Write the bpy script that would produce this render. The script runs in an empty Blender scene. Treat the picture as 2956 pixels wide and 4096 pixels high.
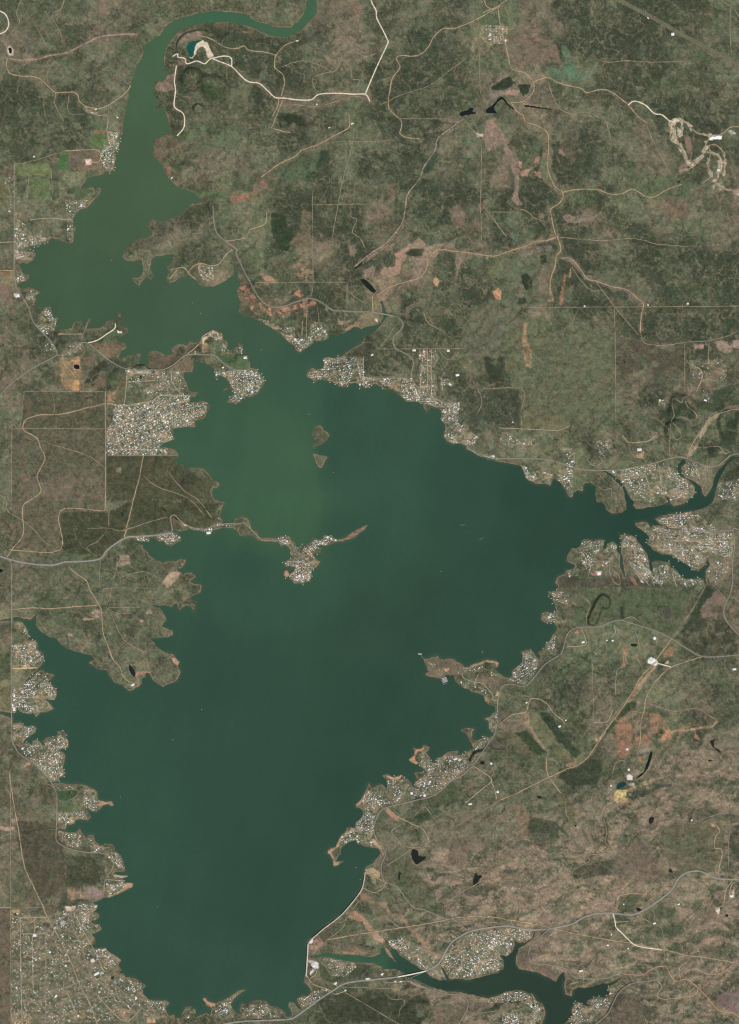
import bpy, bmesh, math, random
import numpy as np

# ------------------------------------------------------------------ camera, sky, sun
S = 5.0                                   # metres per map pixel
CX, CY = 1478.0, 2048.0                   # map pixel under the camera
scene = bpy.context.scene
ALT = 60000.0
cam_data = bpy.data.cameras.new("camera")
cam_data.sensor_fit = 'VERTICAL'
cam_data.sensor_height = 24.0
cam_data.lens = 24.0 * ALT / (4096 * S)
cam_data.clip_start = 100.0
cam_data.clip_end = 400000.0
cam = bpy.data.objects.new("camera", cam_data)
scene.collection.objects.link(cam)
cam.location = (0, 0, ALT)
cam.rotation_euler = (0, 0, 0)
scene.camera = cam

SUN_EL, SUN_AZ = 47.0, 142.0              # degrees above horizon; degrees clockwise from north (top of the picture)
world = bpy.data.worlds.new("World")
scene.world = world
world.use_nodes = True
wn = world.node_tree.nodes; wl = world.node_tree.links
bg = wn.get("Background") or wn.new("ShaderNodeBackground")
sky = wn.new("ShaderNodeTexSky")
sky.sky_type = 'NISHITA'
sky.sun_disc = False
sky.sun_elevation = math.radians(SUN_EL)
sky.sun_rotation = math.radians(SUN_AZ)
wl.new(sky.outputs[0], bg.inputs[0])
bg.inputs[1].default_value = 0.08
sun_data = bpy.data.lights.new("sun", 'SUN')
sun_data.energy = 3.4
sun_data.angle = math.radians(0.5)
sun_data.color = (1.0, 0.955, 0.89)
sun = bpy.data.objects.new("sun", sun_data)
scene.collection.objects.link(sun)
sun.rotation_euler = (math.radians(90 - SUN_EL), 0, math.radians(180 - SUN_AZ))
sun.location = (0, 0, 20000)
scene.view_settings.view_transform = 'Standard'
scene.view_settings.look = 'None'
scene.view_settings.exposure = 0.0
scene.view_settings.gamma = 1.0
scene.view_settings.use_curve_mapping = False
scene.cycles.filter_width = 1.1

rng = np.random.default_rng(7)
random.seed(7)
ILL = np.array([1.0, 1.0, 1.0])           # what a white horizontal surface returns under this light

# ------------------------------------------------------------------ map reading
TILES = dict(A=(0, 0, 1.637), B=(1000, 0, 1.637), C=(1956, 0, 1.637), D=(0, 1000, 1.637), E=(1000, 1000, 1.637),
             F=(1956, 1000, 1.637), G=(0, 2000, 1.637), H=(1000, 2000, 1.637), I=(1956, 2000, 1.637),
             J=(0, 3096, 1.637), K=(1000, 3096, 1.637), L=(1956, 3096, 1.637), M=(0, 2850, 3.274),
             N=(1500, 2850, 3.274), O=(2000, 2850, 3.274), Q=(2456, 2850, 3.274), R=(1620, 2570, 4.0925),
             T=(1500, 3800, 5.457), V=(1750, 300, 1.55), X=(1400, 900, 1.55), Y=(1950, 850, 1.55), U=(1200, 3700, 4.0925))

def P(text):
    """survey points: a sheet letter, then x,y pairs on that sheet -> map pixels"""
    out, t = [], None
    for w in text.split():
        if w in TILES:
            t = TILES[w]
        else:
            a, b = w.split(',')
            out.append((t[0] + float(a) / t[2], t[1] + float(b) / t[2]))
    return np.array(out)

def W(p):
    p = np.asarray(p, float)
    return np.stack([(p[..., 0] - CX) * S, (CY - p[..., 1]) * S], -1)

def lin(c):
    c = np.asarray(c, float) / 255.0
    return np.where(c <= 0.04045, c / 12.92, ((c + 0.055) / 1.055) ** 2.4)

def alb(c):
    """base colour of a surface seen as the 8-bit colour c in this daylight"""
    return np.clip(lin(c) / ILL, 0.0, 0.9)

# ------------------------------------------------------------------ numpy noise
NOISE_TABLE = {}
def vnoise(x, y, scale, seed):
    """smooth value noise in 0..1 with a given feature size in map pixels"""
    if seed not in NOISE_TABLE: NOISE_TABLE[seed] = np.random.default_rng(seed).random((256, 256)).astype(np.float32)
    r = NOISE_TABLE[seed]
    u = x / scale + seed * 17.31; v = y / scale + seed * 9.17
    iu = np.floor(u).astype(np.int32); iv = np.floor(v).astype(np.int32)
    fu = (u - iu).astype(np.float32); fv = (v - iv).astype(np.float32)
    fu = fu * fu * (3 - 2 * fu); fv = fv * fv * (3 - 2 * fv)
    r = r.ravel(); x0 = iu & 255; x1 = (iu + 1) & 255; y0 = (iv & 255) << 8; y1 = ((iv + 1) & 255) << 8
    a = r.take(y0 + x0); b = r.take(y0 + x1); c = r.take(y1 + x0); d = r.take(y1 + x1)
    return (a + (b - a) * fu) * (1 - fv) + (c + (d - c) * fu) * fv

def fbm(x, y, scale, seed, n=4, gain=0.5):
    t = 0; amp = 1.0; tot = 0
    for i in range(n):
        t = t + amp * vnoise(x, y, scale / 2 ** i, seed + i * 13)
        tot += amp; amp *= gain
    return t / tot

def sstep(a, b, x):
    t = np.clip((x - a) / (b - a), 0, 1)
    return t * t * (3 - 2 * t)

# ------------------------------------------------------------------ the survey grid
STEP = 3.6
GX = np.arange(-270, 3230, STEP); GY = np.arange(-300, 4400, STEP)
NX, NY = len(GX), len(GY)
MX, MY = np.meshgrid(GX, GY)
MX = MX.astype(np.float32); MY = MY.astype(np.float32)

def inside(poly, xs=GX, ys=GY):
    par = np.zeros((len(ys), len(xs) + 1), np.uint8)
    p = np.asarray(poly); q = np.roll(p, -1, 0)
    sx = xs[1] - xs[0]; sy = ys[1] - ys[0]
    for (x0, y0), (x1, y1) in zip(p, q):
        if y0 == y1: continue
        if y0 > y1: x0, y0, x1, y1 = x1, y1, x0, y0
        j0 = max(0, int(math.ceil((y0 - ys[0]) / sy))); j1 = min(len(ys) - 1, int(math.ceil((y1 - ys[0]) / sy)) - 1)
        if j1 < j0: continue
        j = np.arange(j0, j1 + 1)
        x = x0 + (ys[j] - y0) * (x1 - x0) / (y1 - y0)
        k = np.clip(np.ceil((x - xs[0]) / sx), 0, len(xs)).astype(int)
        np.add.at(par, (j, k), 1)
    return (np.cumsum(par[:, :-1], axis=1) & 1).astype(bool)

def edge_distance(lines, closed=True, R=70.0):
    D = np.full((NY, NX), R, np.float32)
    for p in lines:
        p = np.asarray(p)
        q = np.roll(p, -1, 0) if closed else p[1:]
        for (x0, y0), (x1, y1) in zip(p[:len(q)], q):
            i0 = int(max(0, (min(x0, x1) - R - GX[0]) / STEP)); i1 = int(min(NX, (max(x0, x1) + R - GX[0]) / STEP + 1))
            j0 = int(max(0, (min(y0, y1) - R - GY[0]) / STEP)); j1 = int(min(NY, (max(y0, y1) + R - GY[0]) / STEP + 1))
            if i1 <= i0 or j1 <= j0: continue
            X = MX[j0:j1, i0:i1] - x0; Y = MY[j0:j1, i0:i1] - y0
            dx, dy = x1 - x0, y1 - y0
            t = np.clip((X * dx + Y * dy) / max(dx * dx + dy * dy, 1e-9), 0, 1)
            d = np.hypot(X - t * dx, Y - t * dy)
            np.minimum(D[j0:j1, i0:i1], d, out=D[j0:j1, i0:i1])
    return D

def smooth_line(p, n=4, closed=False):
    p = np.asarray(p, float)
    if len(p) < 3: return p
    if closed: a = np.concatenate([p[-1:], p, p[:2]])
    else: a = np.concatenate([2 * p[:1] - p[1:2], p, 2 * p[-1:] - p[-2:-1]])
    out = []
    for i in range(1, len(a) - 2):
        for k in range(n):
            t = k / n
            out.append(0.5 * (2 * a[i] + (a[i + 1] - a[i - 1]) * t + (2 * a[i - 1] - 5 * a[i] + 4 * a[i + 1] - a[i + 2]) * t * t
                              + (3 * a[i] - a[i - 1] - 3 * a[i + 1] + a[i + 2]) * t ** 3))
    if not closed: out.append(a[-2])
    return np.array(out)
# ------------------------------------------------------------------ water outlines
LAKE = P("""B 372,-420 370,0 362,50 345,100 310,145 270,172 215,183 150,172 90,150 0,120
A 1637,97 1580,85 1500,75 1400,70 1330,80 1260,92 1200,108 1150,125 1110,150 1075,185 1060,215 1045,232 1010,245 1000,262 965,280 945,300 935,340 915,390 890,440 870,500 850,560 838,620 830,680 820,720 812,780 805,830 795,880 785,920 778,955 765,988 745,990 740,1010 752,1030 752,1070 742,1110 720,1128 690,1118 670,1140 640,1152 600,1155 565,1162 555,1195 530,1220 500,1238 455,1252 470,1260 520,1243 560,1232 610,1222 660,1232 655,1260 625,1295 590,1340 560,1362 520,1375 495,1400 478,1435 475,1465 492,1480 492,1510 480,1545 478,1580 455,1590 430,1580 400,1575 380,1560 360,1562 330,1550 318,1572 290,1588 245,1600 200,1615 180,1637
D 240,20 232,45 200,75 175,90 150,80 120,95 135,115 145,150 185,165 180,195 155,205 130,215 115,225 118,240 150,260 170,250 215,248 262,272 255,285 230,300 235,325 220,350 245,372 290,375 325,375 335,405 345,435 375,450 375,490 360,525 380,527 400,515 440,518 475,510 490,475 530,465 535,490 548,510 560,490 570,465 580,452 590,460 575,490 565,515 600,517 650,517 690,490 705,468 755,462 772,440 775,410 783,400 792,415 790,445 825,435 800,460 810,470 785,480 800,505 830,520 832,540 800,565 765,580 770,600 820,615 825,635 795,665 775,700 745,712 790,712 850,690 900,685 920,680 912,715 905,755 940,755 975,745 970,700 975,670 1010,660 1050,665 1080,690 1115,690 1130,680 1120,650 1140,625 1180,615 1230,625 1245,598 1260,615 1310,605 1325,575 1345,555 1400,522 1430,530 1455,545 1462,590 1490,600 1478,650 1520,655 1555,640 1550,615 1565,605 1585,620 1590,655 1615,690 1630,730 1637,775
E 40,780 65,810 95,850 90,880 60,910 40,945 15,955
D 1600,960 1570,990 1530,1000 1495,995 1510,970 1540,940 1520,905 1490,912 1465,927 1455,915 1490,900 1510,885 1495,860 1475,835 1440,820 1410,840 1410,800 1405,780 1370,750 1320,735 1270,725 1265,760 1250,795 1200,800 1195,830 1215,860 1228,890 1235,920 1262,935 1302,930 1275,962 1248,970 1240,1000 1290,995 1330,990 1365,1000 1372,1035 1350,1075 1325,1105 1270,1115 1275,1155 1215,1160 1125,1168 1140,1235 1100,1255 1070,1265 1045,1290 1100,1300 1140,1310 1170,1335 1155,1380 1165,1410 1200,1405 1205,1440 1240,1430 1290,1422 1330,1440 1365,1465 1385,1500 1400,1520 1420,1510 1437,1535 1415,1555 1395,1555 1385,1590 1400,1637
G 1440,15 1472,20 1450,50 1445,90 1440,110 1470,140 1490,155 1530,150 1540,130 1590,112 1620,120 1637,160
H 8,190 45,210 60,245 110,252 170,250 190,240 260,238 270,262 295,285 305,308 340,298 375,290 395,270 415,245 440,260 475,262 490,232 510,225 550,250 556,266 620,252 650,230 700,195 740,170 780,155 760,180 750,200 715,215 690,240 650,255 620,263 560,273 530,285 500,305 470,290 440,300 465,320 462,348 425,350 400,355 425,370 445,395 458,405 430,435 405,455 405,490 390,530 345,545 285,548 275,520 245,505 222,495 228,465 245,462 260,485 285,470 300,440 260,430 235,435 225,410 245,395 270,385 285,375 260,360 262,325 245,300 215,290 200,320 205,290 180,275 120,270 70,268 35,245 0,234
G 1600,236 1570,228 1560,200 1530,180 1480,176 1430,184 1390,198 1385,220 1350,232 1340,208 1300,198 1240,188 1200,168 1180,148 1162,136 1142,116 1134,150 1140,208 1160,215 1185,240 1180,260 1120,300 1085,285 1075,260 1045,270 1010,250 975,250 980,270 930,278 890,260 870,275 900,285 940,295 925,310 950,320 968,345 980,370 1020,385 1060,410 1110,405 1150,405 1180,385 1215,395 1210,420 1190,445 1165,450 1155,468 1182,470 1200,495 1215,475 1250,480 1275,500 1245,520 1240,545 1270,555 1315,555 1312,600 1270,615 1240,640 1255,655 1285,665 1270,725 1250,700 1215,685 1175,718 1165,690 1160,665 1120,695 1075,685 1030,688 995,685 1000,700 1040,710 1070,740 1085,780 1060,810 1050,830 1085,845 1130,855 1130,880 1100,895 1040,905 975,905 1000,925 1020,955 1050,985 1100,1010 1135,1015 1150,1035 1180,1060 1165,1090 1180,1125 1165,1155 1150,1185 1100,1205 1065,1218 1030,1200 1005,1180 990,1150 980,1130 940,1130 895,1150 905,1180 900,1215 870,1240 840,1245 800,1220 750,1190 735,1160 710,1135 700,1110 640,1110 610,1075 590,1065 620,1045 600,1015 530,1000 430,970 400,945 375,910 310,890 265,855 235,820 240,790 240,745 225,760 195,780 120,765 60,775 0,785 -120,778 -120,792 0,796 70,787 100,790 140,800 180,850 190,885 175,920 210,920 240,930 242,975 275,1000 285,1045 270,1070 240,1108 190,1155 130,1215 165,1195 205,1170 240,1130 280,1120 300,1145 320,1135 350,1145 330,1175 310,1185 340,1215 365,1245 370,1280 350,1305 310,1305 290,1300 320,1335 350,1365 310,1385 260,1390 235,1415 225,1395 180,1405 150,1395 125,1385 110,1355 105,1390 85,1395 60,1388 0,1382 -60,1384
M -60,20 0,25 60,45 140,70 165,70 165,140 230,150 270,130 300,165 350,180 375,200 400,170 450,180 475,210 460,260 400,300 330,345 305,385 250,410 200,430 300,415 350,410 395,405 420,440 430,375 480,370 530,390 545,420 600,430 555,390 610,345 640,330 700,345 730,310 780,285 760,255 800,240 845,265 855,310 890,370 900,420 910,465 850,475 800,475 775,505 820,520 845,570 840,640 825,700 820,750 850,790 810,835 760,860 770,890 700,905 640,910 605,915 660,950 700,938 740,930 830,930 900,945 1000,940 1100,960 1200,975 1270,1030 1285,1100 1270,1130 1310,1165 1380,1170 1460,1155 1495,1220 1450,1220 1420,1200 1350,1220 1300,1270 1250,1295 1180,1280 1130,1260 1150,1310 1180,1360 1160,1395 1090,1400 1000,1395 975,1420 970,1455 900,1460 870,1440 860,1490 850,1525 760,1510 770,1545 850,1565 950,1570 1020,1560 1045,1510 1060,1570 1090,1620
J 552,402 565,425 580,400 610,400 615,435 655,470 690,455 735,460 750,500 790,530 803,570 815,610 812,640 790,640 755,640 735,655 790,665 840,665 840,675 800,680 815,715 850,710 877,715 870,740 835,755 790,780 715,808 680,810 640,835 600,838 640,855 635,885 610,905 640,910 650,935 620,955 585,960 600,980 645,990 658,1015 625,1040 600,1050 628,1075 622,1110 580,1120 600,1140 650,1140 690,1135 710,1165 765,1195 793,1218 775,1250 765,1275 740,1270 745,1300 770,1325 800,1330 870,1335 920,1360 955,1385 930,1405 930,1440 975,1475 1030,1485 1090,1485 1107,1500 1085,1530 1090,1570 1110,1590 1140,1575 1145,1605 1200,1605 1195,1580 1215,1525 1250,1525 1280,1550 1275,1590 1300,1590 1350,1565 1380,1580 1385,1530 1350,1515 1325,1470 1345,1465 1365,1490 1415,1505 1450,1490 1500,1465 1560,1420 1595,1415 1560,1450 1520,1475 1505,1510 1530,1550 1560,1580 1590,1570 1570,1545 1580,1515 1637,1500
K 50,1480 100,1490 130,1520 180,1530 220,1560 230,1595 255,1598 280,1580 265,1545 250,1520 255,1495 280,1495 315,1535 345,1545 320,1500 310,1470 350,1455 385,1455 410,1430 400,1400 360,1365 355,1335 372,1310 372,1240 375,1150 378,1100 400,1075 440,1045 480,1010 540,965 600,915 640,870 690,810 730,750 745,690 750,640 770,610 810,580 840,540 850,515 840,490 780,475 740,470 705,455 690,430 655,445 610,465 590,490 595,520 570,545 560,575 600,570 620,560 610,578 560,600 548,600 545,555 525,530 500,515 520,495 560,475 575,445 590,410 630,380 635,350 690,355 690,320 720,295 745,270 740,235 695,215 690,200 730,165 750,130 770,100 780,70 795,95
N 40,960 90,955 130,985 160,1020 165,960 150,870 95,840 110,815 170,820 230,840 330,830 350,815 370,865 430,880 470,930 495,975 520,990 530,920 570,890 545,850 515,795 560,780 620,790 700,795 650,745 610,700 590,670 530,680 490,650 440,620 480,590 510,560 520,520 500,465 550,475 620,460 640,425 720,460 690,500 650,510 680,560 715,600 715,650 760,665 830,660 810,610 870,590 920,560 950,530 1010,510 1080,505 1085,535 1030,560 1100,570 1160,560 1220,520 1290,470 1270,420 1230,350 1190,270 1110,228 1210,215 1300,215 1270,250 1275,300 1290,360 1350,380 1400,350 1430,315 1500,330 1540,300 1560,270 1520,250 1490,210 1490,160 1480,100 1430,90 1500,60 1540,10
R 1490,1120 1490,1050 1440,1040 1370,1020 1310,960 1290,890 1250,860 1210,830 1110,795 1050,765 990,765 940,750 900,690 820,640 800,545 740,530 690,515 640,545 600,590 520,580 400,550 335,520 390,480 370,430 340,370 320,285 400,280 440,245 500,240 540,205 570,270 640,285 720,265 810,280 840,330 940,350 970,395 1060,410 1110,370 1200,345 1300,295 1340,290 1480,310 1525,340 1500,400 1440,430 1500,470
I 90,1155 130,1165 150,1160 155,1120 190,1085 220,1070 225,1020 210,995 240,985 275,975 290,1000 310,1035 335,1050 340,1020 320,1000 330,990 365,975 370,945 400,920 420,885 440,870 450,830 420,795 370,800 345,780 350,745 380,730 420,745 450,730 440,690 415,660 410,625 385,620 410,605 450,590 455,560 440,540 455,505 500,490 510,460 550,455 565,430 540,415 510,400 515,370 530,340 540,310 570,320 600,300 610,265 640,260 690,275 705,262 750,265 745,300 740,320 765,320 775,285 815,270 835,300 830,325 855,355 858,400 862,440 885,510 892,505 880,440 878,380 865,320 875,270 860,230 900,225 960,245 980,280 1000,310 1030,350 1050,390 1050,440 1065,480 1075,470 1065,410 1100,400 1150,405 1190,410 1185,440 1210,445 1230,460 1255,500 1290,515 1350,515 1405,520 1410,560 1425,550 1420,500 1425,460 1450,425 1440,390 1455,370 1435,368 1420,395 1410,430 1380,450 1340,460 1300,430 1270,405 1220,380 1180,355 1130,355 1100,340 1070,330 1060,300 1035,285 1050,245 1030,215 1000,195 975,175 960,155 1010,148 1040,160 1060,190 1075,165 1110,165 1150,180 1175,188 1140,165 1105,145 1090,125 1130,105 1180,95 1250,85 1320,75 1360,70 1400,55 1430,40 1470,10
F 1480,1610 1490,1560 1510,1510 1530,1460 1560,1410 1590,1375 1640,1362 1720,1390 1720,1376 1640,1350 1590,1350 1560,1380 1530,1410 1500,1440 1475,1480 1465,1530 1440,1580 1415,1610 1400,1590 1390,1550 1350,1515 1300,1490 1270,1465 1262,1420 1290,1395 1278,1370 1262,1375 1245,1395 1225,1420 1235,1460 1265,1490 1310,1515 1340,1550 1345,1590 1330,1620 1300,1637
I 1280,20 1250,30 1210,38 1190,15
F 1180,1625 1150,1585 1165,1635
I 1170,15 1130,35 1075,42 1040,50 1000,60 965,60 945,35 955,10
F 940,1637 910,1600 900,1570 880,1535 840,1495 800,1465 755,1438 745,1448 800,1485 840,1520 870,1550 885,1590 890,1637
I 895,20 895,60 870,85 800,85 770,65 760,35 740,15 705,15
F 700,1620 700,1580 695,1545 665,1515 635,1518 615,1540 612,1575 580,1570 550,1590 545,1615 520,1610 505,1570 490,1550 470,1520 440,1510 425,1495 400,1540 350,1525 310,1525 270,1515 240,1495 230,1460 215,1415 170,1405 130,1400 70,1385 0,1370
E 1565,1378 1500,1350 1450,1320 1415,1300 1420,1280 1380,1265 1330,1270 1290,1250 1270,1215 1285,1180 1280,1140 1250,1110 1255,1050 1220,1040 1180,1030 1160,1065 1150,1040 1120,1000 1060,995 1020,990 990,955 950,930 940,905 890,910 850,885 820,870 790,885 760,905 720,895 690,870 620,890 570,885 530,855 470,850 420,855 370,825 380,800 405,770 430,785 480,775 490,745 475,715 500,700 540,710 570,700 600,705 620,690 660,660 700,635 740,600 760,560 800,545 830,525 860,500 880,460 905,430 892,400 875,350 852,300 838,285 830,292 845,325 860,370 868,410 870,440 855,475 810,490 760,500 730,515 700,500 660,515 620,540 570,555 520,545 510,580 470,600 420,605 370,640 330,668 300,655 265,610 215,570 205,545 170,530 130,505 80,480 50,455 0,440
D 1637,432 1610,430 1560,405 1570,370 1580,340 1555,300 1550,265 1575,230 1560,170 1540,100 1535,60 1530,120 1530,155 1490,185 1450,215 1400,238 1340,240 1300,225 1280,195 1240,175 1180,180 1140,205 1095,215 1090,180 1110,150 1100,130 1090,110 1125,80 1140,30 1090,25 1020,40 990,60 980,110 985,145 1000,165 990,190 950,185 920,210 910,225 880,205 870,185 910,185 935,165 940,120 930,60 880,75 830,65 810,45 815,15 825,0
A 850,1600 890,1570 935,1558 950,1575 970,1555 1005,1540 1000,1510 975,1490 980,1450 1000,1438 1040,1455 1100,1440 1170,1410 1215,1385 1245,1355 1260,1335 1290,1335 1340,1305 1298,1300 1285,1275 1250,1258 1190,1235 1130,1195 1100,1160 1075,1130 1070,1090 1040,1060 1010,1025 1000,990 1010,940 1015,910 1050,905 1090,880 1115,850 1110,800 1100,760 1085,720 1075,705 1030,715 1020,690 1050,670 1065,645 1030,645 1005,625 1010,605 1040,600 1015,580 1020,530 1070,540 1085,520 1090,495 1120,475 1145,450 1100,458 1060,465 1075,430 1075,390 1085,340 1105,295 1140,250 1160,220 1190,195 1250,175 1320,155 1400,148 1480,145 1560,155 1637,178
B 60,205 120,232 200,248 260,238 330,205 380,160 420,110 440,50 442,0 444,-420""")
INKS = P("""U 160,520 330,470 430,450 530,465 620,470 700,480 900,470 910,440 800,430 745,410 790,385 840,365 930,365 970,410 1020,445 1100,455 1180,480 1300,485 1330,400 1350,370 1385,380 1400,430 1440,510 1500,545 1580,630
T 480,290 430,200 370,110 330,30 350,-40
K 925,1148 950,1150 990,1190 1030,1215 1080,1250 1130,1280 1160,1300 1200,1330 1240,1345 1285,1348 1255,1285 1250,1262 1275,1280 1310,1345 1350,1340 1420,1345 1500,1330 1560,1312
L 0,1315 60,1300 95,1270 100,1220 70,1185 115,1195 150,1160 165,1120 165,1080 185,1100 240,1095 280,1070 300,1020 308,1030 295,1080 240,1125 200,1145 180,1190 180,1240 195,1275 260,1285 330,1300 390,1330 440,1365 455,1320 490,1290 500,1340 495,1390 505,1440 540,1450 545,1410 580,1390 650,1400 710,1380 780,1365 830,1345 880,1325 840,1370 800,1390 780,1405 790,1440 760,1465 700,1465 650,1480 640,1500 680,1525 640,1520 610,1510 590,1490 570,1495 545,1540 545,1580 520,1610 490,1640 470,1900 330,1900 340,1637 360,1590 365,1560 355,1510 310,1480 280,1440 230,1420 170,1415 110,1430 60,1455 0,1470
K 1565,1475 1500,1455 1430,1445 1390,1432 1290,1425 1220,1408 1160,1385 1090,1350 1040,1335
T 700,610 640,530 520,440 360,430 150,425
K 860,1260 780,1240 700,1235
U 950,625 700,590 620,560 500,530 400,520 300,540 200,540""")
ISLES = [("island", "heart-shaped brown scrub island, larger of two in the middle of the lake",
          P("E 402,1195 425,1162 455,1152 475,1165 478,1185 505,1195 515,1215 500,1245 470,1270 440,1282 410,1292 425,1270 432,1245 405,1222")),
         ("island", "small wedge-shaped sandy island just south of the heart-shaped island",
          P("E 418,1338 440,1342 470,1345 512,1356 490,1375 480,1400 465,1425 448,1415 430,1380"))]
SHOALS = [P("H 1368,165 1385,155 1420,160 1390,172"), P("H 1490,262 1515,245 1535,240 1515,265"),
          P("R 1235,140 1262,120 1295,135 1285,200 1258,195")]
PONDS = [  # outline, water colour, label
    ("A 1225,300 1260,275 1330,265 1290,287 1275,320 1270,360 1250,378 1230,340", (22, 84, 76), "teal flooded pit beside the pale quarry on the river bend"),
    ("V 135,246 150,229 185,221 200,206 225,212 216,228 250,235 295,238 295,245 230,246 180,250 155,259", (22, 28, 24), "long black pond below the winding ranch creek"),
    ("V 300,216 340,190 370,155 395,138 415,150 440,185 475,212 470,218 430,188 405,160 385,162 352,205 366,235 330,238 305,236", (20, 26, 24), "black bow-shaped pond with a pale bank by the ranch road"),
    ("V 540,190 580,193 640,203 720,215 720,219 640,211 580,203 542,200", (18, 20, 19), "thin black sliver of water east of the bow-shaped pond"),
    ("E 722,195 757,195 822,264 800,277 758,238", (24, 30, 24), "black rectangular pond behind the creek dam"),
    ("E 680,120 728,85 736,96 690,128", (40, 46, 30), "narrow dark pond slanting above the creek dam"),
    ("D 488,752 520,755 517,781 490,776", (26, 22, 20), "small black pond in the orange gravel plot"),
    ("D 918,822 930,822 928,845 918,842", (30, 32, 26), "tiny dark pond behind the shore shops"),
    ("G 1064,52 1100,74 1130,80 1145,98 1132,104 1112,108 1080,78", (24, 34, 28), "forked dark pond at the bend of the causeway road"),
    ("G 1142,110 1160,118 1190,135 1178,138 1150,124", (26, 36, 28), "dark backwater east of the causeway bend"),
    ("G 850,1078 868,1098 886,1128 880,1160 855,1132 843,1102", (30, 32, 36), "blackish pond near the tip of the southern peninsula"),
    ("G 795,80 813,94 800,106", (30, 36, 28), "tiny dark pond in scrub west of the causeway"),
    ("G -40,448 0,448 22,462 0,474 -40,470", (20, 20, 18), "black pond at the western edge below the highway"),
    ("I 928,942 968,942 960,960 935,957", (34, 30, 24), "small brown pond in the pasture north of the white depot"),
    ("K 1060,490 1075,490 1100,505 1105,535 1155,540 1140,560 1110,580 1090,592 1065,560 1056,530", (24, 28, 24), "black ranch pond with an eastern arm, largest in the granite country"),
    ("K 1480,640 1490,660 1522,665 1500,690 1492,725 1460,720 1464,680", (26, 28, 24), "star-shaped black pond east of the dam"),
    ("K 975,640 986,645 981,690 970,687", (36, 34, 28), "thin dark pond near the dam road"),
    ("U 820,305 1010,318 1060,340 1150,352 1130,362 1060,350 1000,325 830,318", (20, 20, 17), "black crooked slough north of the tailwater"),
    ("Q 35,955 60,920 110,905 160,915 150,945 80,990 30,990", (16, 56, 56), "teal settling pond beside the yellow spoil heap"),
    ("Q 470,520 495,515 490,590 465,660 430,740 390,790 350,830 285,868 310,830 350,795 390,770 410,700 440,620", (12, 16, 20), "long black flooded quarry cut, deepest of the mine ponds"),
    ("Q 1255,370 1330,350 1310,380 1315,450 1380,490 1395,520 1340,500 1300,460 1275,430", (32, 32, 34), "crooked dark stock pond near the eastern edge"),
    ("Q 1240,610 1290,630 1225,636", (34, 26, 22), "tiny dark pond on the eastern granite flat"),
    ("Q 460,1375 525,1372 490,1450 455,1440", (30, 28, 26), "lozenge-shaped dark pond south of the mine"),
    ("L 1180,613 1202,640 1178,642", (34, 30, 26), "triangular dark pond inside the highway curve"),
    ("L 962,872 1000,884 972,896", (30, 26, 22), "small black pond touching the highway"),
    ("O 490,1090 540,1105 520,1120 490,1108", (26, 28, 22), "oval dark pond in scrub west of the mine"),
    ("O 960,1470 1000,1470 985,1490", (26, 26, 22), "tiny black pond at the south end of the olive pasture"),
    ("N 1385,640 1425,635 1430,675 1385,678", (30, 30, 18), "round dark pond beside the lakeside road"),
    ("A 445,1250 470,1246 468,1262 450,1262", (24, 26, 22), "tiny dark pond at the head of the western cove"),
    ("A 58,320 75,315 80,345 65,350", (26, 24, 22), "small dark pool inside the white pit at the western edge"),
    ("J 95,908 115,908 115,925 98,925", (66, 66, 30), "olive-green pond in the sand lot of the southern town"),
    ("J 735,1325 748,1322 742,1340 722,1342", (30, 36, 34), "little dark harbour pool in the southern town"),
    ("L 318,142 342,146 338,157 322,155", (28, 28, 22), "dark stock tank north of the banded granite"),
    ("L 1545,915 1565,917 1560,930 1545,928", (36, 28, 22), "tiny brown stock tank near the south-eastern pads"),
    ("C 1232,1185 1250,1185 1248,1196 1234,1196", (30, 40, 26), "tiny dark tank in the green flat south of the white quarry"),
    ("F 880,715 893,735 888,742 878,730", (36, 46, 34), "speck of dark pond in the brown eastern scrub"),
    ("D 205,772 216,774 214,783 206,782", (26, 26, 22), "speck of black pond beside the western highway"),
]
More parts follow.
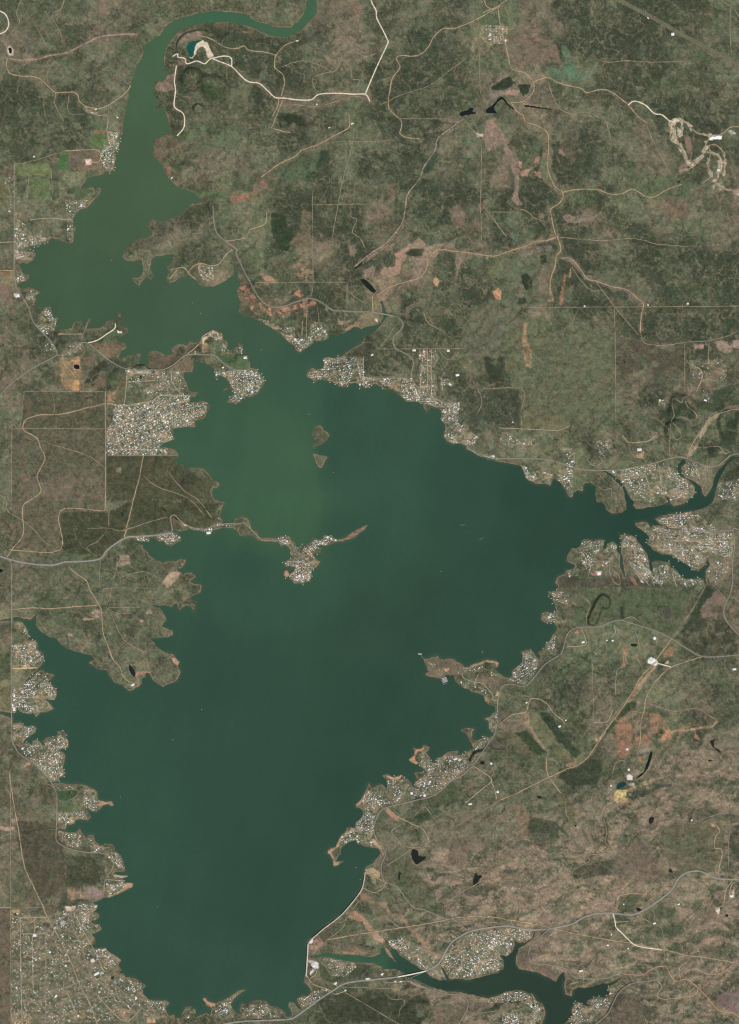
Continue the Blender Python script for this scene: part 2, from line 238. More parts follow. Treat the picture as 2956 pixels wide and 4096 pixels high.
# ------------------------------------------------------------------ land cover survey
COVER = {'d': (68, 73, 57), 'm': (85, 87, 68), 'g': (86, 94, 69), 'b': (100, 91, 75), 'p': (117, 101, 84),
         'o': (97, 100, 74), 'h': (94, 97, 78), 'w': (80, 82, 62)}
COVER_MAP = """mmmbmmwwmmbbdmmmgbdddddm
bmmmmwmdddmpmdmoobddddmm
mmmmmdwmddmmdddbbpgmddmm
dddmdwmmdbmgdddmmpbbmddd
dmdgwwmgmdmgmdbmbdddmmdd
mgobwwbbmgdmddmmpddmmbdb
gogmwwwgoddmmdddddgdggbb
mmdwwbmmodddbddbdddbdmgb
bwwwmmdmgopddpddobdddddd
bmwwwwwpdmdmpdmdmpddmddd
mdmwwwwwwdddoddooommdddd
bmmmwbwgwwwdddmooommbbdm
bmpdgmmwwbmddmdmdombbdpb
mmbmhhwwwwwwmmmddodomdmg
mmbbhhwwwwwwwwmmmoodmdgd
bbbbmmwwwwwwwwbmmmmmgmbm
bbpmmmmwwwwwwwwwwwwwbmmm
bbmmmmwwwwwwwwwwwwwmbmmb
bmmmmmwwwwwwwwwwwwmmmmmb
bmmmmmwwwwwwwwwwwwmggbdb
bmmmmmwwwwwwwwwwwmggggdb
owmmmmwwwwwwwwwwwmgmomdd
omwmmmwwwwwwwwwwwmdbgobd
bmwwwwwwwwwwwmmbbddbbgdm
bmwwwwwwwwwwwwmmmgodmpbb
bbmwwwwwwwwwmmmmgmmddbbb
bbmwwwwwwwwmmmbbbbmmbbbb
bbmmwwwwwwwmbmpmpbmpmbob
bbdmwwwwwwwwmbbpppppppod
bbdbwwwwwwbmmmbbbpppbmbb
bhhwwwwwwbbbmmbmbbbbmgbb
hhhhwwwwwmbmwmmmmwbmmbbb
hhhhhwwwmmdddbbbwwwmbbmb""".split()

# outline, colour, softness in map pixels, how blotchy (0 solid .. 1 only patches), optional (name, label)
PATCHES = [
    ("A 450,990 652,990 640,1115 450,1115", (113, 98, 82), 3, .15, ("field", "brown ploughed field with a pale farmyard west of the river village")),
    ("A 388,1000 450,990 450,1118 390,1112", (74, 108, 64), 3, .0, ("field", "narrow deep green field beside the ploughed brown field")),
    ("A 100,1078 330,1070 330,1152 100,1152", (110, 120, 80), 4, .05, ("field", "wide yellow-green pasture near the western edge")),
    ("A 190,1160 330,1160 330,1315 190,1315", (102, 116, 78), 4, .1, ("field", "square olive pasture below the wide yellow-green one")),
    ("A 602,880 690,872 690,960 605,965", (92, 114, 70), 4, .05, ("field", "small green field behind the river village")),
    ("A 620,855 695,855 690,880 620,880", (150, 108, 84), 3, .1, None),
    ("A 555,1045 600,1045 600,1080 560,1085", (214, 186, 164), 3, .2, None),
    ("A 0,1215 88,1215 88,1335 0,1345", (108, 106, 74), 4, .15, None),
    ("A 335,1080 390,1080 390,1300 335,1310", (88, 97, 72), 5, .1, None),
    ("A 30,1090 92,1090 92,1150 30,1150", (116, 100, 84), 4, .1, None),
    ("A 1160,885 1285,868 1285,900 1170,908", (92, 112, 74), 3, .1, None),
    ("A 1205,1225 1300,1262 1400,1245 1505,1278 1480,1312 1380,1290 1300,1302 1240,1262", (92, 108, 72), 5, .1, None),
    ("A 1055,938 1082,928 1108,940 1080,955", (190, 148, 104), 3, .1, None),
    ("A 1085,1080 1120,1100 1110,1140 1090,1135", (176, 112, 92), 4, .3, None),
    ("A 1500,1285 1560,1270 1637,1275 1637,1330 1510,1320", (146, 110, 90), 4, .45, None),
    ("A 1022,545 1090,505 1150,470 1145,585 1080,600 1015,590", (138, 116, 98), 5, .25, None),
    ("A 1150,240 1200,205 1330,190 1330,250 1240,275 1180,290", (134, 116, 98), 6, .35, None),
    ("A 1150,420 1200,380 1230,390 1210,430", (120, 104, 86), 5, .2, None),
    ("A 1010,910 1100,880 1165,900 1175,960 1110,1000 1040,1060 1005,1000", (110, 98, 78), 6, .2, None),
    ("A 1215,380 1245,330 1262,300 1290,282 1330,266 1362,282 1380,330 1398,365 1388,392 1362,378 1348,330 1330,306 1296,318 1284,350 1262,385 1238,378 1268,350 1258,330 1232,352", (226, 208, 180), 2, .1, ("quarry", "pale horseshoe-shaped quarry on the inside of the river bend")),
    ("A 45,325 65,305 92,330 88,362 62,372 48,350", (216, 196, 172), 3, .25, ("quarry", "small pale pit by the western edge of the picture")),
    ("A 75,395 160,390 240,384 245,392 150,408 90,405", (208, 178, 150), 2, .3, None),
    ("A 1330,560 1420,570 1450,590 1410,660 1370,630 1320,600", (66, 84, 54), 8, .2, None),
    ("A 210,1030 240,1025 235,1055 200,1050", (90, 104, 70), 3, .2, None),
    ("A 770,310 830,280 850,340 800,370", (84, 100, 68), 8, .3, None),
    ("A 370,485 415,485 400,520 380,515", (110, 108, 76), 4, .2, None),
    ("A 470,800 520,810 540,850 490,840", (118, 118, 88), 4, .4, None),
    # north-east ranch country
    ("B 1500,170 1637,165 1690,175 1690,290 1560,295 1505,250", (150, 138, 104), 4, .55, ("ranch_yard", "bright patchwork of ranch yards beside the northern road")),
    ("B 1500,60 1637,50 1700,160 1500,165", (96, 108, 78), 8, .1, None),
    ("C 80,300 200,180 340,250 440,300 470,420 300,420 150,440", (120, 104, 86), 10, .3, None),
    ("C 190,90 240,60 250,150 330,240 300,250 210,170", (120, 108, 88), 5, .15, None),
    ("C 370,470 390,440 460,460 490,420 478,310 510,320 550,400 570,470 640,490 700,405 725,400 690,480 640,525 540,535 440,528", (98, 116, 90), 7, .1, ("dry_lake", "grey-green dry lakebed with a branching arm")),
    ("C 395,455 418,468 415,490 395,480", (70, 128, 92), 4, .3, None),
    ("C 515,420 545,440 550,475 520,480", (78, 132, 96), 5, .3, None),
    ("C 130,1390 210,1400 190,1500 200,1600 160,1610 140,1500 110,1460", (104, 112, 88), 8, .1, None),
    ("C 960,1180 1100,1150 1320,1180 1300,1280 1120,1330 1000,1290", (94, 106, 76), 14, .2, None),
    ("C 1090,1300 1200,1290 1330,1340 1320,1420 1200,1440 1100,1380", (118, 102, 82), 12, .3, None),
    ("C 905,880 980,860 1030,810 1035,830 1000,880 1020,930 1015,975 1090,1015 1130,1040 1100,1035 1000,985 1000,900 930,885", (126, 106, 88), 3, .1, None),
    ("C 1185,795 1240,780 1300,800 1340,850 1320,870 1290,820 1230,800 1215,830 1260,860 1270,900 1230,900 1240,950 1290,1040 1330,1060 1390,1010 1420,930 1440,930 1410,1030 1330,1090 1290,1080 1250,980 1200,930 1185,860", (196, 182, 158), 4, .68, ("quarry", "white winding quarry benches in the north-east")),
    ("C 1440,905 1470,886 1525,893 1520,916 1440,918", (246, 244, 238), 1.5, .0, ("quarry", "bright white stone pad at the north-eastern quarry")),
    ("C 1200,780 1250,775 1240,800 1215,805 1195,830 1188,800", (216, 202, 178), 3, .35, None),
    ("C 1228,835 1262,850 1250,900 1235,895", (206, 192, 168), 3, .4, None),
    ("C 1440,995 1500,1010 1530,1070 1520,1120 1480,1190 1490,1240 1540,1240 1470,1250 1460,1190 1500,1100 1480,1030", (196, 182, 158), 4, .7, None),
    ("C 1270,890 1310,900 1330,980 1320,1050 1300,1000", (134, 110, 94), 4, .2, None),
    ("C 1240,1100 1290,1070 1330,1060 1290,1120 1220,1160", (130, 112, 96), 6, .3, None),
    ("C 1555,860 1590,850 1620,880 1580,885", (214, 204, 188), 3, .4, None),
    ("C 1590,1240 1637,1240 1637,1330 1600,1300", (150, 126, 106), 6, .4, None),
    ("C 590,150 610,180 600,230 570,180", (98, 106, 84), 8, .3, None),
    ("C 1290,390 1420,360 1440,390 1330,410", (84, 98, 74), 8, .3, None),
    # centre north
    ("B 0,1270 60,1160 130,1230 230,1270 100,1240 30,1290", (134, 106, 88), 5, .4, None),
    ("B 140,1390 220,1400 240,1470 300,1560 250,1637 200,1637 150,1560 130,1460", (58, 70, 50), 7, .2, None),
    ("B 350,1380 400,1380 405,1637 250,1600 330,1500", (108, 98, 76), 8, .35, None),
    ("B 760,1420 840,1400 850,1440 790,1460", (132, 112, 94), 5, .3, None),
    ("B 1310,1370 1370,1340 1420,1420 1400,1500 1320,1480", (116, 102, 84), 7, .3, None),
    ("B 230,690 420,700 560,650 660,640 640,670 430,715", (124, 104, 86), 8, .25, None),
    ("B 180,760 250,740 340,760 380,830 320,820 200,840", (58, 66, 48), 8, .3, None),
    ("B 560,10 700,0 760,90 700,130 620,80", (122, 108, 88), 12, .35, None),
    ("B 880,1200 960,1200 940,1300 900,1280", (118, 100, 82), 7, .3, None),
    ("B 470,990 530,980 470,1080 380,1190 350,1190 430,1080", (62, 78, 58), 7, .1, None),
    ("B 1140,1050 1220,1020 1200,1120 1160,1150 1130,1140", (66, 82, 62), 8, .1, None),
    ("B 220,1000 450,1000 440,1100 330,1200 210,1180 120,1140", (86, 98, 74), 14, .1, None),
    ("E 780,290 850,290 865,420 850,460 800,500 740,510 700,470 720,420 790,410", (124, 114, 88), 6, .2, None),
    ("E 740,120 810,110 800,190 750,180", (132, 118, 100), 6, .2, None),
    ("E 55,345 110,360 150,385 205,410 230,440 180,452 110,420 70,385", (196, 138, 108), 3, .63, ("clearing", "orange bare-soil clearing along the lakeside road")),
    ("E 205,380 330,350 440,335 430,362 340,378 220,412", (186, 132, 104), 3, .58, None),
    ("E 285,285 320,258 362,300 330,312", (192, 138, 108), 3, .58, None),
    ("E 250,105 320,70 410,80 412,205 340,195 260,135", (150, 122, 98), 5, .58, None),
    ("E 62,160 110,155 195,212 120,222", (156, 126, 102), 5, .53, None),
    ("E 345,320 380,320 375,440 355,440", (156, 124, 100), 4, .3, None),
    ("D 1550,270 1580,230 1637,225 1637,320 1560,305", (178, 124, 98), 4, .63, None),
    ("E 0,280 40,310 20,390 0,400", (166, 120, 96), 4, .63, None),
    ("E 570,440 590,470 650,460 700,435 640,480 580,495", (140, 118, 98), 4, .2, None),
    ("E 620,520 710,470 720,500 640,535", (156, 122, 98), 3, .2, None),
    ("E 820,450 838,455 835,475 820,470", (226, 206, 180), 2, .1, None),
    ("F -90,360 150,480 240,470 350,430 420,520 560,500 700,520 820,640 820,1150 540,1160 210,1160 215,920 150,905 110,720 0,700 -180,680 -140,480", (103, 106, 79), 12, .2, None),
    ("F 220,1060 480,1080 540,1160 215,1165", (110, 107, 78), 10, .2, None),
    ("F -30,700 100,700 90,860 -20,900", (64, 70, 54), 14, .35, None),
    ("F -60,920 200,920 200,1150 40,1160 -60,1100", (76, 80, 63), 10, .5, None),
    ("F 850,600 1270,640 1270,880 1080,940 880,940 840,760", (90, 84, 69), 26, .5, None),
    ("F 1340,620 1400,620 1400,645 1345,645", (158, 136, 118), 4, .2, None),
    ("F 1490,600 1560,600 1590,660 1560,690 1500,660", (150, 130, 112), 5, .25, None),
    ("F 1590,600 1637,590 1637,640 1560,640", (150, 130, 114), 5, .25, None),
    ("F 1470,790 1550,790 1540,815 1480,815", (150, 108, 86), 5, .3, None),
    ("F 1200,990 1280,970 1350,1060 1340,1110 1230,1080 1210,1130 1190,1050", (66, 76, 56), 9, .25, None),
    ("F 1340,920 1637,880 1637,1030 1480,1080 1360,1040", (72, 80, 60), 16, .3, None),
    ("F 1560,1080 1637,1070 1600,1260 1540,1310 1520,1200", (62, 72, 53), 10, .25, None),
    ("F 1430,1280 1500,1290 1490,1360 1440,1370", (58, 68, 52), 7, .2, None),
    ("F 1380,1250 1310,1330 1300,1360 1330,1350 1400,1210 1460,1110 1637,1050 1637,1035 1440,1100 1370,1200", (176, 158, 128), 4, .35, None),
    ("F 962,1340 1015,1320 1012,1365 965,1368", (176, 140, 108), 3, .25, None),
    ("F 968,1300 1000,1300 1000,1318 968,1318", (220, 208, 190), 2, .1, None),
    ("F 550,1500 690,1480 690,1540 640,1510 610,1540 610,1575 545,1600", (94, 104, 74), 6, .15, None),
    ("F 1060,1190 1100,1190 1100,1230 1060,1250", (138, 118, 100), 4, .3, None),
    # west
    ("D 392,700 530,700 525,920 400,870", (150, 124, 88), 4, .45, ("clearing", "orange gravel plot with winding drives south of the western junction")),
    ("D 485,850 520,850 522,922 480,920", (206, 162, 108), 3, .15, None),
    ("D 400,880 480,875 480,905 420,895", (186, 150, 100), 3, .3, None),
    ("D 485,720 520,720 522,785 485,785", (190, 142, 106), 3, .2, None),
    ("D 530,700 620,690 610,760 560,760", (112, 96, 78), 5, .1, None),
    ("D 560,860 650,780 690,800 690,900 540,910", (108, 94, 76), 7, .15, None),
    ("D 600,790 690,720 690,760 620,850 560,870", (66, 66, 52), 7, .2, None),
    ("D 570,600 700,560 750,520 800,540 760,580 690,600 640,620", (80, 96, 68), 6, .1, None),
    ("D 590,610 760,600 800,630 760,690 700,700 640,660", (112, 96, 76), 7, .1, None),
    ("D 770,530 800,530 800,545 770,542", (232, 216, 200), 2, .1, None),
    ("D 985,680 1100,700 1200,690 1180,720 1090,770 970,760 980,720", (104, 92, 74), 6, .15, None),
    ("D 1220,695 1270,725 1260,790 1090,780 1160,740", (106, 94, 74), 5, .1, None),
    ("D 1420,690 1620,690 1637,780 1540,780 1490,750", (80, 102, 70), 5, .1, ("field", "dark green lawn on the northern peninsula")),
    ("D 1320,600 1365,610 1365,670 1325,665", (176, 150, 112), 4, .3, None),
    ("D 1320,580 1400,530 1430,540 1340,590 1330,615", (222, 202, 166), 3, .3, None),
    ("D 1380,560 1450,545 1460,580 1400,590", (206, 176, 142), 3, .45, None),
    ("D 80,1170 690,1172 690,1637 80,1637", (99, 95, 76), 5, .1, None),
    ("D 150,1480 640,1470 690,1637 160,1637", (110, 99, 81), 25, .35, None),
    ("D 160,930 690,930 690,1160 140,1160", (92, 88, 68), 5, .15, None),
    ("D 700,1345 1160,1345 1180,1410 1390,1530 1400,1637 700,1637", (82, 82, 62), 5, .1, None),
    ("D 760,1430 800,1420 790,1460 760,1450", (142, 124, 96), 4, .3, None),
    ("D 770,800 840,800 820,1000 770,1010", (104, 100, 72), 5, .3, None),
    ("D 700,920 760,930 750,1000 705,990", (168, 136, 100), 4, .45, None),
    ("D 840,770 880,770 870,830 840,820", (196, 168, 146), 3, .4, None),
    ("D 880,785 1000,785 990,812 880,812", (190, 170, 156), 3, .3, None),
    ("D 1010,790 1080,790 1070,840 1020,835", (170, 140, 104), 4, .4, None),
    ("D 95,285 130,285 130,312 95,310", (222, 214, 200), 2, .25, None),
    ("D 0,140 90,135 90,210 0,220", (136, 112, 84), 5, .35, None),
    ("D 0,220 60,230 80,310 0,320", (122, 102, 86), 8, .25, None),
    ("D 850,1320 910,1320 905,1342 850,1342", (176, 136, 108), 2, .3, None),
    ("G 80,0 690,0 690,66 395,70 395,322 80,322", (103, 96, 77), 5, .15, None),
    ("G 400,75 690,75 900,0 1440,20 1380,180 1130,200 820,240 700,320 560,395 400,320", (76, 78, 58), 10, .15, None),
    ("G 450,370 500,340 590,360 520,395 440,400", (88, 100, 70), 7, .15, None),
    ("G 1112,472 1180,468 1165,520 1100,577 1085,560 1062,540", (186, 158, 132), 3, .25, ("sand_flat", "pale sand scar beside the western shore")),
    ("G 600,735 640,720 680,740 650,775 615,765", (176, 146, 124), 3, .4, None),
    ("G 528,782 560,765 620,780 560,795", (168, 140, 118), 3, .45, None),
    ("G 790,370 850,358 855,420 760,440 765,410", (158, 134, 112), 4, .4, None),
    ("G 955,735 990,710 1003,740 965,757", (176, 148, 128), 3, .35, None),
    ("G 915,785 945,788 930,806", (186, 156, 136), 3, .3, None),
    ("G 450,870 480,870 480,895 450,890", (166, 138, 118), 3, .4, None),
    ("G 1125,1035 1150,1035 1178,1060 1165,1085 1140,1065", (196, 152, 126), 3, .15, None),
    ("G 880,1148 900,1130 940,1120 985,1125 990,1140 940,1138 895,1155", (190, 142, 114), 2, .1, None),
    ("G 760,1170 850,1150 860,1190 800,1210", (104, 106, 72), 5, .2, None),
    ("G 0,1220 75,1215 75,1380 0,1375", (108, 104, 74), 5, .15, ("field", "tan-green field beside the western lake road")),
    ("G 0,1000 70,1000 75,1180 0,1180", (82, 92, 64), 7, .2, None),
    ("G 160,935 230,925 240,975 200,1000 150,970", (186, 156, 126), 3, .4, None),
    ("G 80,955 200,955 200,963 80,963", (214, 190, 152), 1.5, .1, None),
    ("G 80,990 200,990 200,998 80,998", (206, 178, 138), 1.5, .1, None),
    ("G 80,1098 240,1096 240,1103 80,1106", (206, 178, 138), 1.5, .1, None),
    ("G 80,840 180,850 185,920 80,945", (90, 98, 70), 5, .2, None),
    ("M 310,700 370,640 420,635 400,680 330,715", (176, 142, 118), 2, .1, None),
    ("J 375,110 505,105 500,150 430,182 378,160", (74, 98, 66), 3, .05, ("golf_course", "dark green fairways on the western shore")),
    ("J 375,165 430,185 530,170 520,240 385,245", (88, 100, 70), 4, .2, None),
    ("J 425,300 470,280 490,310 455,325", (206, 178, 130), 2, .2, None),
    ("J 328,322 360,320 355,355 335,355", (186, 138, 108), 3, .3, None),
    ("J 70,295 120,290 130,312 80,318", (168, 142, 120), 3, .3, None),
    ("J -20,335 60,345 110,345 100,365 40,370 -20,352", (176, 148, 126), 3, .25, None),
    ("J 440,520 640,555 700,600 690,680 630,725 440,720 430,600", (76, 77, 59), 8, .3, None),
    ("J 110,300 370,310 420,480 440,700 300,860 180,640 120,440", (88, 82, 66), 12, .1, None),
    ("J 545,728 590,735 640,742 680,770 672,815 640,828 590,830 548,800", (126, 110, 100), 3, .1, ("gravel_flat", "grey-pink bare flat behind the south-western point")),
    ("J 445,740 530,745 545,810 450,830", (150, 124, 100), 4, .5, None),
    ("J 424,866 496,864 490,895 436,897", (226, 204, 176), 2, .15, ("gravel_lot", "cream gravel lot at the northern edge of the southern town")),
    ("J 345,1430 385,1425 398,1480 345,1485", (214, 190, 158), 3, .25, ("gravel_lot", "cream gravel lot amid the southern town's south-west")),
    ("J 310,1270 355,1270 350,1305 312,1308", (214, 194, 162), 3, .3, None),
    ("J 80,880 130,880 130,945 85,950", (158, 136, 94), 4, .35, None),
    ("J 0,875 74,875 74,1640 0,1640", (104, 92, 76), 3, .1, None),
    ("J 76,900 330,920 450,900 600,860 640,1000 620,1120 780,1220 930,1400 1090,1500 1080,1600 300,1650 76,1650", (98, 96, 74), 10, .2, None),
    ("J 76,1560 220,1570 210,1637 76,1637", (186, 148, 110), 5, .55, None),
    ("J 450,1550 560,1540 560,1600 470,1600", (150, 124, 96), 6, .35, None),
    ("J 800,1540 880,1550 820,1610 760,1590", (152, 124, 94), 5, .25, None),
    ("J 960,1590 1010,1590 1020,1630 970,1630", (206, 166, 132), 4, .3, None),
    ("J 395,960 425,955 430,985 400,990", (176, 166, 158), 2, .2, None),
    ("J 145,1180 215,1180 215,1200 145,1200", (170, 138, 110), 3, .5, None),
    ("J 150,1470 220,1470 215,1495 150,1495", (176, 138, 112), 3, .3, None),
    ("J 1325,1468 1345,1466 1370,1492 1412,1505 1405,1525 1370,1515 1345,1500", (206, 158, 128), 2, .1, None),
    ("J 720,1180 765,1195 793,1218 780,1225 735,1205", (190, 150, 120), 2, .2, None),
    ("J 800,680 820,720 850,712 872,718 868,738 830,752 715,806 700,800 790,765 815,745", (190, 158, 124), 2, .15, None),
    ("J 745,660 840,664 840,675 790,680 745,672", (200, 180, 160), 2, .2, None),
    ("J 640,165 690,182 735,178 742,205 720,212 690,200 650,215 632,190", (176, 138, 110), 2, .2, None),
    # the dam and the tailwater
    ("K 755,625 800,612 852,640 845,680 800,692 760,652", (196, 172, 134), 3, .35, ("gravel_yard", "tan gravel yard at the north end of the dam")),
    ("K 790,670 825,680 820,725 800,700", (160, 160, 110), 4, .3, None),
    ("U 128,290 165,225 200,200 215,260 190,295", (240, 236, 230), 2, .0, ("rock_apron", "white rock apron at the corner of the dam")),
    ("U 215,240 330,215 400,290 300,390 180,400 140,330 220,320", (156, 126, 110), 3, .35, None),
    ("U 165,640 250,600 310,620 325,680 290,715 200,690", (238, 228, 216), 2, .05, ("gravel_yard", "rounded white yard just below the dam")),
    ("U 130,570 240,580 235,610 160,630", (206, 190, 174), 2, .3, None),
    ("U 160,800 175,755 215,720 240,735 170,815", (232, 222, 208), 2, .05, None),
    ("U 530,950 570,920 620,950 600,990", (226, 212, 196), 2, .3, None),
    ("U 800,640 850,590 890,620 870,660", (206, 176, 146), 2, .35, None),
    ("U 1060,880 1110,858 1165,870 1170,895 1090,910", (226, 208, 194), 2, .2, None),
    ("U 1310,820 1340,790 1385,780 1350,830", (226, 216, 202), 2, .2, None),
    ("U 700,428 900,445 905,475 720,470", (150, 124, 96), 2, .15, None),
    ("U 540,430 700,435 720,470 560,468", (140, 116, 94), 2, .25, None),
    ("U 1390,370 1430,390 1530,530 1520,550 1450,500 1400,430", (156, 124, 104), 2, .2, None),
    ("K 615,905 700,898 770,958 820,1030 885,1090 870,1112 810,1070 735,970 640,942", (162, 130, 106), 4, .2, ("spillway", "pinkish bare spillway channel running down from the dam")),
    ("K 715,770 785,800 820,838 885,838 920,905 1000,918 1050,1000 1140,1080 1200,1165 1250,1190 1260,1210 1200,1212 1120,1100 1030,1010 990,942 910,922 870,862 800,850 725,822", (146, 120, 98), 4, .3, None),
    ("K 860,610 1060,480 1080,600 1300,940 1060,860 960,730 890,700", (94, 96, 72), 20, .2, None),
    ("K 1000,300 1190,230 1250,240 1100,330 1060,320", (70, 84, 62), 10, .3, None),
    ("K 900,220 940,255 975,290 960,310 900,250", (160, 128, 106), 3, .4, None),
    ("K 1280,440 1400,420 1460,500 1380,600 1300,560", (116, 100, 84), 18, .25, None),
    ("K 1200,1500 1420,1520 1390,1640 1200,1640", (112, 98, 82), 15, .25, None),
    ("K 560,1450 900,1420 1180,1470 1200,1600 1100,1640 420,1640", (70, 74, 56), 20, .2, None),
    ("K 450,1240 560,1300 700,1250 720,1330 560,1380 460,1330", (84, 88, 66), 7, .2, None),
    ("K 1100,160 1250,90 1330,60 1400,90 1370,190 1200,230", (84, 90, 66), 14, .25, None),
    ("T 770,690 900,720 1130,830 1110,850 960,790 780,740", (190, 156, 128), 2, .2, None),
    # east side
    ("I 560,585 860,585 1310,585 1300,700 1260,800 1200,900 1100,860 850,785 640,828 540,790 580,700", (86, 95, 70), 8, .12, ("pasture", "broad green pasture around the dark-rimmed mesa")),
    ("I 1130,700 1190,680 1200,770 1150,790", (84, 82, 72), 10, .2, None),
    ("I 860,700 880,700 880,770 850,780", (68, 74, 58), 5, .2, None),
    ("I 1290,830 1390,760 1560,800 1637,900 1637,1005 1400,1018 1300,965 1205,900", (76, 76, 60), 10, .45, None),
    ("I 1310,780 1420,570 1490,580 1400,720 1290,860 1220,900", (66, 78, 58), 5, .1, None),
    ("I 1480,590 1540,640 1560,680 1530,740 1400,770 1380,720", (122, 104, 90), 6, .15, None),
    ("I 1440,680 1540,700 1530,760 1460,740", (96, 82, 72), 7, .3, None),
    ("I 450,500 590,490 590,570 460,575", (88, 84, 68), 5, .2, None),
    ("I 590,520 880,490 1180,560 880,570 600,572", (86, 82, 68), 6, .25, None),
    ("I 700,470 735,465 735,492 700,492", (226, 196, 186), 2, .3, None),
    ("I 665,480 700,465 710,490 670,495", (190, 140, 120), 2, .3, None),
    ("I 920,500 945,500 975,560 955,562", (182, 136, 112), 3, .3, None),
    ("I 555,855 590,850 590,872 560,875", (180, 130, 104), 3, .3, None),
    ("I 870,960 900,950 900,1000 890,1090 870,1090 880,1020", (160, 120, 94), 4, .35, None),
    ("I 1140,1000 1180,960 1230,970 1200,1020 1150,1030", (164, 116, 88), 5, .4, None),
    ("I 1036,1045 1062,1026 1104,1054 1104,1072 1085,1086 1038,1066", (250, 246, 232), 1.5, .0, ("depot_yard", "large cream-white depot yard off the eastern road")),
    ("I 1160,1048 1175,1052 1172,1072 1152,1070", (226, 190, 150), 2, .1, None),
    ("I 940,1250 1010,1150 1090,1080 1090,1100 1020,1190 960,1290 850,1390 820,1400 900,1330", (158, 134, 106), 4, .3, None),
    ("I 880,1340 960,1310 970,1340 850,1440 720,1600 690,1600 800,1450", (68, 80, 56), 4, .1, None),
    ("I 700,1560 740,1540 730,1570 700,1580", (190, 156, 130), 3, .3, None),
    ("I 845,1425 900,1420 945,1490 935,1560 910,1650 838,1650 835,1500", (146, 108, 84), 6, .63, ("red_soil", "red-orange bare slopes north of the mine")),
    ("I 1035,1395 1110,1400 1185,1480 1195,1530 1150,1560 1090,1560 1060,1480", (146, 110, 82), 8, .45, None),
    ("I 1085,1520 1190,1500 1190,1560 1110,1575", (186, 138, 108), 4, .4, None),
    ("Q 20,60 160,60 270,200 240,330 200,380 180,330 60,330", (150, 108, 86), 8, .68, None),
    ("Q 30,420 200,390 240,480 200,590 30,580", (144, 110, 90), 8, .2, None),
    ("Q 280,320 480,280 470,360 330,400 300,420", (150, 106, 84), 7, .4, None),
    ("Q 560,260 620,200 660,260 600,330 540,340", (70, 88, 58), 6, .2, None),
    ("Q 630,300 740,240 740,310 700,350 630,360", (176, 126, 98), 5, .2, None),
    ("Q 740,255 820,215 960,225 1080,195 1190,175 1270,180 1340,110 1365,115 1290,190 1180,200 1080,215 960,240 830,240 750,272", (206, 166, 134), 3, .35, None),
    ("Q 830,210 900,210 880,300 850,350", (164, 124, 94), 6, .35, None),
    ("Q 1050,215 1070,215 1070,270 1120,340 1090,360 1050,320", (168, 116, 86), 4, .25, None),
    ("Q 30,1020 160,1002 162,1085 100,1112 40,1110 0,1060", (226, 204, 134), 2, .35, ("spoil_heap", "yellow spoil heap beside the teal settling pond")),
    ("Q -10,1070 60,1100 150,1110 190,1170 60,1180 -10,1160", (196, 164, 116), 4, .4, None),
    ("Q 160,1000 300,940 360,900 490,880 500,920 380,950 240,1010 160,1040", (158, 136, 98), 4, .5, None),
    ("Q 165,820 200,800 245,830 235,870 170,882", (222, 210, 204), 2, .15, ("spoil_heap", "round whitish spoil heap at the mine")),
    ("Q 180,935 260,915 250,950 190,955", (206, 196, 184), 2, .35, None),
    ("Q 250,860 290,870 400,790 470,690 500,560 515,540 505,640 470,740 410,830 290,900", (132, 122, 92), 3, .25, None),
    ("Q 325,580 345,570 352,630 330,640", (206, 120, 60), 3, .3, None),
    ("Q 500,920 760,930 740,970 560,1000 500,1040", (80, 90, 74), 8, .2, None),
    ("Q 510,1050 640,1000 700,1080 560,1120", (138, 114, 96), 7, .3, None),
    ("O 310,0 500,0 640,200 720,350 850,490 800,480 690,390 600,480 540,420 430,280 330,140", (110, 112, 82), 4, .1, ("pasture", "long olive pasture strip slanting down the eastern ridge")),
    ("O 310,0 370,0 390,120 440,250 600,480 570,480 430,300 330,140", (150, 126, 102), 5, .25, None),
    ("O 500,0 620,0 760,170 850,320 1060,520 980,600 900,500 760,360 650,210", (62, 74, 56), 6, .1, None),
    ("O 690,450 780,470 900,480 925,550 900,600 970,630 900,660 800,620 720,530", (112, 108, 80), 5, .15, None),
    ("O 850,670 990,630 1015,690 900,735 860,700", (140, 120, 96), 3, .05, None),
    ("O 760,0 1000,0 1010,220 1150,420 1060,440 900,250 750,150", (92, 98, 72), 9, .2, None),
    ("O 190,260 330,230 480,400 620,520 500,560 380,500", (66, 78, 54), 6, .15, None),
    ("O 0,290 160,290 370,460 460,580 300,560 200,480 60,380", (98, 98, 72), 9, .2, None),
    ("O 450,600 600,580 600,740 360,740 400,680", (94, 98, 70), 5, .1, None),
    ("O 780,740 1000,720 1100,620 1330,620 1330,800 1280,930 1000,960 860,930 760,860", (68, 74, 56), 6, .1, None),
    ("O 1330,600 1637,600 1637,860 1440,850 1340,800", (90, 96, 72), 7, .2, None),
    ("O 720,1060 860,1110 960,1250 1000,1460 820,1440 800,1300", (104, 100, 74), 9, .25, None),
    ("O 160,1180 300,1210 380,1400 350,1580 230,1637 210,1400", (126, 108, 86), 9, .25, None),
    ("O 400,1380 760,1420 740,1620 420,1600 360,1500", (80, 82, 64), 9, .2, None),
    ("L 830,560 1000,380 1080,520 1160,640 1150,700 980,700 830,640", (114, 100, 84), 18, .2, None),
    ("L 540,620 800,560 810,660 560,690", (84, 82, 66), 9, .2, None),
    ("L 1120,340 1540,270 1540,480 1460,640 1260,640 1130,520", (104, 100, 78), 14, .15, ("pasture", "dull olive pasture inside the highway's eastern curve")),
    ("L 1570,330 1637,340 1637,560 1560,540", (78, 80, 64), 9, .35, None),
    ("L 860,800 1000,790 1030,830 940,900 850,890", (94, 96, 71), 8, .4, None),
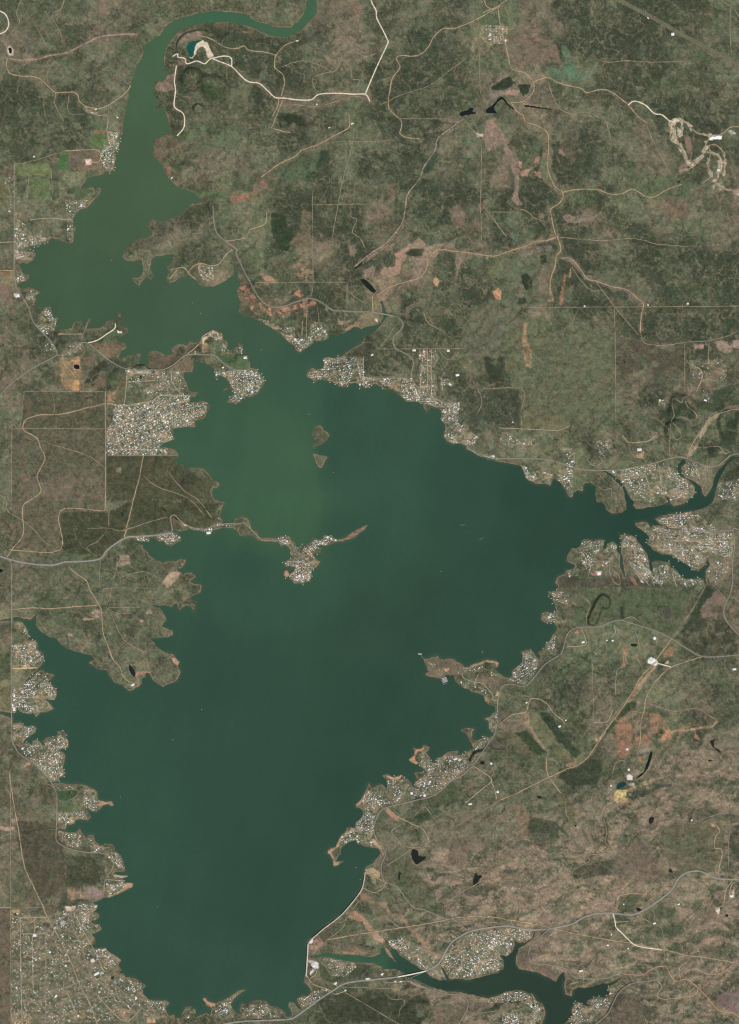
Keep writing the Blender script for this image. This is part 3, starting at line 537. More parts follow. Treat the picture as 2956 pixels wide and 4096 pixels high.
    ("L 1050,870 1180,840 1280,940 1270,1040 1100,1080 960,980", (88, 94, 70), 18, .45, None),
    ("L 1430,1070 1475,1060 1470,1120 1430,1130", (150, 126, 110), 5, .25, None),
    ("L 1490,1440 1637,1420 1637,1540 1570,1560 1500,1500", (122, 104, 98), 6, .15, None),
    ("L 1480,870 1510,875 1505,915 1478,895", (226, 202, 170), 2, .2, None),
    ("L 1572,760 1605,758 1605,805 1572,808", (210, 184, 150), 2, .3, None),
    ("L 1455,310 1490,305 1480,345 1455,345", (186, 146, 122), 3, .45, None),
    ("L 790,770 830,765 900,720 890,740 830,790", (176, 142, 122), 3, .3, None),
    ("L 820,1430 1010,1430 1000,1640 700,1640 800,1540", (98, 88, 74), 12, .2, None),
    ("L 1160,1130 1230,1120 1260,1160 1180,1170", (80, 92, 66), 5, .2, None),
    ("L 180,1160 260,1140 290,1240 400,1260 440,1360 330,1300 190,1270", (112, 96, 82), 6, .15, None),
    ("L 1390,910 1480,880 1500,960 1420,980", (126, 106, 90), 8, .3, None),
    # the sandy points
    ("H 222,495 228,465 245,462 258,487 245,505", (190, 142, 118), 2, .1, None),
    ("H 620,262 650,230 700,195 740,170 778,156 755,195 715,214 650,256", (136, 112, 92), 2, .25, None),
    ("H 300,360 430,370 455,405 400,455 390,520 300,540 270,505 300,440", (118, 104, 84), 6, .35, None),
    ("H 400,395 420,410 455,402 430,435 410,430", (150, 126, 102), 3, .3, None),
    ("R 320,285 400,280 540,210 640,285 830,290 960,390 1060,410 1040,500 800,540 640,540 520,580 340,520 370,440", (114, 102, 84), 5, .2, None),
    ("R 650,420 720,420 710,465 650,475", (200, 152, 118), 3, .2, None),
    ("R 1070,410 1110,370 1200,345 1320,292 1480,312 1525,340 1500,400 1480,335 1330,315 1210,368 1110,400", (190, 150, 118), 2, .15, None),
    ("R 1300,330 1430,335 1440,420 1300,430", (72, 84, 62), 3, .1, None),
    ("R 1180,540 1500,580 1560,680 1450,800 1380,740 1200,660", (114, 100, 84), 5, .15, None),
    ("R 1470,880 1500,800 1550,790 1520,870", (206, 170, 128), 3, .25, None),
    ("R 1300,900 1380,890 1370,970 1330,960", (190, 146, 110), 3, .3, None),
    ("N 130,825 190,830 240,855 320,835 350,820 340,850 290,880 220,880", (214, 162, 126), 2, .05, None),
    ("N 440,620 500,570 530,490 620,470 650,450 640,490 560,505 530,560 520,620 580,665 530,678", (206, 156, 118), 2, .1, None),
    ("N 860,595 925,565 940,600 900,620", (206, 160, 124), 2, .1, None),
    ("N 600,1080 640,1040 660,1070 640,1100", (206, 158, 124), 2, .3, None),
    ("N 110,1260 180,1260 290,1380 300,1420 260,1420", (170, 126, 104), 3, .4, None),
    ("K 500,515 525,500 560,475 590,420 632,382 690,340 700,350 640,395 600,430 570,485 530,510 545,540 552,570 600,570 615,565 560,598 548,600 545,555", (190, 150, 116), 2, .15, None),
    ("K 690,205 735,165 775,105 780,120 745,180 705,210", (190, 158, 122), 2, .2, None),
    ("K 780,430 810,425 870,485 890,540 870,530 850,490 800,450", (162, 136, 108), 2, .25, None),
    # the north-eastern creek country, from the closer sheets
    ("V 300,285 345,275 370,320 415,365 410,400 430,405 440,455 465,480 470,520 500,545 510,590 505,680 500,760 525,800 500,815 480,800 460,770 480,700 475,630 455,575 460,540 395,525 415,480 405,425 360,450 320,475 295,440 290,350", (138, 118, 101), 2.5, .12, ("bare_flat", "pinkish bare flat trailing south from the black ponds")),
    ("V 560,288 620,295 690,335 706,360 702,430 712,520 704,580 742,650 748,700 782,722 740,727 660,670 625,600 640,520 665,460 658,380 618,332", (120, 112, 88), 3, .15, None),
    ("V 640,520 682,500 692,600 730,690 690,680 642,620", (104, 111, 84), 3, .1, None),
    ("V 500,535 525,545 520,582 505,572", (172, 126, 104), 2, .35, None), ("V 595,522 632,508 626,552 600,552", (172, 126, 104), 2, .4, None),
    ("V 512,602 560,585 622,558 602,576 562,602 556,628 520,628", (176, 134, 112), 2, .35, None), ("V 600,600 642,604 636,642 606,626", (168, 124, 104), 2, .45, None),
    ("V 320,82 385,8 440,3 425,80 520,98 500,132 430,130 380,132 300,182 288,200 330,122", (124, 114, 96), 3, .2, None),
    ("V 400,118 450,92 515,102 495,122 420,132", (168, 138, 120), 2, .3, None),
    ("V 328,82 400,32 442,10 482,50 430,92 380,97 340,97", (56, 64, 49), 3, .1, None), ("V 498,62 576,60 562,112 530,130 500,82", (56, 64, 49), 3, .1, None),
    ("V 620,60 690,40 740,160 730,205 640,185 560,180", (112, 103, 86), 6, .25, None),
    ("V 232,360 286,368 282,384 250,386", (206, 190, 164), 1.5, .1, None),
    ("V 745,482 770,440 796,490 780,506", (136, 112, 98), 2, .15, None), ("V 68,842 120,808 168,872 100,882", (128, 110, 96), 3, .2, None),
    ("V 0,390 60,350 130,290 140,300 70,365 10,402", (136, 122, 104), 2, .35, None),
    ("V 768,876 800,864 860,880 900,864 960,882 1010,850 1020,862 960,900 850,922 800,916", (132, 117, 99), 2, .12, None),
    ("V 760,440 850,300 860,330 870,500 830,560 800,520", (96, 88, 72), 8, .4, None),
    ("X 188,296 215,262 275,262 290,172 345,138 430,80 470,120 470,150 410,145 375,160 345,190 350,215 318,245 316,300 290,315 200,330", (150, 126, 105), 2.5, .15, ("sandy_creek", "looping pink-tan sandy creek bed above the lakeside highway")),
    ("X 280,180 330,150 320,240 300,290 285,260", (176, 138, 114), 3, .4, None),
    ("X 470,138 520,124 600,106 646,124 670,175 660,192 640,152 600,138 560,160 520,210 490,240 460,282 430,332 384,312 384,275 410,240 355,215 372,195 430,210 446,190", (140, 122, 102), 2.5, .15, None),
    ("X 655,175 740,150 746,206 700,225 672,275 666,340 654,330 660,270 650,230", (128, 113, 95), 3, .2, None),
    ("X 158,412 240,370 330,350 430,318 436,342 340,366 300,402 240,432 226,470 262,545 240,542 213,480 180,432", (138, 118, 100), 2, .15, None),
    ("X 18,266 60,215 130,188 200,108 240,88 290,48 318,-10 334,8 302,62 252,102 236,126 182,172 130,208 82,242 30,282", (140, 119, 101), 2.5, .2, None),
    ("X 80,292 140,254 158,270 142,322 100,322", (134, 117, 101), 3, .15, None), ("X 0,130 35,120 30,200 0,190", (134, 117, 101), 3, .2, None),
    ("X 514,342 535,318 552,350 542,388 524,378", (196, 154, 112), 2, .2, None), ("X 440,372 490,350 522,370 500,432 460,442", (116, 109, 88), 4, .25, None),
    ("X 338,562 348,510 420,462 522,438 527,457 432,487 372,527 357,602", (112, 104, 86), 3, .2, None),
    ("X 700,622 800,532 862,458 950,520 950,762 862,822 720,802 690,742", (108, 107, 86), 4, .2, None),
    ("X 330,180 380,150 440,150 440,190 400,200 370,190", (62, 70, 53), 3, .1, None),
    ("Y 453,290 510,273 552,320 602,385 668,400 662,432 600,417 560,362 518,312", (124, 111, 96), 2, .1, None), ("Y 700,452 760,458 850,472 930,535 935,552 842,488 750,472", (118, 104, 89), 2, .1, None),
    ("Y 88,312 200,270 330,258 400,220 412,280 402,350 382,460 372,562 240,572 150,602 60,562 30,502 100,442 110,392", (100, 105, 81), 4, .25, None),
    ("Y 314,402 345,340 402,318 388,400 372,502 330,527", (122, 107, 91), 3, .15, None), ("Y 180,450 230,430 220,500 190,520", (112, 104, 88), 4, .3, None),
    ("Y 208,396 240,374 276,410 277,470 240,487 214,440", (56, 64, 48), 2, .05, None), ("Y 324,270 360,258 367,310 335,327", (56, 64, 48), 2, .05, None), ("Y 190,535 230,525 245,560 190,580", (60, 67, 51), 3, .15, None),
    ("Y 198,266 310,213 392,203 407,240 350,237 300,252 220,277", (122, 112, 97), 2, .2, None),
    ("Y 30,490 70,468 90,500 77,542 45,537", (206, 150, 112), 2, .25, ("clearing", "bright orange dug pit at the edge of the dark scrub")),
    ("Y 379,478 400,488 407,547 380,552", (206, 144, 106), 2, .25, ("clearing", "upright orange gash of bare soil by the ranch track")),
    ("Y 472,383 488,388 472,480 464,582 442,582 455,480", (160, 112, 84), 2, .5, None), ("Y 508,345 518,345 515,400 505,398", (176, 130, 90), 2, .4, None),
    ("Y 223,690 247,688 242,780 272,860 272,960 236,960 213,790", (158, 127, 97), 4, .35, None),
    ("Y -40,570 0,560 100,590 200,650 220,680 180,722 -40,722", (108, 107, 86), 4, .15, None), ("Y 250,700 340,628 382,700 372,792 270,802", (104, 108, 80), 4, .1, None),
]
# ------------------------------------------------------------------ roads: kind, points, label
ROADS = [
 ("gravel_road", "A 1160,890 1200,845 1210,800 1200,745 1150,710 1140,680 1150,590 1142,530 1155,430", "white quarry road running south along the east bank of the river"),
 ("gravel_road", "A 1390,385 1450,410 1520,440 1560,480 1600,520 1637,540 B 60,548 120,600 165,640 230,645 300,655 400,655 450,620 560,612 670,618 755,620 785,665", "broad white haul road from the horseshoe quarry eastward"),
 ("gravel_road", "B 755,620 770,580 830,440 900,290 900,265 870,200 830,120 825,70 795,10 780,-120", "white road climbing north from the end of the haul road"),
 ("dirt_road", "B 205,630 225,550 215,490 165,445 165,390 175,365 220,305 310,265", "dirt road from the haul road up to the river bend"),
 ("dirt_road", "A 1300,235 1380,255 1440,295 1500,320 1560,320 1600,305 1637,335 B 100,345 175,365", "dirt road curving behind the horseshoe quarry"),
 ("gravel_road", "A 1130,370 1165,352 1165,375 1210,385 1225,420 1290,402 1340,420 1370,395 1390,385 1470,370 1515,385 1518,440", "crinkled white track around the foot of the horseshoe quarry"),
 ("dirt_road", "B 190,640 180,700 150,760", "short dirt spur below the haul road bend"),
 ("dirt_road", "B 215,660 200,695 180,740 150,820 145,840 170,850 230,865 265,868", "pale dirt track dropping south from the haul road"),
 ("track", "B 200,695 300,690 420,700 520,680 640,640 700,630 780,660", "pinkish track running beside the haul road"),
 ("dirt_road", "B 1637,45 1580,75 1480,130 1380,175 1320,190 1260,190 1200,250 1165,315 1120,355 1070,370 1000,365 965,375 960,395 980,430 975,455 930,520 915,600 905,650 910,710 940,745 980,780 995,820 980,870 1000,890 1040,905 1110,910", "tan ranch road winding down the centre north"),
 ("track", "B 975,455 1000,490", "stub of track off the winding ranch road"),
 ("dirt_road", "B 650,755 650,830 600,865 500,920 430,955 340,985 290,1030 200,1070 130,1120 75,1160", "tan creek-side track sloping south-west below the haul road"),
 ("track", "B 1495,120 1500,300 1505,530 1510,620", "straight fence track south of the ranch yards"),
 ("track", "B 1390,770 1470,870 1505,905 1515,1000 1510,1330 1515,1580", "straight pale track south from the black ponds"),
 ("track", "B 410,1340 600,1340 850,1335", "straight east-west fence line in the northern scrub"),
 ("track", "B 410,1250 410,1637 E 410,0 415,200 400,300 375,320 370,580", "long north-south cut line above the middle point"),
 ("track", "B 680,870 670,950 610,1170 570,1380 540,1560", "leaning cut line in the centre of the northern scrub"),
 ("track", "B 1515,1330 1637,1500 C 0,1390 120,1565", "diagonal cut line near the northern creek"),
 ("track", "B 190,445 350,400 480,440 550,470 600,380 585,330 660,325 750,370 830,350", "wandering pink track north of the haul road"),
 ("track", "B 605,370 660,450 665,515 720,530 680,590", "faint green track dropping to the haul road"),
 ("track", "B 540,470 460,490 410,520 430,600", "short pink track above the haul road"),
 ("track", "B 660,1370 665,1420 700,1440 670,1520 720,1560 760,1637", "faint track west of the creek wash"),
 ("track", "B 980,780 1300,780", "straight fence line east of the winding ranch road"),
 ("track", "B 850,690 1000,620 1180,560 1300,470 1420,380", "green swale track rising north-east"),
 ("track", "B 540,930 800,928 920,920", "straight fence line south of the haul road"),
 ("wash", "B 1400,780 1330,830 1230,910 1210,990 1140,1090 1110,1170 1030,1280 1015,1380 990,1470 920,1560 870,1610 E 780,30 680,115", "rocky creek wash with pale pools of sand"),
 ("dirt_road", "A 1637,1500 1600,1560 1480,1580", "short pale lane on the northern peninsula neck"),
 ("dirt_road", "B 0,1505 100,1465 110,1385", "pale lane ending in the northern pasture"),
 ("paved_road", "A 1395,1350 1405,1480 1430,1540 1490,1590 1555,1637 D 1545,20 1590,120 1637,210 E 50,300 90,345 150,375 210,372 290,345 370,320 420,322 470,345 540,395 600,400 700,405 800,408 880,420 950,435 985,455 1002,490 985,525 945,565 937,605 955,645 1000,670 1050,700 1070,740 1058,800 1060,835 1080,880 1130,920 1200,965 1270,1000 1310,1030 1340,1090 1370,1160 1410,1220 1425,1290 1480,1330 1560,1350 F 72,1365 200,1365 360,1370 450,1390 550,1425 640,1440 760,1443 860,1438 960,1420 1080,1395 1180,1365 1250,1355 1310,1370 1390,1405 1450,1420 1510,1405 1550,1370 1590,1340 1637,1335 1750,1335", "long grey lakeside highway along the north and east shore"),
 ("dirt_road", "D 1520,0 1480,30 1440,90 1380,105 1320,90 1270,105 1235,150 1280,190", "pale lane looping through the northern promontory"),
 ("dirt_road", "D 1235,150 1200,115 1120,130", "pale lane to the tip of the northern promontory"),
 ("dirt_road", "D 1160,130 1110,190", "short pale spur on the northern promontory"),
 ("dirt_road", "D 1320,90 1300,120 1360,170 1400,190 1370,130 1380,105", "looped drive among the promontory cabins"),
 ("gravel_road", "A -40,60 0,75 40,100 60,160 40,205 0,225 -40,235", "white loop road at the north-western edge"),
 ("dirt_road", "A 50,380 45,430 65,480 130,500 230,505 290,540 330,580 370,610 470,605 510,625 520,660 560,700 580,730 640,755 705,762 700,860", "tan ranch road crossing the north-western scrub to the river village"),
 ("track", "A 330,580 310,510 320,460 380,390", "bent pink track in the north-western scrub"),
 ("track", "A 370,610 360,680 400,760 420,800", "pale green wash south of the ranch road"),
 ("track", "A 455,620 452,740 560,750", "fence track around the ranch paddock"),
 ("dirt_road", "A 560,700 640,715 710,690 770,650 830,600 855,560", "lane from the ranch buildings toward the river"),
 ("track", "A 710,690 710,762", "short lane south of the ranch buildings"),
 ("wash", "A 60,385 150,400 250,390 330,365 430,350 560,290 640,250 760,230 900,225", "rocky pink ledge line across the north-western scrub"),
 ("track", "A 410,290 400,220 350,130 350,90 400,60 430,-20", "track running off the top edge in the north-west"),
 ("track", "A 50,370 50,250 130,150 110,90 150,-20", "faint western track running off the top edge"),
 ("track", "A 310,320 290,270 230,160", "faint pink wash near the north-west corner"),
 ("dirt_road", "A 430,990 640,985 648,1060 590,1062", "farm lane around the ploughed brown field"),
 ("track", "A 100,1075 200,1060 300,1030 430,990", "lane along the north side of the western pastures"),
 ("track", "A 335,1080 335,1320 190,1320 190,1160", "fence lane around the square olive pasture"),
 ("paved_road", "A 95,1075 95,1637 D 92,130 105,240 150,310 190,385 220,470 280,540 350,620 375,680 330,715 240,760 150,820 60,890 0,955 -60,1010", "grey road down the western shore to the highway junction"),
 ("dirt_road", "A -20,1590 95,1585", "short lane west of the shore road"),
 ("dirt_road", "D -20,135 92,135", "tan lane meeting the western shore road"),
 ("track", "A 200,1440 330,1430 440,1440", "straight lane behind the western cove houses"),
 ("paved_road", "D 375,690 440,685 500,640 530,610 575,610 640,660 720,725 800,770 880,785 1000,785 1070,783 1130,755 1180,715 1220,688 1310,685 1400,690 1440,720 1490,760 1540,785 1637,785", "grey road across the neck to the round peninsula"),
 ("gravel_road", "D 575,610 640,590 700,550 750,515 755,480", "pale lane up the little green cape"),
 ("dirt_road", "D 1220,688 1300,620 1320,600 1330,565 1400,525", "pale lane to the sandy northern tip of the town peninsula"),
 ("track", "D 530,610 550,540 580,460", "faint track to a small western point"),
 ("dirt_road", "D 380,550 540,550", "short straight lane behind the western cove"),
 ("dirt_road", "D 410,690 420,740 470,800 500,840", "curving orange drive in the gravel plot"),
 ("track", "D 420,745 440,790 420,830 450,860", "second curving drive in the gravel plot"),
 ("paved_road", "D 1000,820 1080,870 1140,925", "diagonal town street by the shops"),
 ("dirt_road", "D 830,865 1020,855", "straight pale lane in the upper town"),
 ("dirt_road", "D 700,1005 815,1020 900,1005 990,990 1050,955 1130,950 1240,955", "curving street along the top of the dense town"),
 ("track", "D 835,790 830,870 815,1000 770,1110", "north-south street in the upper town"),
 ("track", "D 1125,800 1130,870 1200,960", "street behind the inner cove"),
 ("track", "D 700,1170 830,1110 960,1040 1050,990", "first slanting street of the dense town"),
 ("track", "D 740,1180 900,1110 1100,1020 1220,990", "second slanting street of the dense town"),
 ("track", "D 790,1210 1000,1130 1130,1060 1320,1020", "third slanting street of the dense town"),
 ("track", "D 840,1090 930,1180 1000,1230", "cross street in the dense town"),
 ("track", "D 1050,1000 1130,1100 1110,1160", "cross street in the eastern half of the dense town"),
 ("track", "D 700,1310 900,1305 1100,1305", "straight bottom street of the dense town"),
 ("dirt_road", "D 690,925 693,1340 692,1637 G 690,70", "straight section road on the west side of the dense town"),
 ("track", "D 160,925 130,1165 80,1168 80,1637", "stepped fence road in the western brush"),
 ("track", "D 150,925 690,928", "straight fence road across the western brush"),
 ("track", "D 80,1168 690,1172", "second straight fence road across the western brush"),
 ("dirt_road", "D 690,1005 550,1040 400,1075 260,1080 175,1110 150,1160 170,1190 240,1230 265,1290 295,1370 245,1480 270,1580 200,1637 G 150,50 155,220 90,310 50,370", "tan ranch road winding south through the western brush"),
 ("track", "D 250,1245 500,1320 600,1360 690,1430", "faint diagonal track in the western brush"),
 ("track", "D 695,1348 1170,1343", "cleared line below the dense town"),
 ("dirt_road", "D 940,1345 910,1500 875,1637 G 815,245", "straight tan road south from the dense town"),
 ("track", "D 930,1470 1030,1550 1150,1590 1250,1637 G 1340,100", "diagonal track to the causeway houses"),
 ("track", "D 1090,1440 1200,1570 1300,1637 G 1390,120", "second diagonal track to the causeway houses"),
 ("track", "D 350,1080 360,1020 345,950", "short faint spur in the western brush"),
 ("dirt_road", "G 690,70 395,70 398,325 60,325", "yellowish boundary road stepping around the brush block"),
 ("track", "D -20,1590 40,1637 G 50,70 110,110 160,140 230,200 270,250 330,300", "track across the brown western block"),
 ("highway", "G -60,360 -10,365 40,380 130,405 250,422 350,425 430,405 560,400 660,382 700,330 760,285 830,245 900,238 1010,232 1120,215", "grey highway curving in from the western edge to the causeway"),
 ("paved_road", "G 1120,215 1128,190 1117,115 1145,100 1180,135 1240,175 1340,190 1400,170 1480,155 1560,155 1600,150 1637,185 H 40,225 80,260 160,262 230,265 280,295 295,335 330,350 340,380 345,500", "road along the sandy causeway to the middle peninsula"),
 ("track", "H 340,350 380,325 440,290 520,255", "street along the north-east arm of the middle peninsula"),
 ("track", "H 340,400 280,400 240,405", "short cross street on the middle peninsula"),
 ("track", "H 345,420 400,410 440,405", "eastern cross street on the middle peninsula"),
 ("paved_road", "G 40,380 75,420 78,600 75,1000 75,1450 M 155,200 155,300 165,380 200,460 260,540 380,620 450,670 540,745 640,860 700,970 740,1060 750,1200 745,1400 735,1560 J 370,430 400,460 470,490 570,510 680,520 740,560 735,620 690,690 680,780", "grey lake road down the south-western shore"),
 ("dirt_road", "G 455,440 500,480 570,530 590,590 630,650 665,720 670,790 680,880 715,970 740,1040 785,1090 805,1145 850,1195", "tan road down the wooded southern peninsula to its tip"),
 ("dirt_road", "G 80,715 220,705 320,712 450,700 640,688", "tan road from the lake road to the peninsula"),
 ("track", "G 705,690 730,600 755,480 790,380", "cut line through the peninsula woods"),
 ("track", "G 700,200 640,270 570,310 600,345 640,370", "winding track north of the highway bend"),
 ("track", "G 575,185 720,185 800,200 990,140 1100,110", "wavering track toward the causeway pond"),
 ("track", "G 715,185 720,70 790,0", "yellowish track south of the dense town"),
 ("track", "G 660,400 655,570 730,575 1000,575", "squared cut line in the peninsula woods"),
 ("track", "G 720,720 780,860 830,930 950,1000", "faint diagonal track in the southern peninsula"),
 ("track", "G 700,705 940,700", "straight faint line east of the peninsula junction"),
 ("track", "G 690,700 780,745 850,740 920,790", "pink track to the peninsula sand scars"),
 ("track", "G 780,510 870,480 950,470 1020,500 1060,535", "track to the pale shore sand scar"),
 ("dirt_road", "J 60,-20 70,60 105,260 135,440 165,610 225,740 285,870 330,970 400,1090 480,1260 520,1370 580,1480 650,1660", "long pale road leading from the western brush diagonally through the southern town"),
 ("track", "J 70,-40 72,860 74,1640", "straight fence line at the western edge"),
 ("dirt_road", "J -20,870 75,872", "pale lane at the western edge by the southern town"),
 ("track", "J 75,875 300,868", "northern boundary lane of the southern town"),
 ("paved_road", "J 425,870 460,960 520,1090 570,1240 610,1320 730,1420 870,1550 900,1600 910,1660", "second long diagonal street of the southern town"),
 ("paved_road", "J 690,1310 800,1420 930,1530 1030,1590", "shoreward diagonal street of the southern town"),
 ("dirt_road", "J 135,940 140,1300 148,1660", "straight western street of the southern town"),
 ("paved_road", "J 300,1043 300,1420 302,1660", "straight inner street of the southern town"),
 ("dirt_road", "J 135,1043 300,1043", "short cross street in the north-west of the southern town"),
 ("dirt_road", "J 135,938 325,935", "northern cross street of the southern town"),
 ("dirt_road", "J 225,940 230,1040", "short upright street in the southern town's north"),
 ("paved_road", "J 300,1043 345,980 400,945 440,920", "slanting street past the grey-roofed store"),
 ("paved_road", "J 300,1420 420,1395 520,1360 610,1320 680,1290", "main cross street of the southern town"),
 ("dirt_road", "J 440,1420 510,1580", "short diagonal street in the south of the town"),
 ("dirt_road", "J 640,1450 815,1615 930,1530", "outer diagonal street at the south of the town"),
 ("track", "J 500,930 560,1050 640,1200 680,1290", "shore street of the southern town"),
 ("track", "J 215,1050 220,1400", "faint middle street of the southern town"),
 ("track", "J 375,105 505,105 500,140 430,180 378,165", "path around the dark green fairways"),
 ("track", "J 560,500 580,430", "short lane to a sandy western point"),
 ("track", "J 700,690 820,700", "short street on the sandy western spit"),
 ("track", "J -20,425 60,390 110,380", "faint pale lane at the western edge"),
 ("highway", "J 1380,1655 1500,1630 1637,1615 K 150,1610 260,1605 310,1580 380,1530 460,1470 530,1425 610,1375 700,1355 800,1345 900,1335 970,1328", "grey highway along the bottom shore up to the long bridge"),
 ("highway", "K 1140,1293 1200,1265 1240,1235 1280,1160 1320,1100 1400,1045 1450,1025 1520,1010 L 72,995 130,993 190,1005 270,1020 370,1015 450,1000 540,980 620,935 700,912 800,908 900,918 960,912 1050,865 1150,795 1200,745 1240,680 1290,645 1350,632 1400,640 1450,665 1500,682 1637,690 1760,692", "grey highway from the long bridge to the eastern edge"),
 ("paved_road", "I -10,1590 20,1560 40,1520 55,1440 55,1330 70,1260 90,1215 150,1205 220,1220 260,1200 310,1140 360,1080 410,1045 470,1005 490,950 510,880 560,840 640,830 710,830 780,805 850,785 960,815 1100,860 1190,905 1290,970 1390,1022 1500,1025 1637,1012 1760,1000", "grey road from the eastern shore past the mesa to the eastern edge"),
 ("paved_road", "I -10,1590 N 1500,380 1400,520 1280,690 1140,820 1000,890 870,1010 750,1090 560,1140 350,1190 150,1240 60,1300 10,1400 K 812,330 808,365 830,430 870,480 885,530 860,590 860,650 885,705 960,735 1010,800 1070,870 1150,890 1280,945 1330,950 1420,1020", "grey shore road down the south-eastern side to the highway"),
 ("dirt_road", "I 1390,1025 1250,1070 1190,1095 1130,1140 1080,1200 1030,1280 1010,1390 990,1460 990,1560 975,1637", "tan road past the depot down to the mine"),
 ("dirt_road", "I 1195,905 1100,1035 1060,1090 1000,1150 930,1270 850,1390 720,1560 O 1380,240 1280,390 1180,540 1130,600 1010,690 880,735 640,845 440,940 200,1060 0,1140", "long straight tan pipeline road slanting down the east side"),
 ("track", "K 1637,168 1500,250 1330,350 1190,435 1070,485 1000,530 870,610", "faint continuation of the pipeline line to the shore road"),
 ("paved_road", "I 1637,195 1595,190 1605,300 1590,420 1595,520 1575,620 1545,680 1535,740 1560,800 1637,885 1720,940", "grey road along the eastern edge below the river"),
 ("gravel_road", "I 1090,1065 1190,1092", "white drive into the cream depot yard"),
 ("dirt_road", "I 70,1460 150,1405 240,1385 265,1310 320,1300 380,1335 420,1390 480,1440 O 850,150", "tan farm lane over the eastern ridge"),
 ("track", "I 1030,1325 1200,1380 1350,1365 1440,1410 1500,1450", "tan track through the red-soil slopes"),
 ("track", "I 1025,1300 1010,1390 940,1385 940,1480", "short tan track by the red soil"),
 ("track", "I 830,1310 825,1200 840,1110 880,1080 870,960", "reddish track up the eastern pasture"),
 ("track", "I 1000,1120 985,1060 960,1020 985,980 965,880 930,820", "twisting red track north of the depot"),
 ("track", "I 670,1000 680,1300 680,1420", "straight pinkish cut over the round hill"),
 ("track", "I 770,930 765,1030 800,1050", "farm lane on the north flank of the round hill"),
 ("track", "I 600,840 620,880 635,940 600,955 510,960", "green lane by the eastern shore farms"),
 ("track", "I 640,820 640,750 660,680 600,620", "faint lane along the mesa foot"),
 ("track", "I 860,790 930,765 985,800", "short curved lane south of the mesa"),
 ("track", "I 820,820 825,870 800,900", "short lane by the eastern pasture houses"),
 ("dirt_road", "I 1100,235 1300,255 1420,285 1595,312", "pale upper street of the north-eastern subdivision"),
 ("dirt_road", "I 1180,262 1350,270 1600,275", "pale middle street of the north-eastern subdivision"),
 ("paved_road", "I 1170,195 1370,205 1470,205 1595,197", "grey top street of the north-eastern subdivision"),
 ("track", "I 1110,320 1250,330 1400,310 1590,345", "lower street of the north-eastern subdivision"),
 ("track", "I 960,360 1010,440 1060,500 1080,560", "first slanting lane below the river coves"),
 ("track", "I 920,400 980,480 1050,560", "second slanting lane below the river coves"),
 ("track", "I 1000,420 1070,500 1130,560", "third slanting lane below the river coves"),
 ("track", "I 790,400 790,480 820,540 855,550 850,500 800,450", "looping lane on the cove headland"),
 ("track", "I 720,400 780,350 800,340", "short lane on the cove headland"),
 ("track", "I 665,460 660,410 700,400 790,400", "lane by the reddish-roofed hangar"),
 ("track", "I 1200,480 1220,540 1230,570", "short lane by the river's southern coves"),
 ("track", "I 1490,480 1540,515 1590,460", "lane on the last eastern point"),
 ("track", "I 1420,560 1340,700 1270,800", "straight cut line through the dark eastern woods"),
 ("track", "I 1490,580 1555,660", "faint lane near the eastern edge road"),
 ("dirt_road", "C 55,50 70,150 95,250 125,370 140,440 170,465 230,480 280,525 295,570 270,630 210,670 140,670", "tan ranch road south from the ranch yards"),
 ("dirt_road", "C -40,90 0,70 55,45 150,-20", "tan road running off the top edge past the ranch yards"),
 ("dirt_road", "B 1530,-20 1545,40 1590,68", "short tan lane at the top edge by the ranch yards"),
 ("dirt_road", "C 295,540 340,520 385,510 440,540 510,560 600,580 640,610 720,590 790,600 850,640 910,690 960,750 1030,810", "tan road east past the dry lakebed"),
 ("track", "C 440,540 510,548 550,570", "white stub beside the dry lakebed"),
 ("gravel_road", "C 910,690 950,665 1020,690 1080,745 1130,755 1185,800", "white haul road into the north-eastern quarry"),
 ("dirt_road", "C 1230,780 1300,810 1340,860 1420,885 1480,895", "white bench road along the top of the north-eastern quarry"),
 ("dirt_road", "C 1185,800 1190,900 1250,960 1290,1050 1310,1080 1390,1030 1420,940 1450,890", "white loop road through the north-eastern quarry"),
 ("dirt_road", "C 1440,1000 1500,1030 1510,1100 1480,1200 1470,1240", "pale bench road in the lower north-eastern quarry"),
 ("dirt_road", "C 1480,895 1540,870 1570,840 1637,830 1720,825", "pale road leaving the quarry to the eastern edge"),
 ("track", "C 1490,-10 1540,20 1600,60 1640,120", "curved pale lane in the north-east corner"),
 ("track", "C 1580,30 1575,200 1585,370", "straight faint line near the north-eastern edge"),
 ("track", "C 720,400 800,410 900,400 1050,410 1290,405", "faint straight track east of the dry lakebed"),
 ("track", "C 720,400 690,440 650,505", "pale creek arm entering the dry lakebed"),
 ("track", "C 385,520 400,590 430,660 470,720 540,745 640,735 720,770 760,790 800,930", "faint winding creek track east of the black ponds"),
 ("dirt_road", "C 140,670 180,730 220,760 240,800 300,820 380,870 390,960 380,1090 400,1160 435,1230 480,1260 480,1300 450,1340 405,1370 405,1410 430,1520 450,1560 470,1637 F 440,40 430,110 400,200 400,300", "golden dirt road down the north-eastern valley"),
 ("dirt_road", "C 450,1545 380,1575 310,1580 250,1610 180,1630 F 60,35 0,40 E 1480,25 1350,10 1230,0 1170,60 1150,130 1105,185 1000,215 900,250 850,285", "golden dirt road along the sandy creek to the small dam"),
 ("dirt_road", "C 480,1260 560,1245 700,1243 800,1275 880,1265 940,1240 1020,1285 1080,1290 1170,1240 1260,1210", "pale road east to the green flat below the quarry"),
 ("track", "C 190,1370 240,1380 300,1430 370,1455", "faint track in the dark northern woods"),
 ("track", "C 0,1390 180,1390", "short straight cut in the dark northern woods"),
 ("track", "C 450,1555 700,1575 900,1565 1000,1570 1100,1600 1300,1615", "straight cut line across the north-eastern woods"),
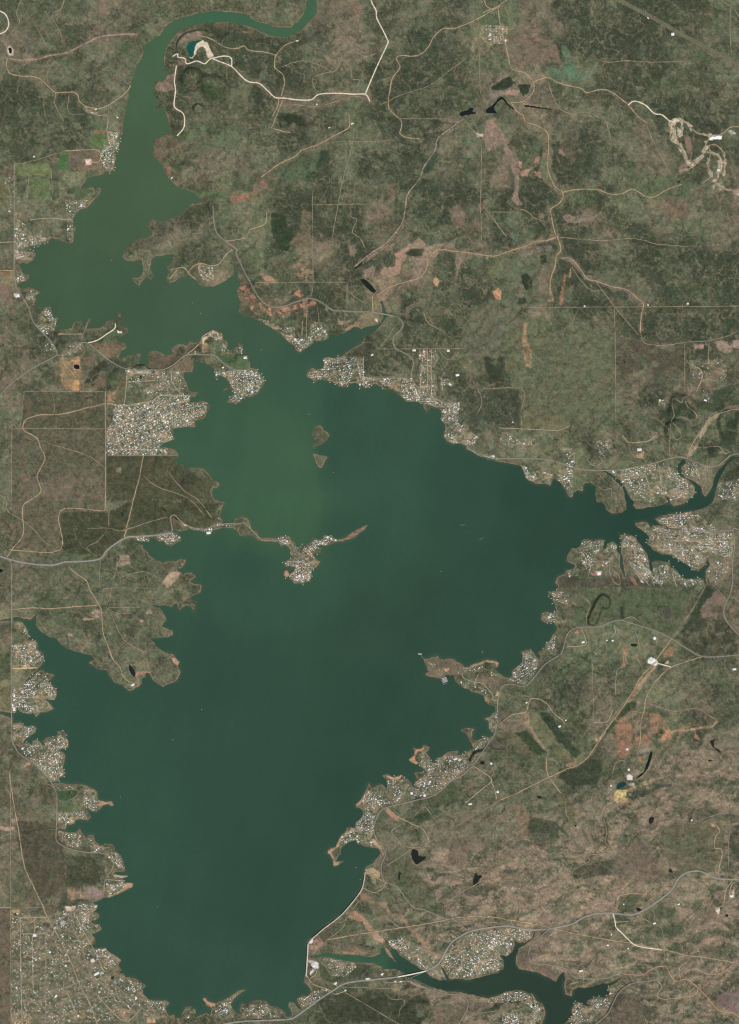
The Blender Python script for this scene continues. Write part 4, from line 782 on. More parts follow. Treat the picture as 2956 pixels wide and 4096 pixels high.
 ("track", "C 1030,820 1060,900 1110,1000 1150,1070 1200,1150", "dark diagonal track below the haul road"),
 ("cleared_strip", "C 800,-30 835,-5 960,62 1100,135 1270,235 1450,330 1637,430 1760,495", "broad straight cleared strip crossing the north-east corner"),
 ("track", "F 240,378 820,374 1290,370 1637,368 1720,367", "straight fence road across the eastern scrub"),
 ("track", "F 820,374 826,700 830,1160", "straight north-south fence line between olive and dark scrub"),
 ("dirt_road", "F 470,55 540,60 600,130 640,190 700,205 800,240 900,260 960,310 1010,355 995,430 990,540", "pinkish creek road wandering through the eastern scrub"),
 ("track", "F 990,540 1020,610 1150,625 1280,605 1430,595 1540,570 1637,530 1720,500", "faint lane from the creek road to the eastern ranchettes"),
 ("track", "F 540,110 600,200 670,265 740,265", "faint track beside the pinkish creek road"),
 ("track", "F 700,210 820,370 980,560", "straight diagonal cut in the eastern scrub"),
 ("track", "F -60,912 215,912 210,1060 212,1160", "cornered fence line west of the olive fields"),
 ("track", "F 60,1165 300,1175 450,1180 530,1150", "wavering lane below the olive fields"),
 ("track", "F 1280,610 1280,900", "straight fence line near the eastern ranchettes"),
 ("track", "F 1440,600 1440,740 1540,790", "lane into the eastern ranchettes"),
 ("dirt_road", "F 1320,750 1390,795 1385,860 1355,930", "pale drive through the eastern ranchettes"),
 ("track", "F 1340,940 1270,970 1260,1000 1205,970 1195,1010 1210,1080 1190,1120 1180,1200", "looping mesa-rim road"),
 ("track", "F 1275,970 1300,1030 1340,1060 1360,1100 1310,1115 1250,1090", "pale loop drive on a wooded mesa"),
 ("track", "F 1100,1110 1150,1150 1190,1190 1220,1240 1255,1220 1230,1170 1190,1120", "pale looped road on the mesa spur"),
 ("track", "F 1185,1190 1180,1330 1200,1355", "pale lane down from the mesa spur"),
 ("dirt_road", "F 1637,1040 1540,1060 1440,1110 1390,1180 1330,1270 1300,1350", "pale gravel creek bed coming in from the eastern edge"),
 ("track", "F 1340,1290 1400,1295 1500,1285 1540,1330 1580,1320", "pale lane around the dark knoll"),
 ("track", "F 590,1270 620,1340 680,1410 740,1390 720,1350", "lane winding behind the shore houses"),
 ("track", "F 440,1190 470,1260 440,1310", "short lane among shore houses"),
 ("track", "F 830,1400 900,1385 960,1395", "short pale lane north of the highway"),
 ("dirt_road", "F 870,1215 920,1260 1040,1250 1090,1210", "pale drive along the hilltop houses"),
 ("track", "F 1020,1420 1030,1500 1060,1590", "first street of the river-mouth subdivision"),
 ("track", "F 1110,1410 1125,1530 1130,1600", "second street of the river-mouth subdivision"),
 ("track", "F 1170,1420 1210,1480 1310,1540", "third street of the river-mouth subdivision"),
 ("track", "F 1330,1390 1360,1440 1380,1500", "street on the narrow tongue between two channels"),
 ("track", "F 1430,1420 1420,1480 1400,1560", "lane down the wooded wedge between two channels"),
 ("track", "F 700,1450 740,1490 760,1520", "short lane on the green headland"),
 ("track", "F 700,1540 750,1570 800,1565 800,1637", "lane on the scrubby headland"),
 ("dirt_road", "E 1135,650 1125,760 1112,915", "first long street of the northern shore grid"),
 ("dirt_road", "E 1160,655 1162,800 1165,935", "second long street of the northern shore grid"),
 ("dirt_road", "E 1187,655 1186,800 1190,960", "third long street of the northern shore grid"),
 ("track", "E 1110,757 1190,758", "cross street of the northern shore grid"),
 ("track", "E 850,650 1000,648 1400,645", "straight fence line behind the northern shore grid"),
 ("track", "E 743,700 742,880", "short straight street in the northern shore town"),
 ("track", "E 745,832 1060,832", "cross line behind the northern shore town"),
 ("track", "E 1240,655 1260,690 1300,720 1340,700", "curved drive east of the northern shore grid"),
 ("track", "E 1255,840 1260,920", "short street at the east end of the northern shore"),
 ("track", "E 1460,860 1510,950 1515,1020 1480,1080", "wooded valley track behind the eastern shore town"),
 ("track", "E 440,375 450,430 455,490", "lane to the middle point houses"),
 ("track", "E 345,465 340,560", "short street on the middle point"),
 ("track", "E 640,215 645,270 690,310 760,355", "pale lane west of the creek dam"),
 ("dirt_road", "E 800,300 805,405", "pale lane from the creek dam to the highway"),
 ("track", "E 30,215 200,213 640,212", "straight fence line above the orange clearings"),
 ("track", "E 635,220 635,390", "faint straight line down to the lakeside highway"),
 ("track", "E 950,490 910,560 850,640", "faint track along the inlet's east bank"),
 ("track", "E 1130,390 1160,470 1220,510 1290,550", "faint twisting track behind the northern grid"),
 ("dirt_road", "K 500,1085 700,1050 850,1025 1050,995 1200,970 1350,940 1450,930 1560,935 L 0,930 150,955 260,975 400,1005 600,1050 800,1085 950,1110 1150,1150 1300,1185 1450,1205 1620,1235 1760,1260", "long straight tan power-line cut crossing the south-east"),
 ("track", "K 1300,960 1637,970", "faint line parallel to the power-line cut"),
 ("paved_road", "L 390,1015 330,1070 270,1130 260,1190 290,1235 400,1250 500,1275 560,1330 620,1338 760,1338 830,1310 870,1285 920,1280", "grey park road around the lower reservoir"),
 ("track", "L 620,1280 620,1350", "short park lane by the pale buildings"),
 ("track", "L 625,1310 700,1275 780,1265", "park lane to a small pale loop"),
 ("paved_road", "L 670,1655 770,1570 810,1500 850,1430 930,1370 1080,1345 1110,1310 1080,1270 1030,1260", "grey road running off the bottom edge east of the reservoir"),
 ("dirt_road", "L 880,1310 1000,1310 1070,1270 1150,1255 1180,1300 1220,1355 1290,1340 1370,1400 1400,1430 1500,1540 1590,1560 1637,1590 1720,1630", "pinkish sandy creek road in the south-east corner"),
 ("dirt_road", "L 1370,1400 1340,1445 1240,1460 1130,1470 1100,1440 1130,1390 1100,1345", "tan loop road in the south-east corner"),
 ("wash", "L 1285,1310 1300,1285 1360,1275 1420,1305 1500,1305 1560,1270 1637,1210", "pink sandy creek curving in the south-east corner"),
 ("track", "L 1250,1340 1245,1270 1290,1230", "short tan lane by the sandy creek"),
 ("track", "L 1150,1230 1150,1110 1200,1090 1250,1110 1270,1170 1310,1220", "tan loop track south of the green flat"),
 ("gravel_road", "L 810,910 825,970 830,1000 870,1040 910,1080 950,1115 1000,1130 1130,1150", "pale ranch drive south of the highway"),
 ("dirt_road", "L 825,968 910,962", "short pale drive off the ranch drive"),
 ("track", "L 830,1000 815,1060 800,1090 880,1060", "tan drive around the ranch houses"),
 ("track", "L 920,920 920,940 1000,945 1070,975 1120,1000 1150,1090", "curving lane to a white farmhouse"),
 ("track", "L 1055,870 1080,910 1075,960", "farm lane joining the highway"),
 ("dirt_road", "L 1505,680 1500,620 1520,550 1520,490 1475,480 1480,410 1510,370 1480,330", "tan winding drive north of the highway's eastern end"),
 ("track", "L 1565,640 1565,250 1500,260 1400,290 1350,320 1260,315 1160,315 1115,400 1120,520 1180,600", "fence track around the olive pasture"),
 ("dirt_road", "L 1590,695 1545,770 1530,850 1490,872", "tan drive to the south-eastern pad"),
 ("dirt_road", "L 1637,700 1600,710 1580,750 1590,790", "short tan drive to the eastern pad"),
 ("dirt_road", "L 835,900 840,810 900,782 1000,780", "orange track north of the highway"),
 ("track", "L 1150,830 1180,790 1200,760", "short lane inside the highway curve"),
 ("track", "L 692,100 692,400", "straight fence line south of the mine"),
 ("track", "L 660,330 665,420 640,460", "faint track in the granite country"),
 ("dirt_road", "L 735,260 760,210 812,180", "tan track from the yellow spoil heap"),
 ("track", "L 750,290 770,370 760,440 780,480 720,520 655,530 650,570 560,620 540,660", "winding dry creek in the granite country"),
 ("dirt_road", "O 690,910 790,1050", "short tan spur below the pipeline road"),
 ("track", "O 500,900 510,1050", "short tan track to the oval pond"),
 ("dirt_road", "O 600,580 610,740 640,850 690,910", "tan track crossing the pipeline road"),
 ("track", "O 860,1110 860,1260 880,1350 940,1430", "tan track down the olive pasture"),
 ("track", "O 1637,630 1540,640 1490,720 1465,850", "pale lane west of the mine"),
 ("track", "O 1220,125 1380,125 1440,50 1460,0", "green-edged lane below the round hill"),
 ("dirt_road", "K 885,705 870,745 810,775 740,745", "looping dam-keeper's road behind the dam"),
 ("dirt_road", "K 885,705 800,665 765,640", "pale road into the gravel yard at the dam's end"),
 ("track", "K 705,810 640,890 625,960 600,1010 500,1090 440,1150 400,1187", "service track below the dam"),
 ("track", "K 540,975 620,955 720,815", "upper service track below the dam"),
 ("track", "K 750,1030 770,980 830,940 880,930 960,990 1000,1010", "faint loop track in the spillway scrub"),
 ("track", "K 620,1425 800,1530 1000,1650", "straight line slanting off the bottom edge"),
 ("dirt_road", "K 540,1430 560,1440 620,1420", "short pale drive south of the highway"),
 ("dirt_road", "U 510,1080 420,1030 300,1005 200,960 140,880 110,830", "pale road from the highway up to the dam"),
 ("dirt_road", "U 170,870 240,820 270,760 240,720", "loop road around the white yard"),
 ("paved_road", "K 870,1350 880,1360 950,1362 1040,1355 1090,1375 1150,1400 1220,1425 1290,1440 1390,1450 1425,1490 1420,1540 1395,1585 1350,1660", "pale shore road south of the lower reservoir"),
 ("track", "K 1395,1585 1480,1565 1637,1545", "faint lane in the bottom scrub"),
 ("track", "U 600,1010 1100,1018 1500,1030 1637,990", "pinkish track parallel to the highway"),
 ("track", "K 880,1425 930,1470 1000,1470 1010,1500 980,1540 975,1590", "faint wiggling track in the bottom woods"),
 ("track", "K 540,1330 480,1240 450,1220", "runway-like mown strip in the dam village"),
 ("dirt_road", "N 1290,700 1400,770 1510,850 1520,900 1450,960 1300,1080 1180,1180", "tan farm road forking behind the south-eastern shore"),
 ("dirt_road", "N 1520,900 1570,1020 1590,1130", "orange farm drive behind the south-eastern shore"),
 ("track", "N 1510,850 1550,790 1520,680", "short tan drive to a white barn"),
 ("track", "N 1400,790 1350,850 1260,850", "short tan lane to a farmyard"),
 ("dirt_road", "K 890,215 950,265 1050,320 1130,360 1180,450", "tan lane inland from the shore road bend"),
 ("track", "K 1060,290 1140,215 1190,270", "faint bent track inland of the shore road"),
 ("track", "K 1180,470 1060,480 1020,465 940,400 930,370 1000,320", "faint pasture loop by the black ranch pond"),
 ("track", "K 1280,930 1290,880 1360,790 1500,710 1540,690", "pale track past the star-shaped pond"),
 ("track", "R 930,500 950,570 1050,620 1140,650 1250,660 1340,740 1400,810 1440,870 1440,940 1530,940", "curving street of the eastern headland"),
 ("track", "R 1200,520 1150,620 1130,680", "short street of the eastern headland"),
 ("dirt_road", "C 1190,805 1215,835 1210,885 1245,945 1290,1040", "inner white quarry scar in the north-east"),
 ("dirt_road", "C 1250,785 1262,860 1236,902", "short white quarry scar below the upper bench"),
 ("dirt_road", "C 1390,1030 1350,1080 1310,1105 1250,1120", "lower white quarry scar toward the green flat"),
 ("dirt_road", "C 1420,962 1480,950 1522,990 1542,1060 1532,1150", "outer white quarry scar near the eastern edge"),
 ("dirt_road", "C 1450,1000 1430,1080 1450,1150 1400,1200", "looping white quarry scar between the benches"),
 ("dirt_road", "C 1480,1200 1540,1240 1600,1250 1660,1290", "south-eastern white quarry scar running to the edge"),
]
# ------------------------------------------------------------------ where the houses stand: phrase, houses per 10 000 map pixels, street angle, outlines
TOWNS = [
 ("in the tight riverside village beside the northern arm", 88, 10, ["A 705,860 785,870 780,960 745,985 750,1040 740,1110 700,1120 670,1070 650,1030 680,960 705,900"]),
 ("in the north-western cove village", 75, 5, ["A 100,1440 150,1450 220,1540 310,1555 300,1580 200,1610 120,1637 100,1637", "D 97,0 240,20 190,70 100,60"]),
 ("along the wooded north-western cove", 38, 70, ["A 430,1310 570,1310 560,1360 480,1420 475,1470 485,1570 440,1570 440,1430"]),
 ("on the western shore road above the junction", 62, 35, ["D 97,110 150,120 170,200 115,210", "D 150,252 260,268 220,330 170,320", "D 225,460 300,380 370,450 360,520 310,550 270,530"]),
 ("at the western highway junction", 45, 20, ["D 290,580 360,620 370,670 300,660", "D 460,630 540,600 520,670 430,700 400,690"]),
 ("on the northern tip of the town peninsula", 45, 20, ["D 1380,540 1455,545 1450,590 1390,590", "D 1240,660 1310,660 1300,690", "D 1460,610 1590,640 1590,680 1450,680", "D 1590,690 1637,700 1620,720"]),
 ("in the round peninsula town", 125, 15, ["D 1410,792 1690,790 1730,850 1700,910 1650,950 1570,990 1500,990 1540,940 1500,860 1480,830 1420,835"]),
 ("in the dense western grid town", 105, 28, ["D 750,1015 960,1000 1060,950 1240,940 1245,995 1360,1000 1350,1070 1270,1110 1260,1150 1120,1165 1130,1240 1070,1265 1040,1300 1100,1310 1095,1340 700,1345 700,1190 740,1120"]),
 ("in the scattered upper western town", 34, 28, ["D 820,780 1080,790 1190,800 1230,900 1130,930 1000,960 840,900"]),
 ("on the triangular middle point", 75, 40, ["E 205,540 240,500 290,510 300,580 380,590 390,540 400,480 450,470 510,550 500,580 400,610 330,665 280,620 215,570", "E 55,450 150,470 215,520 150,520"]),
 ("along the northern shore town", 82, 5, ["E 480,710 560,700 740,700 745,830 830,840 1060,840 1090,910 1250,985 1310,1010 1250,1040 1120,1000 1030,990 940,905 850,880 760,900 690,870 580,885 500,850 380,840 380,800 470,780"]),
 ("in the long-street grid behind the northern shore", 40, 0, ["E 1105,650 1230,650 1220,960 1110,900", "E 1240,840 1340,850 1330,900 1240,880"]),
 ("in the north-eastern shore town", 95, 30, ["E 1260,1050 1320,1000 1370,1000 1360,1130 1420,1160 1500,1230 1460,1280 1330,1270 1270,1215 1290,1140 1250,1110", "E 1410,1290 1450,1310 1640,1362 1620,1376 1460,1330"]),
 ("on the hillside above the north-eastern shore", 40, 10, ["F 80,1190 150,1200 180,1240 290,1240 280,1280 120,1295 70,1260", "F 480,1300 560,1300 560,1420 490,1410", "F 700,1250 800,1240 800,1340 730,1350", "F 1100,970 1160,990 1150,1040 1110,1030"]),
 ("on the knobbly shore west of the green headland", 85, 15, ["F 215,1410 300,1440 420,1470 400,1530 260,1510 230,1460", "F 450,1450 490,1400 550,1410 540,1600 500,1560 450,1500"]),
 ("in the river-mouth subdivision above the channel", 55, 8, ["F 800,1450 1010,1410 1150,1400 1220,1440 1300,1520 1350,1560 1330,1620 1190,1637 950,1660 900,1560 850,1490"]),
 ("on the tongue between the two river channels", 55, 60, ["F 1280,1390 1360,1390 1380,1480 1370,1530 1280,1460", "F 1490,1530 1637,1500 1637,1637 1500,1637"]),
 ("in the ranchettes near the eastern edge", 13, 0, ["F 1290,720 1550,720 1560,860 1350,860", "F 1350,920 1460,920 1460,1000 1370,990"]),
 ("in the long-street subdivision below the river channel", 78, 4, ["I 960,155 1040,165 1200,200 1350,200 1590,220 1600,300 1590,380 1460,350 1380,440 1330,450 1220,370 1070,320 1040,230", "I 1100,130 1300,80 1400,110 1500,200 1370,210 1180,180"]),
 ("on the cove fingers below the river channel", 85, 55, ["I 870,230 950,245 1000,320 1060,440 1180,420 1180,480 1140,550 1000,540 920,420 870,340", "I 1200,460 1230,470 1270,520 1400,530 1300,570 1210,560"]),
 ("on the broad headland south-west of the river mouth", 52, 35, ["I 590,270 740,270 780,290 830,290 850,350 830,380 660,480 600,400 580,330", "I 510,460 590,450 580,500 520,500"]),
 ("on the last point below the eastern channel", 38, 40, ["I 1430,400 1480,390 1590,450 1540,520 1470,570 1430,500"]),
 ("on the little eastern points below the headland", 66, 20, ["I 415,600 520,600 530,700 490,680 420,660", "I 350,740 440,740 490,800 460,810 350,780", "I 380,930 440,880 420,1000 370,1030"]),
 ("in the cove village at the eastern headland's neck", 85, 30, ["I 220,1000 280,990 330,1060 290,1150 230,1210 130,1180 160,1110"]),
 ("on the brown eastern headland with the marina", 42, 20, ["R 955,420 1275,390 1285,475 960,485", "R 900,640 1050,660 1040,760 930,740", "R 380,310 490,330 500,420 390,420", "R 1100,660 1180,670 1180,740 1100,740", "R 1200,720 1330,760 1360,960 1300,900", "R 1400,460 1550,540 1550,570 1410,540", "R 820,480 950,490 940,540 820,520"]),
 ("along the scalloped south-eastern shore", 56, 25, ["N 0,1040 150,1030 170,880 400,880 470,980 540,1000 530,900 700,790 600,680 530,560 640,520 710,640 830,660 820,600 940,560 1150,570 1300,480 1450,320 1500,340 1280,680 1000,880 850,1000 700,1080 200,1200 0,1200"]),
 ("on the roadside bank north of the sandy bar", 75, 10, ["N 1490,60 1590,20 1590,180 1540,250 1490,180"]),
 ("on the south-eastern hook above the sand spit", 80, 35, ["K 690,330 740,270 740,150 790,100 870,200 820,260 800,400 800,470 710,450 600,460 600,400"]),
 ("on the north bank of the tailwater", 60, 30, ["K 900,1090 1000,1070 1070,1100 1230,1200 1160,1290 1050,1220 920,1130"]),
 ("on the wooded headland of the lower reservoir", 66, 20, ["K 1430,1040 1637,1020 1637,1280 1500,1320 1300,1340 1180,1310 1250,1260 1320,1120", "L 0,1030 160,1010 290,1030 270,1080 160,1100 140,1170 90,1200 90,1270 0,1310"]),
 ("on the southern rim of the lower reservoir", 75, 20, ["L -120,1470 0,1470 110,1430 230,1425 300,1480 360,1560 330,1620 240,1600 300,1540 200,1480 60,1500 -120,1500", "L 80,1560 250,1560 330,1600 300,1637 90,1637"]),
 ("on the small point at the reservoir's bottom edge", 66, 50, ["L 560,1490 600,1500 680,1530 640,1480 790,1470 790,1510 700,1600 530,1637 550,1540", "L 790,1400 840,1400 820,1440 790,1440"]),
 ("in the village just below the dam", 55, 35, ["K 480,1205 680,1230 700,1260 620,1330 540,1320 480,1240"]),
 ("along the bottom shore beside the highway", 55, 35, ["K 300,1530 330,1460 480,1400 520,1420 400,1510", "K 0,1510 120,1510 210,1560 200,1590 0,1600", "J 1200,1600 1220,1530 1280,1540 1270,1600", "J 1390,1600 1440,1500 1580,1420 1510,1500 1540,1600", "J 1580,1530 1637,1520 1637,1600 1590,1600"]),
 ("in the wide southern town", 30, 28, ["J 76,900 330,920 430,880 600,840 640,940 650,1010 600,1110 700,1150 780,1220 750,1300 930,1380 1000,1480 1090,1500 1090,1600 800,1610 640,1620 300,1640 76,1640"]),
 ("on the shore side of the southern town", 60, 30, ["J 520,850 640,860 640,1010 600,1060 540,1000", "J 600,1140 700,1150 780,1220 740,1270 640,1240", "J 760,1330 930,1370 920,1440 820,1400", "J 940,1480 1090,1490 1080,1540 960,1530"]),
 ("around the western fairways", 75, 20, ["J 550,100 620,95 640,160 670,200 620,240 550,220", "J 380,260 540,240 580,290 480,300 430,350 385,345", "J 380,75 480,78 480,95 380,98"]),
 ("on the scalloped points south of the fairways", 70, 25, ["J 380,370 520,380 540,470 470,480 390,430", "J 570,400 640,470 720,480 790,540 810,630 760,600 690,520 600,510", "J 690,690 810,690 820,740 710,790"]),
 ("on the double point of the south-western shore", 85, 35, ["M 165,150 460,190 300,380 180,370", "M 230,430 400,410 540,400 700,350 800,290 890,380 890,450 770,500 830,560 820,820 690,900 560,750 400,620"]),
 ("in the western inlet subdivision", 78, 3, ["G 80,950 235,930 280,1040 200,1100 80,1090", "G 230,1130 300,1150 370,1270 340,1370 220,1395 120,1390 80,1300 130,1220", "G 80,1230 105,1230 105,1395 80,1395", "G 80,790 140,810 185,860 170,880 90,820"]),
 ("at the tip of the wooded southern peninsula", 90, 20, ["G 850,1190 905,1180 890,1220 840,1240"]),
 ("along the sandy causeway road", 105, 10, ["G 880,240 975,245 980,270 900,270", "G 1010,235 1130,215 1185,245 1110,295", "G 1180,140 1260,180 1340,195 1390,190 1380,225 1340,210 1200,170", "G 1420,110 1450,115 1440,135", "G 1400,155 1540,155 1540,168 1400,172"]),
 ("on the middle peninsula beyond the causeway", 85, 20, ["H 170,245 260,245 290,300 350,310 430,260 500,230 550,260 480,300 400,340 440,410 390,530 290,545 260,500 290,440 230,420 280,370 260,340"]),
 ("among the northern ranch yards", 45, 0, ["B 1510,170 1690,170 1680,285 1560,290 1510,230"]),
 ("on the cabin promontory of the northern shore", 45, 20, ["D 1300,100 1410,110 1400,200 1340,210 1300,150", "D 1250,150 1300,190 1280,200"]),
 ("among the western pastures", 14, 0, ["A 30,1150 110,1150 120,1300 60,1400", "A 540,700 650,700 640,760 560,740", "A 100,1310 140,1310 140,1440 100,1440"]),
]
# lone buildings and compounds: point, length, width (m), heading, roof, label
LONE = [
 ("A 575,1060", 60, 34, 0, "white", "white-roofed barn in the ploughed brown field"),
 ("A 630,718", 46, 26, 20, "white", "white-roofed ranch house north of the western pastures"),
 ("A 770,770", 34, 24, 30, "white", "white-roofed house alone above the river village"),
 ("A 1125,1165", 44, 24, 40, "white", "white-roofed lodge on the east bank of the northern arm"),
 ("A 225,1028", 42, 26, 10, "white", "white-roofed farmhouse on the north side of the western pastures"),
 ("B 1570,235", 60, 30, 5, "cream", "cream-roofed stable in the northern ranch yards"),
 ("B 1600,270", 56, 34, 5, "tan", "tan-roofed riding hall in the northern ranch yards"),
 ("C 1200,228", 70, 62, 0, "white", "round-cornered white tank building beside the cleared strip"),
 ("C 1040,122", 56, 24, -32, "cream", "cream-roofed shed at the edge of the cleared strip"),
 ("B 310,268", 52, 30, 15, "cream", "cream-roofed pump house on the outer river bend"),
 ("B 437,685", 34, 24, 0, "white", "white-roofed cabin on the track beside the haul road"),
 ("B 670,812", 60, 26, 20, "white", "white-roofed shed by the creek-side track"),
 ("B 520,838", 44, 26, 10, "cream", "cream-roofed cabin west of the creek-side track"),
 ("F 625,368", 36, 26, 0, "white", "white-roofed cabin on the eastern fence road"),
 ("F 1040,362", 40, 28, 0, "cream", "cream-roofed cabin midway on the eastern fence road"),
 ("F 1300,352", 52, 40, 0, "cream", "cream-roofed house where the fence road meets the wash"),
 ("F 155,1128", 30, 22, 0, "white", "white-roofed cabin in the dark square of scrub"),
 ("F 984,1308", 70, 42, 0, "white", "large white-roofed warehouse above the orange yard"),
 ("F 545,1385", 56, 34, 10, "white", "white-roofed store beside the eastern lakeside highway"),
 ("F 1415,985", 66, 32, -15, "white", "long white-roofed house on the wooded hill"),
 ("E 1075,658", 74, 40, 0, "white", "twin white-roofed storage barn behind the northern shore"),
 ("E 1298,660", 56, 44, 0, "white", "square white-roofed barn east of the northern grid"),
 ("E 800,688", 60, 34, 30, "cream", "cream-roofed lodge in the clearing by the inlet"),
 ("E 1358,820", 76, 48, 10, "white", "white-roofed compound in the northern woods"),
 ("E 1310,880", 64, 30, -35, "white", "slanting white-roofed hall below the woodland compound"),
 ("E 295,585", 62, 40, 15, "cream", "big cream-roofed clubhouse on the middle point"),
 ("D 115,300", 86, 62, 15, "white", "big white-roofed hall beside the western shore road"),
 ("D 840,795", 60, 40, 0, "white", "white-roofed store at the head of the town peninsula"),
 ("D 912,798", 110, 40, 0, "grey", "long grey-roofed storage hall by the upper town"),
 ("D 955,802", 60, 36, 0, "grey", "shorter grey-roofed storage hall by the upper town"),
 ("D 1460,770", 44, 30, 20, "white", "white-roofed house in the dark green lawn"),
 ("D 1605,705", 66, 44, 10, "white", "white-roofed lodge at the east tip of the lawn"),
 ("G 870,1210", 70, 40, 20, "white", "white-roofed lodge at the peninsula tip"),
 ("G 1365,215", 90, 52, 5, "white", "white-roofed resort hall on the causeway point"),
 ("G 95,1280", 60, 36, 90, "white", "white-roofed boat store beside the western lake road"),
 ("G 93,1370", 80, 50, 90, "white", "big white-roofed boat store at the inlet crossing"),
 ("I 718,480", 70, 80, 5, "white", "square white-roofed hangar with a rusty neighbour on the headland"),
 ("I 690,484", 60, 50, 5, "rust", "rust-roofed shed beside the square white hangar"),
 ("I 615,930", 66, 40, 20, "white", "white-roofed barn near the eastern shore road"),
 ("I 808,920", 48, 34, 0, "white", "white-roofed farmhouse south of the mesa, eastern of a pair"),
 ("I 770,918", 34, 26, 0, "white", "white-roofed farmhouse south of the mesa, western of a pair"),
 ("I 1083,905", 60, 60, 40, "white", "white-roofed church-sized hall north of the depot"),
 ("I 1070,1052", 120, 80, 32, "white", "huge white-roofed depot hall in the cream yard"),
 ("I 1605,1108", 80, 40, 5, "white", "white-roofed works at the eastern edge"),
 ("I 245,1325", 40, 34, 20, "white", "white-roofed farmhouse at the top of the olive strip"),
 ("I 460,1480", 56, 40, 20, "white", "white-roofed farmhouse on the eastern ridge lane"),
 ("I 500,1440", 36, 28, 20, "white", "small white-roofed barn beside the ridge farmhouse"),
 ("Q 170,478", 52, 44, 0, "white", "white-roofed office in the red-soil circle"),
 ("Q 190,745", 46, 46, 0, "white", "white-roofed plant building beside the mine heap"),
 ("O 1450,955", 40, 30, 0, "white", "white-roofed shed west of the teal settling pond"),
 ("N 650,1085", 56, 48, 20, "white", "white-roofed boat store beside the south-eastern shore road"),
 ("N 1520,665", 46, 40, 0, "white", "white-roofed barn inland of the south-eastern shore"),
 ("N 1605,1035", 50, 46, 0, "white", "white-roofed barn at the orange drive's end"),
 ("N 1245,1195", 80, 34, 15, "white", "long white-roofed barn at the farm road's end"),
 ("N 480,1058", 54, 50, 0, "white", "white-roofed hall in the middle of the south-eastern shore"),
 ("N 720,912", 50, 50, 0, "white", "white-roofed hall near the south-eastern creek"),
 ("N 1055,610", 80, 36, 25, "white", "long white-roofed boat shed on the south-eastern shore"),
 ("J 635,1305", 110, 48, 30, "white", "largest white-roofed store in the southern town"),
 ("J 665,1300", 70, 50, 30, "grey", "grey-roofed store beside the largest white store"),
 ("J 410,972", 90, 80, 25, "grey", "big square grey-roofed store in the north of the southern town"),
 ("J 230,1053", 70, 56, 0, "white", "white-roofed hall in the north-west of the southern town"),
 ("J 608,1220", 80, 80, 30, "cream", "square cream-roofed school in the southern town"),
 ("J 370,1450", 60, 40, 60, "white", "white-roofed works in the southern town's gravel lot"),
 ("J 515,1580", 44, 34, 30, "white", "white-roofed house at the south end of the diagonal street"),
 ("K 418,1255", 60, 40, 0, "white", "white-roofed powerhouse shed in the yard below the dam"),
 ("K 770,1338", 80, 34, 5, "white", "white-roofed shop on the highway south of the tailwater"),
 ("K 950,1358", 50, 30, 0, "white", "white-roofed motel wing by the long bridge, western of two"),
 ("K 985,1358", 60, 28, 0, "white", "white-roofed motel wing by the long bridge, eastern of two"),
 ("K 560,1368", 74, 40, 40, "cream", "cream-roofed lodge near the highway below the dam"),
 ("K 625,1415", 40, 34, 0, "white", "white-roofed house south of the highway"),
 ("K 865,1310", 60, 30, 35, "white", "white-roofed boat store on the tailwater's south bank"),
 ("K 1445,195", 50, 26, 20, "white", "white-roofed farmhouse in the granite country"),
 ("L 910,1140", 34, 30, 0, "white", "white-roofed ranch house west of the pale drive's end"),
 ("L 775,1118", 50, 30, 0, "white", "white-roofed ranch house at the western end of the drive"),
 ("L 800,1048", 38, 26, 80, "white", "small white-roofed ranch cabin beside the drive"),
 ("L 1080,975", 66, 34, 15, "white", "white-roofed farmhouse in the green flat"),
 ("L 1240,850", 50, 30, 20, "white", "white-roofed house inside the highway curve"),
 ("L 1585,795", 70, 46, 0, "white", "white-roofed works on the eastern pad"),
 ("L 1492,890", 60, 44, 30, "cream", "cream-roofed works on the south-eastern pad"),
 ("L 1325,300", 40, 34, 0, "white", "white-roofed house north of the olive pasture"),
 ("L 880,850", 30, 26, 0, "white", "white-roofed house north of the highway loop"),
 ("L 600,1285", 90, 40, 10, "cream", "cream-roofed park lodge by the lower reservoir"),
 ("L 210,1612", 44, 44, 0, "rust", "rust-red roofed hall on the reservoir's southern rim"),
 ("H 560,262", 40, 30, 10, "white", "white-roofed house at the end of the middle peninsula's arm"),
 ("C 1500,1118", 60, 40, 0, "white", "white-roofed crusher house in the north-eastern quarry"),
 ("C 1465,892", 50, 28, 0, "grey", "grey-roofed shed on the white quarry pad"),
]
BOATS = ["D 728,70", "D 1262,345", "D 1313,415", "E 73,655", "E 385,1075", "E 545,1457", "H 1250,467", "G 1320,1370", "J 790,150", "K 695,612", "K 722,690", "J 1030,870", "G 1130,1570", "I 480,560"]
BOAT_WHERE = ["on the northern arm south of the western cabins", "off the cabin promontory", "south of the promontory, smaller of two there", "off the triangular middle point",
              "north-west of the heart-shaped island", "south-east of the wedge-shaped island", "in the open water east of the middle peninsula", "in the open water east of the wooded southern peninsula",
              "off the fairway spit", "off the hooked sand spit by the dam", "just outside the dam's north end", "in the open water off the southern town", "in the south-western open water", "off the eastern shore near the headland"]
DOCKED = [0, 1, 6, 10, 15, 18, 19, 22, 25, 31, 38, 39, 42]      # towns with private boat docks
# ------------------------------------------------------------------ helpers for objects and materials
COL = scene.collection

def link(o, parent=None, label=None, cat=None, group=None, kind=None):
    COL.objects.link(o)
    if parent is not None: o.parent = parent
    if label: o["label"] = label
    if cat: o["category"] = cat
    if group: o["group"] = group
    if kind: o["kind"] = kind
    return o

